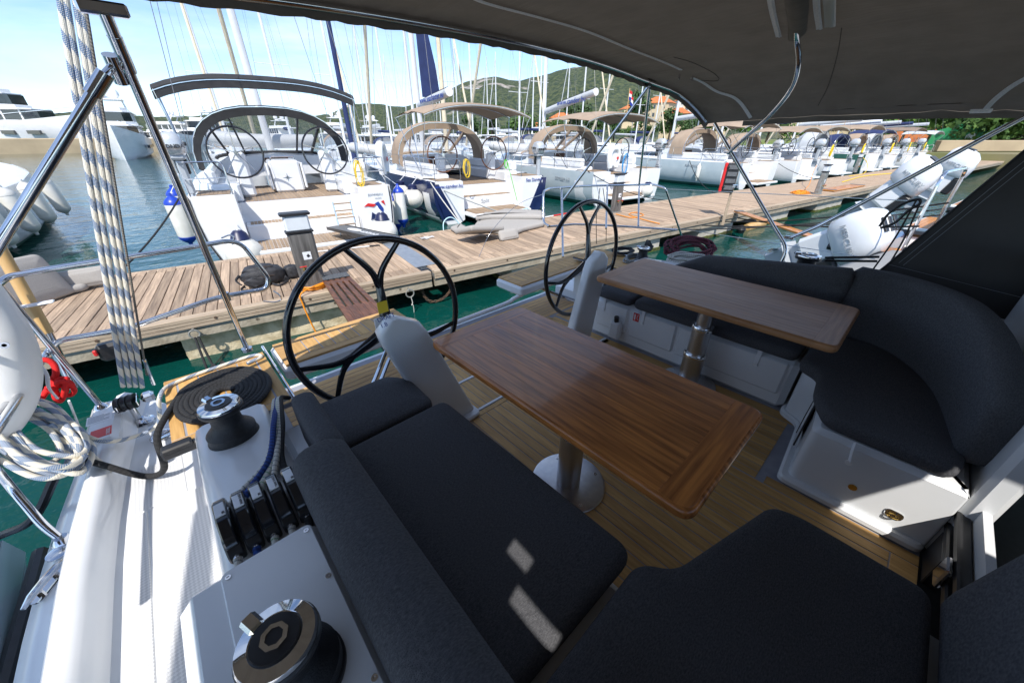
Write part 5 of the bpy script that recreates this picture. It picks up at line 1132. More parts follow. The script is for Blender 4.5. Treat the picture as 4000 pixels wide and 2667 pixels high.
for k, (x, hl, hc) in enumerate(((30.2, 'gel_hull', 'canvas_tan'), (35.6, 'gel_hull', 'canvas_tan'), (41.5, 'antifoul', 'canvas_tan'), (46.5, 'gel_hull', 'canvas_blue'), (51, 'gel_hull', 'canvas_tan'), (55.5, 'gel_hull', 'canvas_tan'), (60, 'gel_hull', 'canvas_tan'))):
    y = 10.45 - .155 * x + .2 * (k % 2)
    yacht(far_l[k], x, y, HD + (2, -3, 1, -2, 3, 0, -1)[k], hb=(2.1, 1.9, 2.15, 1.95, 1.8, 2.0, 1.85)[k], L=12.5, F=(1.25, 1.1, 1.35, 1.15, 1.05, 1.2, 1.15)[k], hull=hl, det=1, hood=None if k == 1 else (('canvas_tan', 'canvas_tan', 'sailcover', 'canvas_blue', 'canvas_tan', 'sailcover', 'canvas_tan')[k], 1.6 + .1 * (k % 2), 2.7 + .1 * (k % 3)), bim=None if k == 4 else (('canvas_tan', 'canvas_tan', 'canvas_tan', 'canvas_blue', 'canvas_tan', 'canvas_tan2', 'sailcover')[k], 1.8 + .1 * (k % 3), 3.1 + .12 * (k % 3), .4 + .3 * (k % 2), 2.9 + .2 * (k % 3), 'up'), boom=(3.4, 1.6, ('sailcover', 'canvas_blue', 'sailcover', 'label')[k % 4], .25), mast=16 + (k * 37 % 5), sail=k % 2 == 0)
# boom lettering
def boom_text(r, s, size, x0, z, my, side=-1, dy=0):
    bo = bpy.data.objects[r['boom_name']]; text(s, size, frame((side * .152, x0, z), (0, 1 * side, 0) if False else (0, -1, .03), (0, 0, 1)), M['ink_blue'], bo, ex=.004)
boom_text(b2, 'www.seadancer.eu', .30, 5.35, 3.64, 0); boom_text(b3, 'www.candor.hu', .30, 4.75, 3.78, 0); boom_text(b4, 'www.candor.hu', .28, 4.6, 3.56, 0)
# lettering on sterns and hulls
for s_, sz, o_, r_, mt in (('www.candor.hu', .15, (-2.12, -.04, 1.10), b2, 'ink_blue'), ('Sea Dancer', .15, (1.30, -.04, 1.12), b2, 'ink_blue'), ('CANDOR', .10, (-1.9, -.04, .95), b3, 'ink_grey')):
    text(s_, sz, frame(o_, (1, 0, 0), (0, 0, 1)), M[mt], r_, ex=.004)
text('Split', .19, frame((-.25, .455, .48), (1, 0, 0), (0, 0, 1)), M['ink_grey'], b2, ex=.004)
def side_text(r, s, size, y, z, hb, mt, L, F): 
    x0 = hull_b(y / L, hb); text(s, size, frame((-x0 - .012, y, z), (0, -1, 0), (0, 0, 1)), M[mt], r, ex=.004)
side_text(b2, 'SUN ODYSSEY 49 DS', .17, 2.9, .82, 2.25, 'ink_gold', 14.5, 1.28); side_text(b3, 'ODYSSEY 519', .16, 2.2, .88, 2.25, 'ink_grey', 15, 1.28); side_text(b4, 'SUN ODYSSEY', .16, 3.2, 1.0, 2.15, 'ink_grey', 14, 1.28)
for r, x0, L in ((b2, 2.25, 14.5),):
    for z, mt in ((.20, 'label'), (.10, 'antifoul')):
        for s in (-1, 1): MB().loft([[V((s * (hull_b(t, x0) * .965 + .012), t * L, z)), V((s * (hull_b(t, x0) * .972 + .012), t * L, z + .045))] for t in [k / 16 for k in range(15)]]).build('stripe', M[mt], r)
# navy wedges on the open transom of the blue yacht
for s in (-1, 1):
    MB().prism([(s * 2.20, 1.22), (s * 1.98, 1.22), (s * 1.42, .14), (s * 1.95, .14), (s * 2.14, .6)], 0, .012, 0, frame((0, -.025, 0), (1, 0, 0), (0, 0, 1))).build('transom_wedge', M['navy'], b2, smooth=False)
# outboards and life rings on the rails
outboard(loc(b1, -1.95, .35, 2.15), RAD(HD), 'silver outboard on the rail of the big white yacht', 1.15); outboard(loc(b2, 1.95, .15, 1.95), RAD(HD - 10), 'silver outboard on the rail of the navy yacht', 1.1)
outboard(loc(b3, 2.05, .2, 2.05), RAD(HD), 'silver outboard on the rail of the silver hulled yacht', 1.05); outboard(loc(b4, 1.7, .2, 1.95), RAD(HD), 'silver outboard behind the tan biminis further along', 1.1)
def rail_buoy(p, rz, label, s=1.0):
    t = thing('rail_lifebuoy', label, 'lifebuoy', (0, 0, 0), 'white lifebuoys on stern rails'); OFF[t.name] = V()
    MB().tube(arc([(-.16, 0, -.34), (-.24, 0, -.1), (-.24, 0, .16), (-.12, 0, .32), (.12, 0, .32), (.24, 0, .16), (.24, 0, -.1), (.16, 0, -.34)], 5), .10, 12).build('horseshoe', M['white'], t, ang=80); MB().box((-.2, -.02, -.28), (.2, .02, .28), .01).build('cover', M['white'], t)
    MB().lathe([(0, 0), (.06, 0), (.06, .005), (0, .006)], 14, Matrix.Translation((.12, -.1, 0)) @ Matrix.Rotation(PI / 2, 4, 'X')).build('emblem', M['red'], t); t.location = p; t.rotation_euler = (0, 0, rz); t.scale = (s, s, s); return t
rail_buoy(loc(b1, 2.28, 1.1, 1.95), RAD(HD + 60), 'white lifebuoy on the port rail of the big white yacht'); rail_buoy(loc(b3, .85 - 1.9, .0, 1.75), RAD(HD), 'white lifebuoy on the stern rail of the silver hulled yacht')
# fenders
fender(loc(b1, -2.42, 1.1, .85), 'long white fender with blue ends hanging at the edge of the open water', .95, .17, tilt=.06, rope_to=loc(b1, -2.15, 1.2, 1.75)); fender(loc(b1, -2.42, 1.75, .95), 'second blue-ended fender behind the first one', .95, .16, rope_to=loc(b1, -2.2, 1.8, 1.75))
fender(loc(b1, 2.42, .55, .8), 'blue-ended fender between the white and navy yachts', .95, .15, tilt=-.05, rope_to=loc(b1, 2.1, .6, 1.6)); fender(loc(b1, 2.45, 1.2, .55), 'lower blue-ended fender between the white and navy yachts', .9, .15, rope_to=loc(b1, 2.2, 1.2, 1.6))
ball(loc(b1, -.95 - .45, -.38, .26), 'white ball fender at the near corner of the big white stern', .36, loc(b1, -1.4, -.05, .85)); ball(loc(b1, 1.62, -.32, .34), 'white ball fender under the transom graphic', .34, loc(b1, 1.62, -.05, .95))
ball(loc(b2, -2.45, 1.0, .74), 'white ball fender against the navy hull', .30, loc(b2, -2.2, 1.0, 1.4)); ball(loc(b2, -2.50, 2.0, .80), 'second ball fender further along the navy hull', .28, loc(b2, -2.25, 2.0, 1.4))
ball(loc(b3, .55, -.62, .50), 'small ball fender hanging beside the wide white stern', .24, loc(b3, .5, -.1, 1.0)); fender(loc(b4, -2.3, 2.2, .75), 'white fender on the silver grey hull', .7, .12, 'fender', rope_to=loc(b4, -2.1, 2.2, 1.5))
# dinghies stowed on the foredecks
def dinghy(p, rz, label, L=2.9, s=1.0):
    t = thing('inflatable_dinghy', label, 'dinghy', (0, 0, 0), 'inflatable dinghies on deck'); OFF[t.name] = V(); h = L / 2
    MB().tube(arc([(-.55, -h, 0), (-.58, 0, 0), (-.45, h * .6, .05), (0, h, .12), (.45, h * .6, .05), (.58, 0, 0), (.55, -h, 0)], 6), .21, 12).build('tube', M['inflatable'], t, ang=80); MB().box((-.5, -h * .85, -.02), (.5, h * .6, .12), .05).build('bottom', M['inflatable'], t)
    t.location = p; t.rotation_euler = (0, 0, rz); t.scale = (s, s, s); return t
dinghy(loc(b1, 0, 7.0, 2.35), RAD(HD + 90), 'grey inflatable dinghy lashed on deck behind the clear sprayhood'); dinghy(loc(b2, -1.0, 7.2, 1.95), RAD(HD + 70), 'grey dinghy on the foredeck of the navy yacht', 3.2); dinghy(loc(b3, -.6, 7.4, 1.95), RAD(HD + 80), 'grey dinghy on the foredeck of the silver hulled yacht')
# gangway from the white yacht to the pontoon, its mooring lines
g0 = pz(770, 521, .56); g1 = pz(898, 549, PT + .07); ax = (g1 - g0); gm = frame(g0, ax, V((0, 0, 1)).cross(ax)); 
gp = thing('gangway', 'grey composite gangway from the white yacht to the pontoon', 'gangway', tuple(g0)); OFF[gp.name] = g0.copy()
MB().box((0, -.20, -.03), (ax.length, .20, .025), .01, gm).build('deck_plate', M['rubber'], gp); MB().box((0, -.215, -.04), (ax.length, -.202, .035), .004, gm).build('edge', M['black'], gp); MB().box((0, .202, -.04), (ax.length, .215, .035), .004, gm).build('edge', M['black'], gp)
MB().prism([(.95 + .30 * math.cos(a), .02 + .085 * math.sin(a)) for a in [2 * PI * k / 20 for k in range(20)]], .026, .029, 0, gm).build('oval_print', M['label'], gp, smooth=False)
text('CANDOR', .16, gm @ Matrix.Translation((2.0, .06, .027)) @ Matrix.Rotation(PI, 4, 'Z'), M['label'], gp, ex=.002)
def line(label, a, b, r=.009, mt='stay', sag=.15, cat='mooring line', name='mooring_line', grp='mooring lines'):
    a = V(a); b = V(b); return tag(MB().tube([a.lerp(b, t) - V((0, 0, sag * 4 * t * (1 - t))) for t in [k / 10 for k in range(11)]], r, 6).build(name, M[mt] if isinstance(mt, str) else mt), label, cat, grp)
line('dark mooring line from the white yacht past its blue-ended fenders', loc(b1, -2.1, .3, 1.5), pl(-3.1, 2.6, .55), .016, 'rope_black', .1)
line('grey mooring line slanting across the navy hull', loc(b2, -2.2, 1.4, 1.35), pl(4.9, 2.6, .55), .018, 'rope_grey', .08); line('pale doubled line down to the pontoon by the navy yacht', loc(b2, -2.3, -.2, 1.3), pl(3.2, 2.7, .45), .016, 'rope_white', .05)
line('dark mooring line of the silver hulled yacht', loc(b3, -2.1, .3, 1.3), pl(11.0, 2.6, .55), .014, 'rope_black', .2); line('dark mooring line of the silver grey yacht', loc(b4, -2.1, 3.0, 1.3), pl(14.0, 2.6, .55), .016, 'rope_black', .3); line('second dark mooring line of the silver grey yacht', loc(b4, 2.1, .3, 1.3), pl(24.0, 2.6, .55), .014, 'rope_black', .2)
# yellow, green and blue hanks on the rails
rnd = random.Random(9)
def rail_hank(p, mt, label, L=.24, W=.10, r=.008, n=5, ax=(1, 0, 0)): hank('rope_hank', label, V(p), (0, 0, 1), n, r, mt, L, W, ax, .03, 'rope hanks on stern rails')
rail_hank(loc(b2, -.95, .05, 1.62), 'yellow', 'yellow rope hank on the rail of the navy yacht'); rail_hank(loc(b1, 1.35, .05, 1.7), 'yellow', 'yellow rope hank on the rail of the big white yacht', .28, .08); rail_hank(loc(b3, -.35, .0, 1.5), 'blue_rope', 'blue rope hank beside the white lifebuoy', .38, .17, n=7)
line('lime green line on the stern of the navy yacht', loc(b2, .55, .0, 1.75), loc(b2, .75, -.3, .55), .012, 'green', 0); rail_hank(loc(b2, .5, .0, 1.70), 'green', 'lime green rope hank at the stern gate of the navy yacht', .12, .06, n=4)
for k, x in enumerate((31.5, 36.8, 43.0, 47.5, 52)):
    rail_hank((x, 10.0 - .155 * x, 1.75), 'yellow', 'yellow rope hank on %s' % ('the first far stern', 'the second far stern', 'the third far stern', 'the fourth far stern', 'the fifth far stern')[k], .3, .2, .02)
    outboard((x - 2.6, 10.2 - .155 * x, 2.0), RAD(HD), 'silver outboard on %s rail' % ('the first far', 'the second far', 'the third far', 'the fourth far', 'the fifth far')[k], 1.1, word=None)
# flags
flag(loc(b3, .5, 1.0, 3.3), .9, 'small tricolour flag above the tan bimini of the silver yacht', w=.45)
flag(loc(b1, .5, 7.0, 8.0), 1.2, 'red white and blue flag flying high behind the white yacht', w=.7); flag(loc(b4, 1.6, 2.0, 3.1), .9, 'tricolour flag further down the row', w=.5); flag((41, 6.5, 3.2), 1.0, 'distant tricolour flag beside the far biminis', w=.6)
# motor boat moored alongside us, cover and outboard
mbx = thing('motor_boat', 'white motor boat with grey cover moored beyond the orange gangplank', 'motor boat', (11.5, -1.6, 0), 'motor boats on our side of the pontoon'); OFF[mbx.name] = V()
secs = []
for y, w, z in ((0, 1.25, .75), (-1.5, 1.3, .78), (-3.5, 1.2, .85), (-5.2, .8, .95), (-6.5, .08, 1.05)): secs.append([V((-w, y, z)), V((-w * .96, y, .3)), V((-w * .6, y, -.25)), V((w * .6, y, -.25)), V((w * .96, y, .3)), V((w, y, z))])
def motorboat_parts(t):
    MB().loft(secs, False, True).build('hull', M['gel_hull'], t, ang=30)
    for s in (-1, 1): MB().tube([V((s * w, y, z)) for y, w, z in ((0, 1.25, .75), (-1.5, 1.3, .78), (-3.5, 1.2, .85), (-5.2, .8, .95), (-6.5, .08, 1.05))], .06, 8).build('rubbing_strake', M['black'], t)
    MB().box((-1.15, -2.4, .42), (1.15, -.1, .46)).build('sole', M['teak_old'], t, smooth=False); strips(t, -1.1, 1.1, -2.3, -.1, .472, w=.09, gap=.008, m=M['wood_orange'])
    MB().box((-1.1, -.55, .45), (1.1, -.1, .82), .06).build('stern_bench', M['navy'], t)
    MB().loft([[V((-1.22, y, .80)), V((-.9, y, zz)), V((0, y, zz + .06)), V((.9, y, zz)), V((1.22, y, .80))] for y, zz in ((-2.2, 1.05), (-3.2, 1.25), (-4.4, 1.15), (-5.4, 1.0))], False, True).build('cover', M['inflatable'], t, ang=70)
    MB().box((-1.0, 0, .22), (1.0, .55, .30), .02).build('swim_platform', M['gel_hull'], t); strips(t, -.95, .95, .05, .5, .312, w=.08, gap=.006, across=True, m=M['wood_orange'])
    MB().tube(fillet([V((-.9, -.9, .8)), V((-.9, -.9, 2.0)), V((.9, -.9, 2.0)), V((.9, -.9, .8))], .2), .025, 8).build('arch', M['steel'], t)
motorboat_parts(mbx)
place(mbx, (9.9, .75, 0), RAD(-8)); OFF[mbx.name] = V()
def big_outboard(p, rz, tilt, label, s=1.0, word='MERCURY'):
    t = thing('big_outboard', label, 'outboard', (0, 0, 0), 'large white outboards'); OFF[t.name] = V(); secs = []
    for z, a, y0, y1 in ((0, .20, -.34, .30), (.06, .25, -.40, .34), (.30, .275, -.42, .33), (.52, .26, -.40, .26), (.62, .20, -.33, .14), (.66, .10, -.24, .0)): secs.append([V((a * math.copysign(abs(math.cos(q)) ** .6, math.cos(q)), (y0 + y1) / 2 + (y1 - y0) / 2 * math.copysign(abs(math.sin(q)) ** .6, math.sin(q)), z)) for q in [2 * PI * k / 24 for k in range(24)]])
    c = MB().loft(secs, True, True).build('cowling', M['gel'], t, ang=45); MB().box((-.17, -.30, -.5), (.17, .2, .03), .06).build('midsection', M['gel'], t); MB().box((-.06, -.25, -1.15), (.06, .1, -.45), .03).build('leg', M['gel_grey'], t); MB().box((-.2, -.34, -.72), (.2, .1, -.69), .01).build('cavitation_plate', M['gel_grey'], t)
    MB().box((-.18, .16, -.45), (.18, .34, -.02), .03).build('bracket', M['black'], t)
    for k in range(3): MB().box((-.21 + .14 * k, -.20, .655), (-.13 + .14 * k, .02, .672), .004).build('vent_slot', M['black'], t)
    for s_ in (-1, 1): text(word, .115, frame((s_ * .276, -.26 * s_, .22), (0, s_, 0), (0, 0, 1)), M['ink_grey'], c, ex=.004)
    for k in range(3):
        a = k * 2.1; MB().tube([(0, -.27, -.92), (.17 * math.cos(a), -.29, -.92 + .17 * math.sin(a))], [.05, .07], 6, flat=.25).build('propeller_blade', M['steel'], t)
    t.location = p; t.rotation_euler = (tilt, 0, rz); t.scale = (s, s, s); return t
q_ = pz(1925, 565, .75); big_outboard(tuple(q_), RAD(160), RAD(-56), 'large white outboard tilted up beyond the grey cover', 1.12)
mb2 = thing('motor_boat', 'white motor boat with steel arch further along the pontoon', 'motor boat', (0, 0, 0), 'motor boats on our side of the pontoon'); OFF[mb2.name] = V(); motorboat_parts(mb2); place(mb2, (15.2, -.6, 0.1), RAD(-8)); mb2.scale = (1.15, 1.15, 1.15); OFF[mb2.name] = V()
big_outboard((15.3, .6, 1.25), RAD(172), RAD(-35), 'white outboard on the second motor boat', 1.2); big_outboard((20.5, -.2, 1.35), RAD(172), RAD(-20), 'far white outboard beside the lawn end', 1.2)
mb3 = thing('motor_boat', 'far white motor boat behind the dark curtain edge', 'motor boat', (0, 0, 0), 'motor boats on our side of the pontoon'); OFF[mb3.name] = V(); motorboat_parts(mb3); place(mb3, (21.0, -1.4, .1), RAD(-8)); mb3.scale = (1.2, 1.2, 1.2); OFF[mb3.name] = V()
M['boat_cover'] = mat('boat_cover_cloth', (.34, .335, .32), .8, c2=(.27, .265, .255), ns=2.5, bump=(7, .6)); mb4 = thing('covered_boat', 'boat under a big grey cover moored right beside our far side', 'motor boat', (0, 0, 0), 'motor boats on our side of the pontoon'); OFF[mb4.name] = V()
MB().loft(secs, False, True).build('hull', M['gel_hull'], mb4, ang=30)
MB().loft([[V((-1.30, y, .72)), V((-1.05, y, zz - .06)), V((-.5, y, zz)), V((.5, y, zz + .03)), V((1.05, y, zz - .08)), V((1.30, y, .72))] for y, zz in ((.12, .80), (-.15, .98), (-1.2, 1.08), (-3, 1.22), (-5, 1.15))], False, True).build('cover', M['boat_cover'], mb4, ang=60)
place(mb4, (7.35, .35, 0), RAD(-14)); OFF[mb4.name] = V()
# white boat alongside at the left edge with its row of fenders
lb_ = yacht('white yacht cropped at the edge with bare white fenders along its side', -5.35, 11.2, HD + 4, hb=2.3, L=14, F=1.35, det=1, rig=False, hood=None, bim=None)
for k, (x, y) in enumerate(((2.50, 2.1), (2.54, 3.6), (2.55, 5.1), (2.55, 6.8))):
    fender(loc(lb_, x, y, .95), ('nearest', 'second', 'third', 'farthest')[k] + ' white fender along the cropped white yacht', .95, .17, 'fender_grey', tilt=.10, rz=RAD(-70), grp='white fenders of the cropped yacht')
# ================================================================== things on the pontoon
PRZ = PA
def pmat(p, rz=0.0, extra=None): m = Matrix.Translation(p) @ Matrix.Rotation(PRZ + rz, 4, 'Z'); return m @ extra if extra else m
M['postwood'] = mat('grey_grained_post', (.16, .15, .14), .5, c2=(.07, .065, .06), ns=5, st=(6, 6, .5), bump=(30, .3, (6, 6, .4)), detail=8); M['lens'] = mat('lamp_lens', (.62, .65, .68), .2, c2=(.7, .73, .75), ns=6)
def post(p, label, rz=0.0, s=1.0, body='postwood'):
    t = thing('service_post', label, 'service post', tuple(p), 'power and water posts on the pontoon'); m = pmat(p, rz) @ Matrix.Diagonal((s * 1.35, s * 1.3, s * 1.05, 1))
    MB().box((-.115, -.06, 0), (.115, .06, .72), .02, m).build('body', M[body], t); MB().box((-.13, -.075, .0), (.13, .075, .02), .005, m).build('base', M['galv'], t)
    MB().box((-.125, -.07, .72), (.125, .07, .745), .006, m).build('lower_band', M['black'], t); MB().box((-.11, -.058, .745), (.11, .058, .93), .015, m).build('lamp_head', M['lens'], t); MB().box((-.135, -.075, .93), (.135, .075, .965), .012, m).build('cap', M['black'], t)
    MB().box((-.03, -.064, .38), (.045, -.059, .48), 0, m).build('sticker', M['label'], t, smooth=False); MB().prism([(-.02 + .02, .43), (.01, .405), (.035, .42), (.02, .455)], -.0005, .001, 0, m @ Matrix(((1, 0, 0, 0), (0, 0, -1, -.0645), (0, 1, 0, 0), (0, 0, 0, 1)))).build('sticker_mark', M['ink_black'], t, smooth=False)
    for x in (-.055, .06):
        MB().tube([m @ V((x, -.055, .29)), m @ V((x, -.10, .29)), m @ V((x - .01, -.115, .265))], .014 * s, 8).build('tap', M['brass'], t); MB().box((x - .035, -.115, .305), (x + .03, -.10, .315), .003, m).build('tap_lever', M['red'], t)
    return t
P1c = pz(722, 655, PT); post(P1c, 'grey grained service post with white lamp head beside the backpack', 0)
post(pz(1413, 487, PT), 'service post behind the silver hulled stern', 0, 1.0); post(pz(1877, 446, PT), 'steel service post beside the orange rope coil', 0, 1.0, 'galv'); post(pz(1962, 396, PT), 'far steel service post beside a yellow cable', 0, 1.05, 'galv'); post(pz(2062, 372, PT), 'farthest service post on the pontoon', 0, 1.0, 'galv')
# orange cable coil round the post and its tail
pts = []
for k in range(5 * 18):
    a = k / 18 * 2 * PI; r = .19 + .02 * math.sin(k * .7) + .006 * (k // 18); pts.append(P1c + V((r * math.cos(a) - .0, r * .8 * math.sin(a) - .08, .018 + .012 * (k // 18) + .008 * math.sin(a * 2.3))))
tl = arc([pts[-1], pz(694, 672, PT + .05), V((pl(-.75, -.03).x, pl(-.75, -.03).y, .50)), V((pl(-.72, -.05).x, pl(-.72, -.05).y, .2)), V((pl(-.68, -.05).x, pl(-.68, -.05).y, -.05))], 6)
tag(MB().tube(pts + tl[1:], .011, 8).build('orange_cable', M['orange'], ang=70), 'orange cable coiled round the foot of the grained service post', 'cable')
line('yellow cord running up the near service post', P1c + V((.09, -.08, .02)), P1c + V((.11, -.07, .46)), .006, 'yellow', 0, 'cord', 'yellow_twine', None)
# backpack lying on the planks
bp = thing('backpack', 'black backpack lying on the pontoon planks', 'backpack', tuple(pz(615, 658, PT))); bm = pmat(pz(612, 650, PT), .12)
def lump(M_, L, W, H, e=.55, n=22, k=9):
    secs = []
    for i in range(k):
        u = -1 + 2 * i / (k - 1); q = (1 - abs(u) ** 3.2) ** .5 if abs(u) < 1 else .03; q = max(q, .12)
        secs.append([M_ @ V((u * L, W * q * math.copysign(abs(math.cos(a)) ** e, math.cos(a)) + .008 * math.sin(9 * a + i), H * (.5 + .5 * q * math.copysign(abs(math.sin(a)) ** e, math.sin(a))) + .006 * math.sin(5 * a + 2 * i))) for a in [2 * PI * j / n for j in range(n)]])
    return MB().loft(secs, True, True)
M['nylon'] = mat('black_nylon', (.018, .018, .021), .6, c2=(.035, .035, .04), ns=18, bump=(60, .7))
lump(bm, .29, .17, .25).build('main_bag', M['nylon'], bp, ang=70); lump(bm @ Matrix.Translation((-.03, .0, .13)), .21, .12, .15).build('front_pocket', M['nylon'], bp, ang=70); lump(bm @ Matrix.Translation((.37, .02, .0)), .11, .10, .19).build('side_pouch', M['nylon'], bp, ang=70); lump(bm @ Matrix.Translation((-.10, -.12, .02)), .17, .07, .14).build('lower_pocket', M['nylon'], bp, ang=70)
for pts_ in ([(-.27, -.10, .05), (-.33, -.20, .03), (-.2, -.26, .02), (-.02, -.22, .03)], [(.05, -.20, .03), (.12, -.28, .02), (.24, -.22, .03), (.28, -.1, .05)], [(-.28, .0, .18), (-.34, -.02, .12), (-.30, -.08, .06)]):
    MB().tube([bm @ V(p_) for p_ in arc(pts_, 5)], .018, 6, flat=.4).build('strap', M['nylon'], bp)
for pts_ in ([(-.25, .05, .20), (-.12, -.08, .255), (.08, -.10, .26), (.2, .02, .22)], [(-.26, -.12, .13), (0, -.175, .15), (.22, -.13, .12)]): MB().tube([bm @ V(p_) for p_ in arc(pts_, 6)], .004, 5).build('zip', M['rust'], bp)
# dark wooden gangplank with a rope mat
g0 = pz(768, 633, PT + .09); g1 = pz(858, 742, .99); ax = g1 - g0; gm = frame(g0, ax, V((0, 0, 1)).cross(ax)); Lg = ax.length
gd = thing('wooden_gangplank', 'dark stained slatted gangplank from the pontoon to our stern', 'gangplank', tuple(g0))
for k in range(5):
    y = -.155 + k * .0775; MB().box((-.02, y - .027, -.035), (Lg, y + .027, 0), .004, gm).build('slat', M['wood_dark'], gd, smooth=False)
for x0, x1 in ((-.02, .42), (Lg * .72, Lg)): MB().box((x0, -.175, -.05), (x1, .175, -.036), .003, gm).build('cross_board', M['wood_dark'], gd, smooth=False); 
for x0, x1 in ((.30, .50), (Lg * .70, Lg * .92)):
    for k in range(4): MB().box((x0, -.1275 + k * .0775, -.033), (x1, -.106 + k * .0775, -.002), .001, gm).build('filler', M['wood_dark'], gd, smooth=False)
mt_ = MB().box((-.03, -.18, .001), (.26, .18, .022), .006, gm).build('rope_mat', mat('rope_mat', (.05, .055, .065), .95, c2=(.12, .13, .14), ns=60, bump=(55, 1.5)), gd)
# boat hook, steel plate, red and white stick, scrap of film
bh = thing('boat_hook', 'white and black telescopic boat hook lying on the planks', 'boat hook', tuple(pz(718, 578, PT))); a, b = pz(718, 579, PT + .015), pz(872, 563, PT + .015)
MB().tube([a, b], .010, 8).build('pole', M['white'], bh); MB().tube([a.lerp(b, .22), a.lerp(b, .42)], .0135, 8).build('grip', M['black'], bh); MB().tube([a.lerp(b, .84), a.lerp(b, 1.0)], .0135, 8).build('grip', M['black'], bh)
o = MB().box((.99, .33, PT + .001), (1.34, 2.38, PT + .008), .002).build('steel_plate', mat('tread_plate', (.42, .45, .48), .38, .6, c2=(.34, .37, .40), ns=12), smooth=False); o.location = PO; o.rotation_euler = (0, 0, PA); tag(o, 'grey steel plate bridging the joint between pontoon sections', 'plate')
sw = thing('red_white_stick', 'red and white stick lying behind the far stern rail', 'stick', tuple(pz(1255, 497, PT))); a, b = pz(1252, 499, PT + .02), pz(1312, 488, PT + .02); MB().tube([a, b], .016, 8).build('stick', M['white'], sw); MB().tube([a.lerp(b, .3), a.lerp(b, .98)], .0175, 8).build('red_sleeve', M['red'], sw)
cr = MB()
n_ = 7; rnd = random.Random(2); c0 = pz(1668 / 1.7, 930 / 1.7, PT + .012); cr.loft([[c0 + V((-.14 + .28 * i / n_, -.06 + .12 * j / n_, .03 * rnd.random())) for i in range(n_ + 1)] for j in range(n_ + 1)]); tag(cr.build('plastic_scrap', clear_mat('film', (.9, .93, 1), .6)), 'crumpled clear plastic scrap on the planks', 'scrap')
# grey cushions taken off and piled on the planks
def slab(poly, z0, z1, label, r=.05, M_=None, name='loose_cushion', grp='grey cushions piled on the pontoon'):
    mb = MB(); cushion(mb, poly, z0, z1, r, .02, M_); return tag(mb.build(name, M['cush_grey'], ang=60), label, 'cushion', grp)
q = lambda x, y, z=PT: (pz(x, y, z).x, pz(x, y, z).y)
slab(roundpoly([q(1085, 533), q(1112, 497), q(1252, 497), q(1250, 522), q(1205, 533), q(1180, 543)], .06), PT + .005, PT + .12, 'broad grey sun cushion lying flat on the pontoon')
slab(roundpoly([q(1090, 500, PT + .2), q(1160, 482, PT + .2), q(1245, 486, PT + .2), q(1246, 498, PT + .2), q(1130, 497, PT + .2)], .062), PT + .125, PT + .24, 'long grey cushion roll along the back of the pile')
tm = pmat(pz(1108, 528, PT + .20), .35) @ Matrix.Rotation(RAD(-14), 4, 'X') @ Matrix.Rotation(RAD(10), 4, 'Y'); slab(roundpoly([(-.62, -.28), (.30, -.36), (.42, .05), (.30, .36), (-.50, .33)], .06), -.055, .055, 'grey cushion leaning at the front of the pile', M_=tm)
tm = pmat(pz(1168, 540, PT + .09), .05) @ Matrix.Rotation(RAD(62), 4, 'X'); o = slab(roundpoly([(-.24, -.10), (.24, -.10), (.24, .12), (-.24, .12)], .062), -.04, .04, 'small grey cushion with a steel ring leaning on the pile', .03, tm)
MB().lathe([(.05, -.045), (.05, .048), (.036, .05), (.036, -.045)], 20, tm @ Matrix.Translation((.08, .03, 0))).build('grommet', M['steel'], o)
slab(roundpoly([q(1034, 530), q(1060, 522), q(1075, 532), q(1048, 540)], .062), PT + .005, PT + .10, 'small grey bolster at the end of the pile')
slab(roundpoly([q(112, 690), q(118, 655), q(200, 632), q(236, 640), q(205, 668)], .062), PT + .005, PT + .11, 'flat grey cushion on the pontoon behind the tackle ropes', grp='grey cushions by the flagstaff')
tm = pmat(pz(170, 640, PT + .17), .12) @ Matrix.Rotation(RAD(80), 4, 'X'); slab(roundpoly([(-.42, -.14), (.40, -.14), (.36, .12), (-.42, .12)], .062), -.045, .045, 'upright grey backrest cushion behind the flat one', .04, tm, grp='grey cushions by the flagstaff')
tm = pmat(pz(48, 655, PT + .27), .9) @ Matrix.Rotation(RAD(78), 4, 'X'); slab(roundpoly([(-.40, -.27), (.42, -.27), (.36, .30), (-.30, .32)], .07), -.06, .06, 'tall grey cushion standing behind the wooden flagstaff', .05, tm, grp='grey cushions by the flagstaff')
tm = pmat(pz(100, 640, PT + .16), .9) @ Matrix.Rotation(RAD(80), 4, 'X'); slab(roundpoly([(-.10, -.16), (.16, -.16), (.12, .16), (-.10, .18)], .062), -.05, .05, 'narrow grey cushion between the tall and flat ones', .045, tm, grp='grey cushions by the flagstaff')
# mooring rings, chain, black line
def ring(p, label, r=.055): 
    t = thing('mooring_ring', label, 'ring', tuple(p), 'iron rings on the pontoon edge'); m = pmat(p); MB().tube([m @ V((r * math.sin(a), -.035, -r + r * math.cos(a))) for a in [2 * PI * k / 24 for k in range(24)]], .011, 8, closed=True).build('ring', M['galv'], t); MB().tube([m @ V((0, .03, .0)), m @ V((0, -.05, 0))], .014, 8).build('eye_bolt', M['galv'], t); return t
fz = lambda x, z: pl(x, .025, z)
r1 = pl(.72, -.01, PT - .205); ring(r1, 'galvanised mooring ring with a knotted white cord', .062); r2 = pl(-1.95, -.01, PT - .14); ring(r2, 'mooring ring holding the doubled black line', .05)
rope('knotted_cord', 'frayed white cord knotted on the mooring ring', [r1 + V((0, -.04, -.12)), r1 + V((.01, -.045, -.22)), r1 + V((-.012, -.05, -.25)), r1 + V((.012, -.05, -.27)), r1 + V((.02, -.03, -.42)), r1 + V((.03, -.02, -.62))], .007, 'rope_white', 'cord')
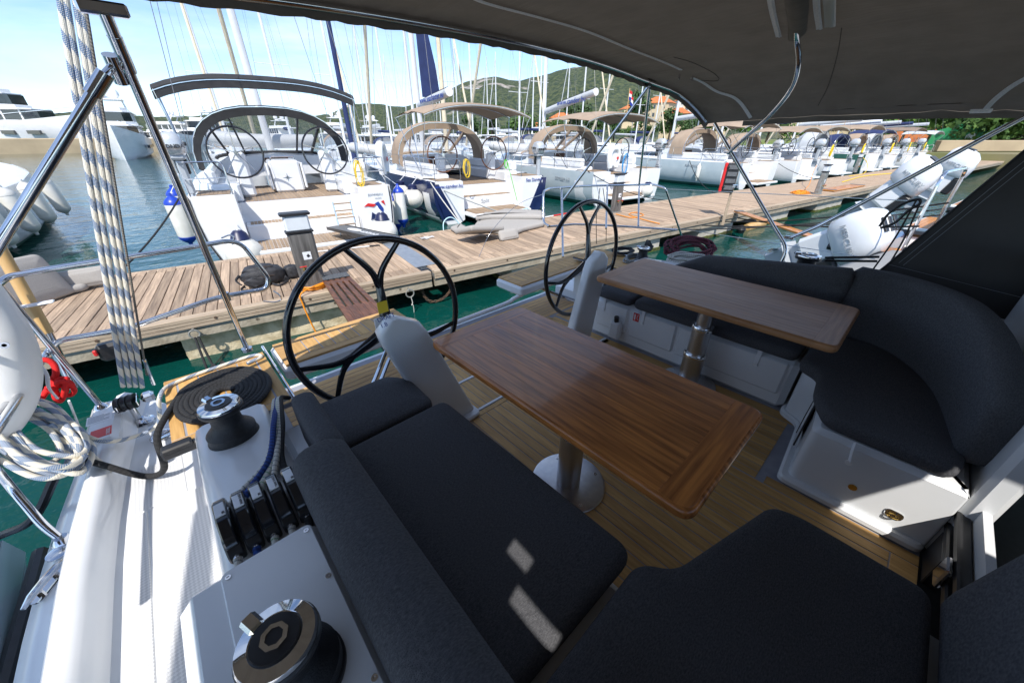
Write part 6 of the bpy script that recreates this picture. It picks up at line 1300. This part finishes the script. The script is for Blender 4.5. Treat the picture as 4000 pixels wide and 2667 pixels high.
rope('mooring_loop', 'doubled black mooring line hanging in front of the concrete float', [r2 + V((-.015, -.04, -.09)), r2 + V((-.03, -.3, -.35)), r2 + V((-.01, -.8, -.2)), r2 + V((.1, -2.2, .5))], .013, 'rope_black'); rope('mooring_loop', 'second strand of the black mooring line by the concrete float', [r2 + V((.015, -.04, -.09)), r2 + V((.03, -.3, -.38)), r2 + V((.06, -.8, -.25)), r2 + V((.16, -2.2, .5))], .013, 'rope_black')
ch = thing('anchor_chain', 'rusty chain sagging under the pontoon joint', 'chain', tuple(pl(1.2, .2, .3))); cpts = arc([pl(.98, .12, .30), pl(1.02, .14, .14), pl(1.12, .12, .04), pl(1.3, .1, .05), pl(1.42, .08, .14), pl(1.52, .05, .30)], 4)
for i in range(len(cpts) - 1):
    c = (cpts[i] + cpts[i + 1]) / 2; d = (cpts[i + 1] - cpts[i]).normalized(); u_ = d.cross(V((0, 1, 0))).normalized(); u_ = u_ if i % 2 else d.cross(u_).normalized()
    MB().tube([c + d * (.036 * math.cos(a)) + u_ * (.020 * math.sin(a)) for a in [2 * PI * k / 12 for k in range(12)]], .0075, 6, closed=True).build('chain_link', M['rust'], ch)
# red rescue board on its stake
sb = pz(1662, 507, .50); rb = thing('rescue_board', 'red and black rescue board on a wooden stake at the pontoon edge', 'rescue board', tuple(sb)); m = pmat(sb, RAD(-63))
MB().box((-.035, -.03, -.12), (.035, .03, 1.42), .006, m).build('stake', M['pontoon_x'], rb, smooth=False); MB().box((-.29, -.10, .70), (.03, -.035, 1.40), .03, m).build('case', M['black'], rb); MB().box((-.315, -.11, .70), (-.235, -.03, 1.41), .02, m).build('red_shell', M['red'], rb)
for z in (.78, .94, 1.10, 1.26): MB().box((-.21, -.106, z), (.01, -.098, z + .10), .008, m).build('case_rib', M['rubber'], rb)
for z in (.82, 1.28): MB().box((-.25, -.125, z), (-.19, -.10, z + .05), .01, m).build('latch', M['black'], rb)
# orange gangplanks, orange rope coil
def orange_plank(a, b, label, w=.22, n=4, grp='orange varnished gangplanks'):
    ax = b - a; m = frame(a, ax, V((0, 0, 1)).cross(ax)); t = thing('orange_gangplank', label, 'gangplank', tuple(a), grp)
    for k in range(n): y = -w / 2 + w * (k + .5) / n; MB().box((0, y - w / n * .46, -.04), (ax.length, y + w / n * .46, 0), .005, m).build('slat', M['wood_orange'], t, smooth=False)
    for x in (.02, ax.length - .24): MB().box((x, -w / 2 - .004, .001), (x + .22, w / 2 + .004, .010), .002, m).build('grip_pad', M['rubber'], t)
    return t
orange_plank(pz(1695, 484, PT + .06), pz(1910, 556, .78), 'orange varnished gangplank leading down to the motor boat'); orange_plank(pz(1900, 436, PT + .06), pz(1972, 424, PT + .06), 'orange slatted gangplank lying flat beside the service post', .5, 6)
pts = []
for k in range(6 * 16): a = k / 16 * 2 * PI; r = .5 - .05 * (k // 16) + .06 * math.sin(k * 1.7); pts.append(pz(1838, 444, PT) + V((r * math.cos(a), r * .55 * math.sin(a), .02 + .012 * (k // 16))))
tag(MB().tube(pts, .016, 6).build('orange_rope_coil', M['orange'], ang=70), 'orange rope coil on the planks beside the steel service post', 'rope')
rope('orange_lead', 'orange lead snaking over the planks behind the far wheel', [pz(1415, 492, PT + .01), pz(1450, 500, PT + .01), pz(1478, 494, PT + .01), pz(1460, 488, PT + .01), pz(1445, 493, PT + .01), pz(1480, 505, PT + .01), pz(1515, 514, PT + .01)], .012, 'orange', 'cable', 6)
rope('orange_lead', 'orange lead rising to the steel service post', [pz(1840, 443, PT + .02), pz(1858, 425, PT + .15), pz(1868, 395, PT + .55), pz(1876, 380, PT + .75)], .012, 'orange', 'cable', 6); rope('yellow_cable', 'yellow cable hanging from the far service post to the planks', [pz(1950, 405, PT + .02), pz(1985, 398, PT + .05), pz(1992, 375, PT + .5), pz(1975, 355, PT + .9)], .018, 'yellow', 'cable', 6)
rope('yellow_cable', 'yellow cable stretched along the far planks', [pz(1935, 418, PT + .02), pz(1990, 404, PT + .02), pz(2080, 396, PT + .02), pz(2150, 391, PT + .02)], .022, 'yellow', 'cable', 6)
for k, (x, y) in enumerate(((950, 532), (1105, 505))): rope('water_hose', ('pale blue hose arching off the pontoon edge by the gangway', 'pale blue hose arching behind the pile of grey cushions')[k], [pl(2.55 + 2.2 * k, 2.66, .50), pl(2.6 + 2.2 * k, 2.72, .75), pl(2.78 + 2.2 * k, 2.74, .84), pl(2.96 + 2.2 * k, 2.72, .72), pl(3.02 + 2.2 * k, 2.66, .50)], .014, mat('hose_blue_%d' % k, (.45, .66, .72), .4), 'hose', 6)
# black dock lines crossing the water to port
for k, (a, b, za, zb) in enumerate((((1580, 560), (2180, 478), .55, 1.0), ((1590, 562), (2160, 494), .5, .9), ((1640, 516), (2180, 466), .6, 1.2), ((1820, 525), (2110, 520), .7, .9))):
    p0 = pl(7.8 + k * .9, -.02, .45); p1 = px(b[0], b[1], 11.0 - k); line(('lowest', 'second', 'third', 'highest')[k] + ' black mooring line stretched over the water to the motor boats', p0, p1, .014, 'rope_black', .10)
# driftwood log with black buoy
lg = thing('floating_log', 'pale floating log with a black buoy beside the concrete float', 'log', tuple(pz(1725, 520, .05))); MB().tube([pz(1712, 525, .04), pz(1750, 512, .08)], [.12, .15], 14).build('log', M['wood_light'], lg); MB().lathe([(0, -.13), (.09, -.1), (.13, 0), (.09, .1), (0, .13)], 14, c=tuple(pz(1702, 527, .10))).build('buoy', M['black'], lg)
# ================================================================== far boats, trees and houses
def motoryacht(label, p, rz, s=1.0, hullm='gel_hull', grp='motor yachts across the basin'):
    t = thing('motor_yacht', label, 'motor yacht', (0, 0, 0), grp); OFF[t.name] = V(); Lh = 14.0
    secs = []
    for x, w, z in ((-Lh, 3.0, 2.6), (-8, 3.3, 2.7), (0, 3.4, 3.0), (7, 2.7, 3.7), (11.5, 1.4, 4.3), (14.5, .1, 4.8)): secs.append([V((x, -w, z)), V((x, -w * .9, .6)), V((x, -w * .5, -.4)), V((x, w * .5, -.4)), V((x, w * .9, .6)), V((x, w, z))])
    MB().loft(secs, False, True).build('hull', M[hullm], t, ang=40); MB().loft([[a, a.lerp(b, .001), b] for a, b in ((s_[0], s_[-1]) for s_ in secs)]).build('deck', M['gel_hull'], t)
    def tier(x0, x1, w, z0, z1, rake, nm, over=.9):
        MB().prism([(x0, -w), (x1 - 1.2, -w), (x1, -w * .55), (x1, w * .55), (x1 - 1.2, w), (x0, w)], z0, z0 + .25 * (z1 - z0), .03).build(nm, M['gel_hull'], t, smooth=False)
        MB().prism([(x0 + .5, -w + .12), (x1 - 1.4, -w + .12), (x1 - .3, -w * .5), (x1 - .3, w * .5), (x1 - 1.4, w - .12), (x0 + .5, w - .12)], z0 + .25 * (z1 - z0), z1 - .2, 0).build('window_band', M['glass'], t, smooth=False)
        for k in range(6): x = x0 + .5 + (x1 - x0 - 2.2) * k / 5; MB().box((x - .1, -w + .08, z0 + .2), (x + .12, w - .08, z1 - .2)).build('pillar', M['gel_hull'], t, smooth=False)
        MB().prism([(x0 - over * 2, -w - .15), (x1 - 1.6, -w - .15), (x1 - .7, -w * .6), (x1 - .7, w * .6), (x1 - 1.6, w + .15), (x0 - over * 2, w + .15)], z1 - .2, z1 + .05, .06).build('roof_slab', M['gel_hull'], t, smooth=False)
    tier(-9, 6, 2.7, 2.9, 5.0, 0, 'main_deck'); tier(-8, 3, 2.4, 5.05, 7.1, 0, 'upper_deck', 1.3)
    MB().prism([(-7, -2.0), (0, -2.0), (1.2, -1.2), (1.2, 1.2), (0, 2.0), (-7, 2.0)], 7.15, 7.75, .08).build('flybridge', M['gel_hull'], t, smooth=False)
    for s_ in (-1, 1): MB().tube([V((-4.5, s_ * 1.8, 7.7)), V((-5.6, s_ * 1.6, 9.2)), V((-5.2, 0, 9.6))], .16, 8).build('radar_arch', M['gel_hull'], t)
    MB().box((-7.0, -1.9, 9.0), (-2.2, 1.9, 9.15), .05).build('hardtop', M['gel_hull'], t); MB().tube([(-5.2, 0, 9.2), (-5.6, 0, 12.2)], .05, 6).build('aerial', M['gel_hull'], t)
    for x, y in ((-4.6, -1.0), (-4.8, 1.1)): MB().lathe([(.2, 9.15), (.25, 9.5), (.55, 9.75), (.58, 10.2), (.4, 10.6), (0, 10.75)], 14, c=(x, y, 0)).build('radome', M['gel_hull'], t)
    for s_ in (-1, 1): MB().tube([V((-13, s_ * 2.9, 3.6)), V((-8, s_ * 3.2, 3.7)), V((0, s_ * 3.3, 4.0)), V((7, s_ * 2.6, 4.7)), V((12.5, s_ * 1.0, 5.4))], .05, 6).build('rail', M['steel'], t)
    for s_ in (-1, 1):
        for k in range(5): MB().box((-10 + k * 3.6, s_ * 3.12 - .2, 1.5), (-8.2 + k * 3.6, s_ * 3.12 + .2, 2.0)).build('hull_window', M['glass'], t, smooth=False)
    t.location = p; t.rotation_euler = (0, 0, rz); t.scale = (s, s, s); return t
def at(x, d): q_ = pd(x, 317, d); return V((q_.x, q_.y, 0))
view = lambda p: math.atan2(p.y, p.x)
for lab, x, d, da, s in (('three-decked white motor yacht moored behind the stone quay', 48, 128, -95, 1.2), ('white motor yacht with a green waterline facing us beyond the quay end', 285, 80, 176, .78), ('motor yacht seen through the clear sprayhood', 470, 92, 150, .7), ('small motor yacht half hidden by the sprayhood frame', 640, 88, 20, .55), ('motor yacht with raised bow left of the blue furled sail', 770, 84, 165, .62), ('motor yacht behind the mast of the navy yacht', 850, 96, 15, .6), ('motor yacht right of the steel tube at the quay end', 375, 120, 60, .7)):
    p = at(x, d); o = motoryacht(lab, p + V((0, 0, 1.2 if x < 100 else 0)), RAD(-36) if x < 100 else view(p) + RAD(da), s)
# green antifouled boat hull reflections: low green hull of the facing yacht
def catamaran(label, p, rz, s=1.0, grp='catamarans in the second row', mast=17.0):
    t = thing('catamaran', label, 'catamaran', (0, 0, 0), grp); OFF[t.name] = V()
    for s_ in (-1, 1):
        secs = []
        for y, w, z in ((-5.5, .55, .6), (-5.0, .72, 1.3), (0, .8, 1.5), (4, .6, 1.6), (6.2, .05, 1.75)): secs.append([V((s_ * 2.7 - w, y, z)), V((s_ * 2.7 - w * .8, y, .1)), V((s_ * 2.7, y, -.4)), V((s_ * 2.7 + w * .8, y, .1)), V((s_ * 2.7 + w, y, z))])
        MB().loft(secs, False, True).build('hull', M['gel_hull'], t, ang=40)
        MB().loft([[V((s_ * (2.7 + .74), -3, .75)), V((s_ * (2.7 + .78), -3, 1.15))], [V((s_ * (2.7 + .74), 2, .85)), V((s_ * (2.7 + .78), 2, 1.2))]]).build('hull_window', M['glass'], t)
    MB().box((-2.4, -4.6, .8), (2.4, 2.5, 1.6), .1).build('bridge_deck', M['gel_hull'], t)
    MB().prism([(-2.3, -2.2), (2.3, -2.2), (2.2, 1.4), (1.3, 2.6), (-1.3, 2.6), (-2.2, 1.4)], 1.6, 1.95, .05).build('saloon', M['gel_hull'], t, smooth=False); MB().prism([(-2.2, -2.1), (2.2, -2.1), (2.1, 1.3), (1.2, 2.4), (-1.2, 2.4), (-2.1, 1.3)], 1.95, 2.55).build('window_band', M['glass'], t, smooth=False)
    MB().prism([(-2.4, -4.8), (2.4, -4.8), (2.3, 1.4), (1.2, 2.2), (-1.2, 2.2), (-2.3, 1.4)], 2.55, 2.8, .08).build('roof', M['gel_hull'], t, smooth=False)
    for s_ in (-1, 1):
        for y in (-4.6, -2.2): MB().tube([V((s_ * 2.25, y, 1.5)), V((s_ * 2.25, y, 2.6))], .05, 6).build('post', M['gel_hull'], t)
    MB().box((.3, -4.2, 2.8), (1.8, -2.6, 3.3), .1).build('helm_seat', M['gel_hull'], t); MB().tube([(0, 1.2, 2.8), (0, 1.1, mast)], [.13, .09], 8).build('mast', M['mast'], t); MB().tube([(0, 1.0, 3.9), (0, -4.4, 3.9)], [.18, .22], 10).build('boom', M['sailcover'], t)
    for s_ in (-1, 1): MB().tube([V((s_ * 3.2, 0, 1.5)), V((0, 1.1, mast - 1))], .012, 4).build('shroud', M['stay'], t)
    MB().tube([(0, 5.5, 1.6), (0, 1.2, mast - 1)], .07, 6).build('furled_sail', M['label'], t)
    t.location = p; t.rotation_euler = (0, 0, rz); t.scale = (s, s, s); return t
ords = ('first', 'second', 'third', 'fourth', 'fifth', 'sixth', 'seventh', 'eighth', 'ninth', 'tenth', 'eleventh', 'twelfth', 'thirteenth', 'fourteenth')
cat0 = catamaran('x', (0, 0, 0), 0)
def clone(src, label, p, rz, s=1.0):
    c = src.copy(); COL.objects.link(c); c.location = p; c.rotation_euler = (0, 0, rz); c.scale = (s, s, s); c['label'] = label
    for ch in CH[src.name]:
        k = ch.copy(); COL.objects.link(k); k.parent = c
    return c
CH = {cat0.name: [o for o in bpy.data.objects if o.parent == cat0]}
cats = [(27, 60), (36, 62), (44.5, 62), (53, 61), (61, 59), (69, 57), (40, 78), (52, 79), (64, 77)]
for k, (x, y) in enumerate(cats):
    lab = 'white catamaran, ' + ords[k] + ' from the left in the rows beyond the yachts'
    if k == 0: cat0.location = (x, y, 0); cat0.rotation_euler = (0, 0, RAD(-12)); cat0['label'] = lab
    else: clone(cat0, lab, (x, y, 0), RAD(-12 + 7 * math.sin(k * 2.3)), 1.0 + .08 * math.sin(k * 1.7))
# second row of sailing yachts whose masts crowd the sky
fy = yacht('x', 0, 0, 0, hb=1.9, L=12, F=1.15, det=0, hood=('canvas_tan', 1.6, 2.6), bim=None, boom=(3.0, 1.6, 'sailcover', .1), mast=17, sail=True, grp='second row of sailing yachts')
fy2 = yacht('x', 0, 0, 0, hb=2.0, L=13, F=1.2, det=0, hood=('canvas_blue', 1.6, 2.6), bim=None, boom=(3.1, 1.6, 'canvas_blue', .1), mast=19.5, sail=False, grp='second row of sailing yachts')
for f in (fy, fy2): CH[f.name] = [o for o in bpy.data.objects if o.parent == f]; ALLCH[f.name] = CH[f.name]
spots = [(7, 47), (11.5, 46), (16, 45.5), (21, 46), (24, 40), (29.5, 43), (34, 40), (38.5, 42), (43, 38), (48, 39), (53, 36), (58, 37), (62, 30), (66, 34)]
for k, (x, y) in enumerate(spots):
    src = (fy, fy2)[k % 2]; lab = 'sailing yacht with bare mast, %s from the left in the second row' % ords[k]; a = RAD(170 + 9 * math.sin(k * 3.1))
    if k < 2: src.location = (x, y, 0); src.rotation_euler = (0, 0, a); src['label'] = lab
    else: clone(src, lab, (x, y, 0), a, .92 + .14 * (k * 7 % 5) / 4)
# tall dark blue furled sail and navy sail cover on masts behind the white yacht
for lab, x, d, mt, h, r in (('tall mast with a dark blue furled sail behind the white yacht', 805, 30, 'canvas_blue', 17, .16), ('slim mast with spreaders left of the navy yacht', 955, 34, 'mast', 19, .1), ('cream furled headsail between the two bimini yachts', 1024, 31, 'sail', 17, .17)):
    p = at(x, d); t = thing('standing_mast', lab, 'mast', tuple(p), 'tall masts behind the near yachts'); MB().tube([p, p + V((0, 0, h))], [r, r * .7], 10).build('spar', M[mt], t); MB().tube([p + V((-.9, .2, h * .55)), p + V((0, 0, h * .55)), p + V((.9, -.2, h * .55))], .03, 6).build('spreader', M['mast'], t)
    MB().box(tuple(p + V((-1.5, -4, -.2))), tuple(p + V((1.5, 5, 1.15))), .3).build('hull', M['gel_hull'], t)
    for s_ in (-1, 1): MB().tube([p + V((s_ * 1.4, 0, 1.1)), p + V((s_ * .9, 0, h * .55)), p + V((0, 0, h))], .01, 4).build('shroud', M['stay'], t)
p = loc(b2, 0, 5.6, 0); t = thing('sail_bag', 'dark blue sail bag hoisted beside the mast of the navy yacht', 'sail', tuple(p + V((.2, 0, 3.5)))); MB().loft([[p + V((.12, -.05, z)), p + V((.12 + w, -.15, z)), p + V((.12 + w, .02, z)), p + V((.12, .05, z))] for z, w in ((3.9, .75), (5.0, .62), (6.2, .35), (7.2, .08))], True, True).build('bag', M['canvas_blue'], t)
# ---- trees
rnd = random.Random(21)
def tree_mesh(h, w, n, leaf, lm, seed, shape='round'):
    rg = random.Random(seed); root = thing('tree', 'x', 'tree', (0, 0, 0), 'trees along the shore'); OFF[root.name] = V()
    MB().tube([(0, 0, 0), (.1, .05, h * .35), (-.05, .1, h * .75)], [h * .035, h * .025, h * .008], 7).build('trunk', M['bark'], root)
    for k in range(4): a = k * 1.6 + rg.random(); MB().tube([(.05, .05, h * (.28 + .08 * k)), (w * .35 * math.cos(a), w * .35 * math.sin(a), h * (.55 + .08 * k))], [h * .014, h * .005], 5).build('limb', M['bark'], root)
    cl = [(V((rg.uniform(-1, 1) * w * .36, rg.uniform(-1, 1) * w * .36, h * rg.uniform(.38, .86))), w * rg.uniform(.16, .30)) for _ in range(13)]; mb = MB()
    for k in range(n):
        c, r = cl[k % len(cl)]; d = V((rg.gauss(0, 1), rg.gauss(0, 1), rg.gauss(0, .8))).normalized(); p = c + d * r * (rg.random() ** .4); u = V((rg.gauss(0, 1), rg.gauss(0, 1), rg.gauss(0, 1))).normalized(); v = u.cross(d).normalized(); l = leaf * rg.uniform(.6, 1.3)
        mb.add([p - u * l, p + v * l * .6, p + u * l, p - v * l * .6], [(0, 1, 2, 3)])
    mb.build('crown', M[lm], root, smooth=False); CH[root.name] = [o for o in bpy.data.objects if o.parent == root]; return root
protos = [tree_mesh(9, 7.5, 1500, .42, 'leaf_dark', 1), tree_mesh(7, 7, 1300, .38, 'leaf', 2), tree_mesh(11, 6.5, 1500, .42, 'leaf_dark', 3), tree_mesh(4, 6.5, 1300, .30, 'leaf', 4)]
tspots = []
for k in range(22): tspots.append((1085 + k * 27 + 9 * math.sin(k * 2.1), 150 + 22 * math.sin(k * 1.3), k % 3, .9 + .35 * math.sin(k * 3.7)))
for k in range(9): tspots.append((2190 + k * 27, 76 + 7 * math.sin(k * 2.0), 3 if k % 3 else 1, 1.0))
for k in range(8): tspots.append((1700 + k * 62, 120 + 10 * math.sin(k), (1, 0, 3)[k % 3], 1.0))
used = set(); cnt_ = {}
names_ = {0: 'dark green round tree', 1: 'light green leafy tree', 2: 'tall dark tree', 3: 'low spreading bush'}
for k, (x, d, i, s) in enumerate(tspots):
    p = at(x, d) + V((0, 0, 1.1)); where = 'on the shore behind the catamarans' if k < 22 else ('on the lawn at the edge' if k < 31 else 'behind the far row of biminis')
    cnt_[(i, where)] = cnt_.get((i, where), 0) + 1; lab = '%s %s from the left %s' % (ords[cnt_[(i, where)] - 1], names_[i], where)
    if i not in used: used.add(i); o = protos[i]; o.location = p; o.rotation_euler = (0, 0, k); o.scale = (s, s, s); o['label'] = lab
    else: clone(protos[i], lab, p, k * 1.3, s)
# ---- houses with terracotta roofs
def house(label, p, rz, w, d, h, wm):
    t = thing('house', label, 'house', (0, 0, 0), 'houses on the slope'); OFF[t.name] = V(); MB().box((-w / 2, -d / 2, -4), (w / 2, d / 2, h)).build('wall', M[wm], t, smooth=False); rh = w * .22
    MB().add([(-w / 2 - .5, -d / 2 - .5, h), (w / 2 + .5, -d / 2 - .5, h), (w / 2 + .5, d / 2 + .5, h), (-w / 2 - .5, d / 2 + .5, h), (-w / 2 * .3, 0, h + rh), (w / 2 * .3, 0, h + rh)], [(0, 1, 5, 4), (1, 2, 5), (2, 3, 4, 5), (3, 0, 4), (0, 3, 2, 1)]).build('roof', M['roof'], t, smooth=False)
    MB().box((w * .18, .2, h + rh * .5), (w * .18 + .7, .9, h + rh + .8)).build('chimney', M[wm], t, smooth=False)
    for k in range(3):
        for z in ((1.0, 3.9) if h > 5 else (1.0,)): f_ = MB().box((-w / 2 + w * (k + .5) / 3 - .5, -d / 2 - .06, z), (-w / 2 + w * (k + .5) / 3 + .5, -d / 2 + .05, z + 1.4)).build('window', M['glass'], t, smooth=False)
    t.location = p; t.rotation_euler = (0, 0, rz); return t
hs = [(1288, 170, 8, 4, 9, 'wall', 'cream house with orange roof between the boom lettering and the trees'), (1236, 185, 5, 3.2, 8, 'wall_white', 'low house behind the navy yacht bimini'), (1500, 200, 15, 6, 12, 'wall', 'large ochre house right of the mainsail boom'), (1545, 185, 9, 5, 10, 'wall', 'ochre house beside the bare mast'), (1592, 215, 14, 6, 12, 'wall_white', 'white house high behind the tan biminis'), (1630, 190, 8, 5, 10, 'wall', 'orange roofed house near the canvas corner'), (1440, 240, 17, 5, 10, 'wall', 'house on the slope above the trees'), (1560, 270, 24, 6, 11, 'wall_white', 'upper white house on the hill slope'), (1655, 240, 18, 6, 12, 'wall_white', 'terraced white house on the slope'), (1350, 210, 9, 4, 10, 'wall_white', 'white house below the hill behind the boom'), (1830, 190, 10, 6, 14, 'wall', 'ochre house above the far biminis'), (1960, 200, 11, 6, 14, 'wall', 'wide ochre house above the end of the row'), (2080, 170, 8, 6, 14, 'roof', 'red walled building near the green shelter')]
for x, d, gz, h, w, wm, lab in hs: p = at(x, d); house(lab, p + V((0, 0, gz * .62)), view(p) - PI / 2 + .35 * math.sin(x), w, w * .75, h, wm)
# green shelter at the end of the pontoon, low wall on the lawn
p = at(2195, 72); gs_ = thing('green_shelter', 'bright green tarpaulin shelter at the pontoon end', 'shelter', tuple(p), None); M['greentarp'] = mat('green_tarpaulin', (.03, .28, .10), .5, c2=(.02, .22, .08), ns=1.5)
a = view(p) - PI / 2; m = Matrix.Translation(p + V((0, 0, 1.1))) @ Matrix.Rotation(a, 4, 'Z'); MB().loft([[m @ V((-2.2 + dx, y, 0)), m @ V((-2.0 + dx, y, 2.0)), m @ V((0 + dx, y, 2.7)), m @ V((2.0 + dx, y, 2.2)), m @ V((2.3 + dx, y, 0))] for y, dx in ((-2, 0), (2, .3))], False, True).build('tarpaulin', M['greentarp'], gs_, smooth=False); MB().lathe([(0, 0), (.4, 0), (.4, .03), (0, .03)], 16, m @ Matrix.Translation((1.1, -2.02, 1.4)) @ Matrix.Rotation(PI / 2, 4, 'X')).build('emblem', M['label'], gs_)
p = at(2300, 66); tag(MB().prism([(p.x - 6, p.y + 4), (p.x + 14, p.y - 14), (p.x + 14.4, p.y - 13.6), (p.x - 5.6, p.y + 4.4)], 1.2, 2.2, .05).build('garden_wall', M['stone'], smooth=False), 'low tan garden wall on the lawn', 'wall')
# cars parked behind the far row
def car(label, p, rz, c):
    t = thing('parked_car', label, 'car', (0, 0, 0), 'cars parked on the quay road'); OFF[t.name] = V(); key = 'car_%s' % (c,)
    if key not in M: M[key] = mat('car_paint', c, .25, coat=.5)
    MB().loft([[V((x, -.85, z0)), V((x, -.85, z1)), V((x, .85, z1)), V((x, .85, z0))] for x, z0, z1 in ((-2.1, .35, .75), (-1.9, .25, .9), (1.7, .25, .85), (2.1, .35, .65))], True, True).build('body', M[key], t, ang=30); MB().loft([[V((x, -w, .85)), V((x2, -w * .8, 1.42)), V((x2, w * .8, 1.42)), V((x, w, .85))] for x, x2, w in ((-1.7, -1.3, .8), (.9, .3, .8))], True, True).build('cabin', M['glass'], t, ang=30); MB().box((-1.2, -.62, 1.41), (.25, .62, 1.46), .02).build('roof', M[key], t)
    for x in (-1.3, 1.3):
        for y in (-.8, .8): MB().lathe([(0, -.1), (.31, -.1), (.31, .1), (0, .1)], 14, Matrix.Translation((x, y, .3)) @ Matrix.Rotation(PI / 2, 4, 'X')).build('wheel', M['black'], t)
    t.location = p; t.rotation_euler = (0, 0, rz)
for k, (x, d, c, lab) in enumerate(((1555, 105, (.03, .06, .2), 'blue car parked beyond the cream sail'), (1590, 108, (.4, .41, .42), 'silver car parked on the quay road'), (1625, 110, (.03, .03, .035), 'black car at the end of the parked row'))): p = at(x, d); car(lab, p + V((0, 0, 1.16)), view(p) + PI / 2, c)
# ---- all lettering to mesh
dg = bpy.context.evaluated_depsgraph_get()
for o in [q for q in bpy.data.objects if q.type == 'FONT']:
    me = bpy.data.meshes.new_from_object(o.evaluated_get(dg)); n = bpy.data.objects.new('lettering', me); COL.objects.link(n); n.parent = o.parent; n.matrix_local = o.matrix_local.copy(); bpy.data.objects.remove(o)
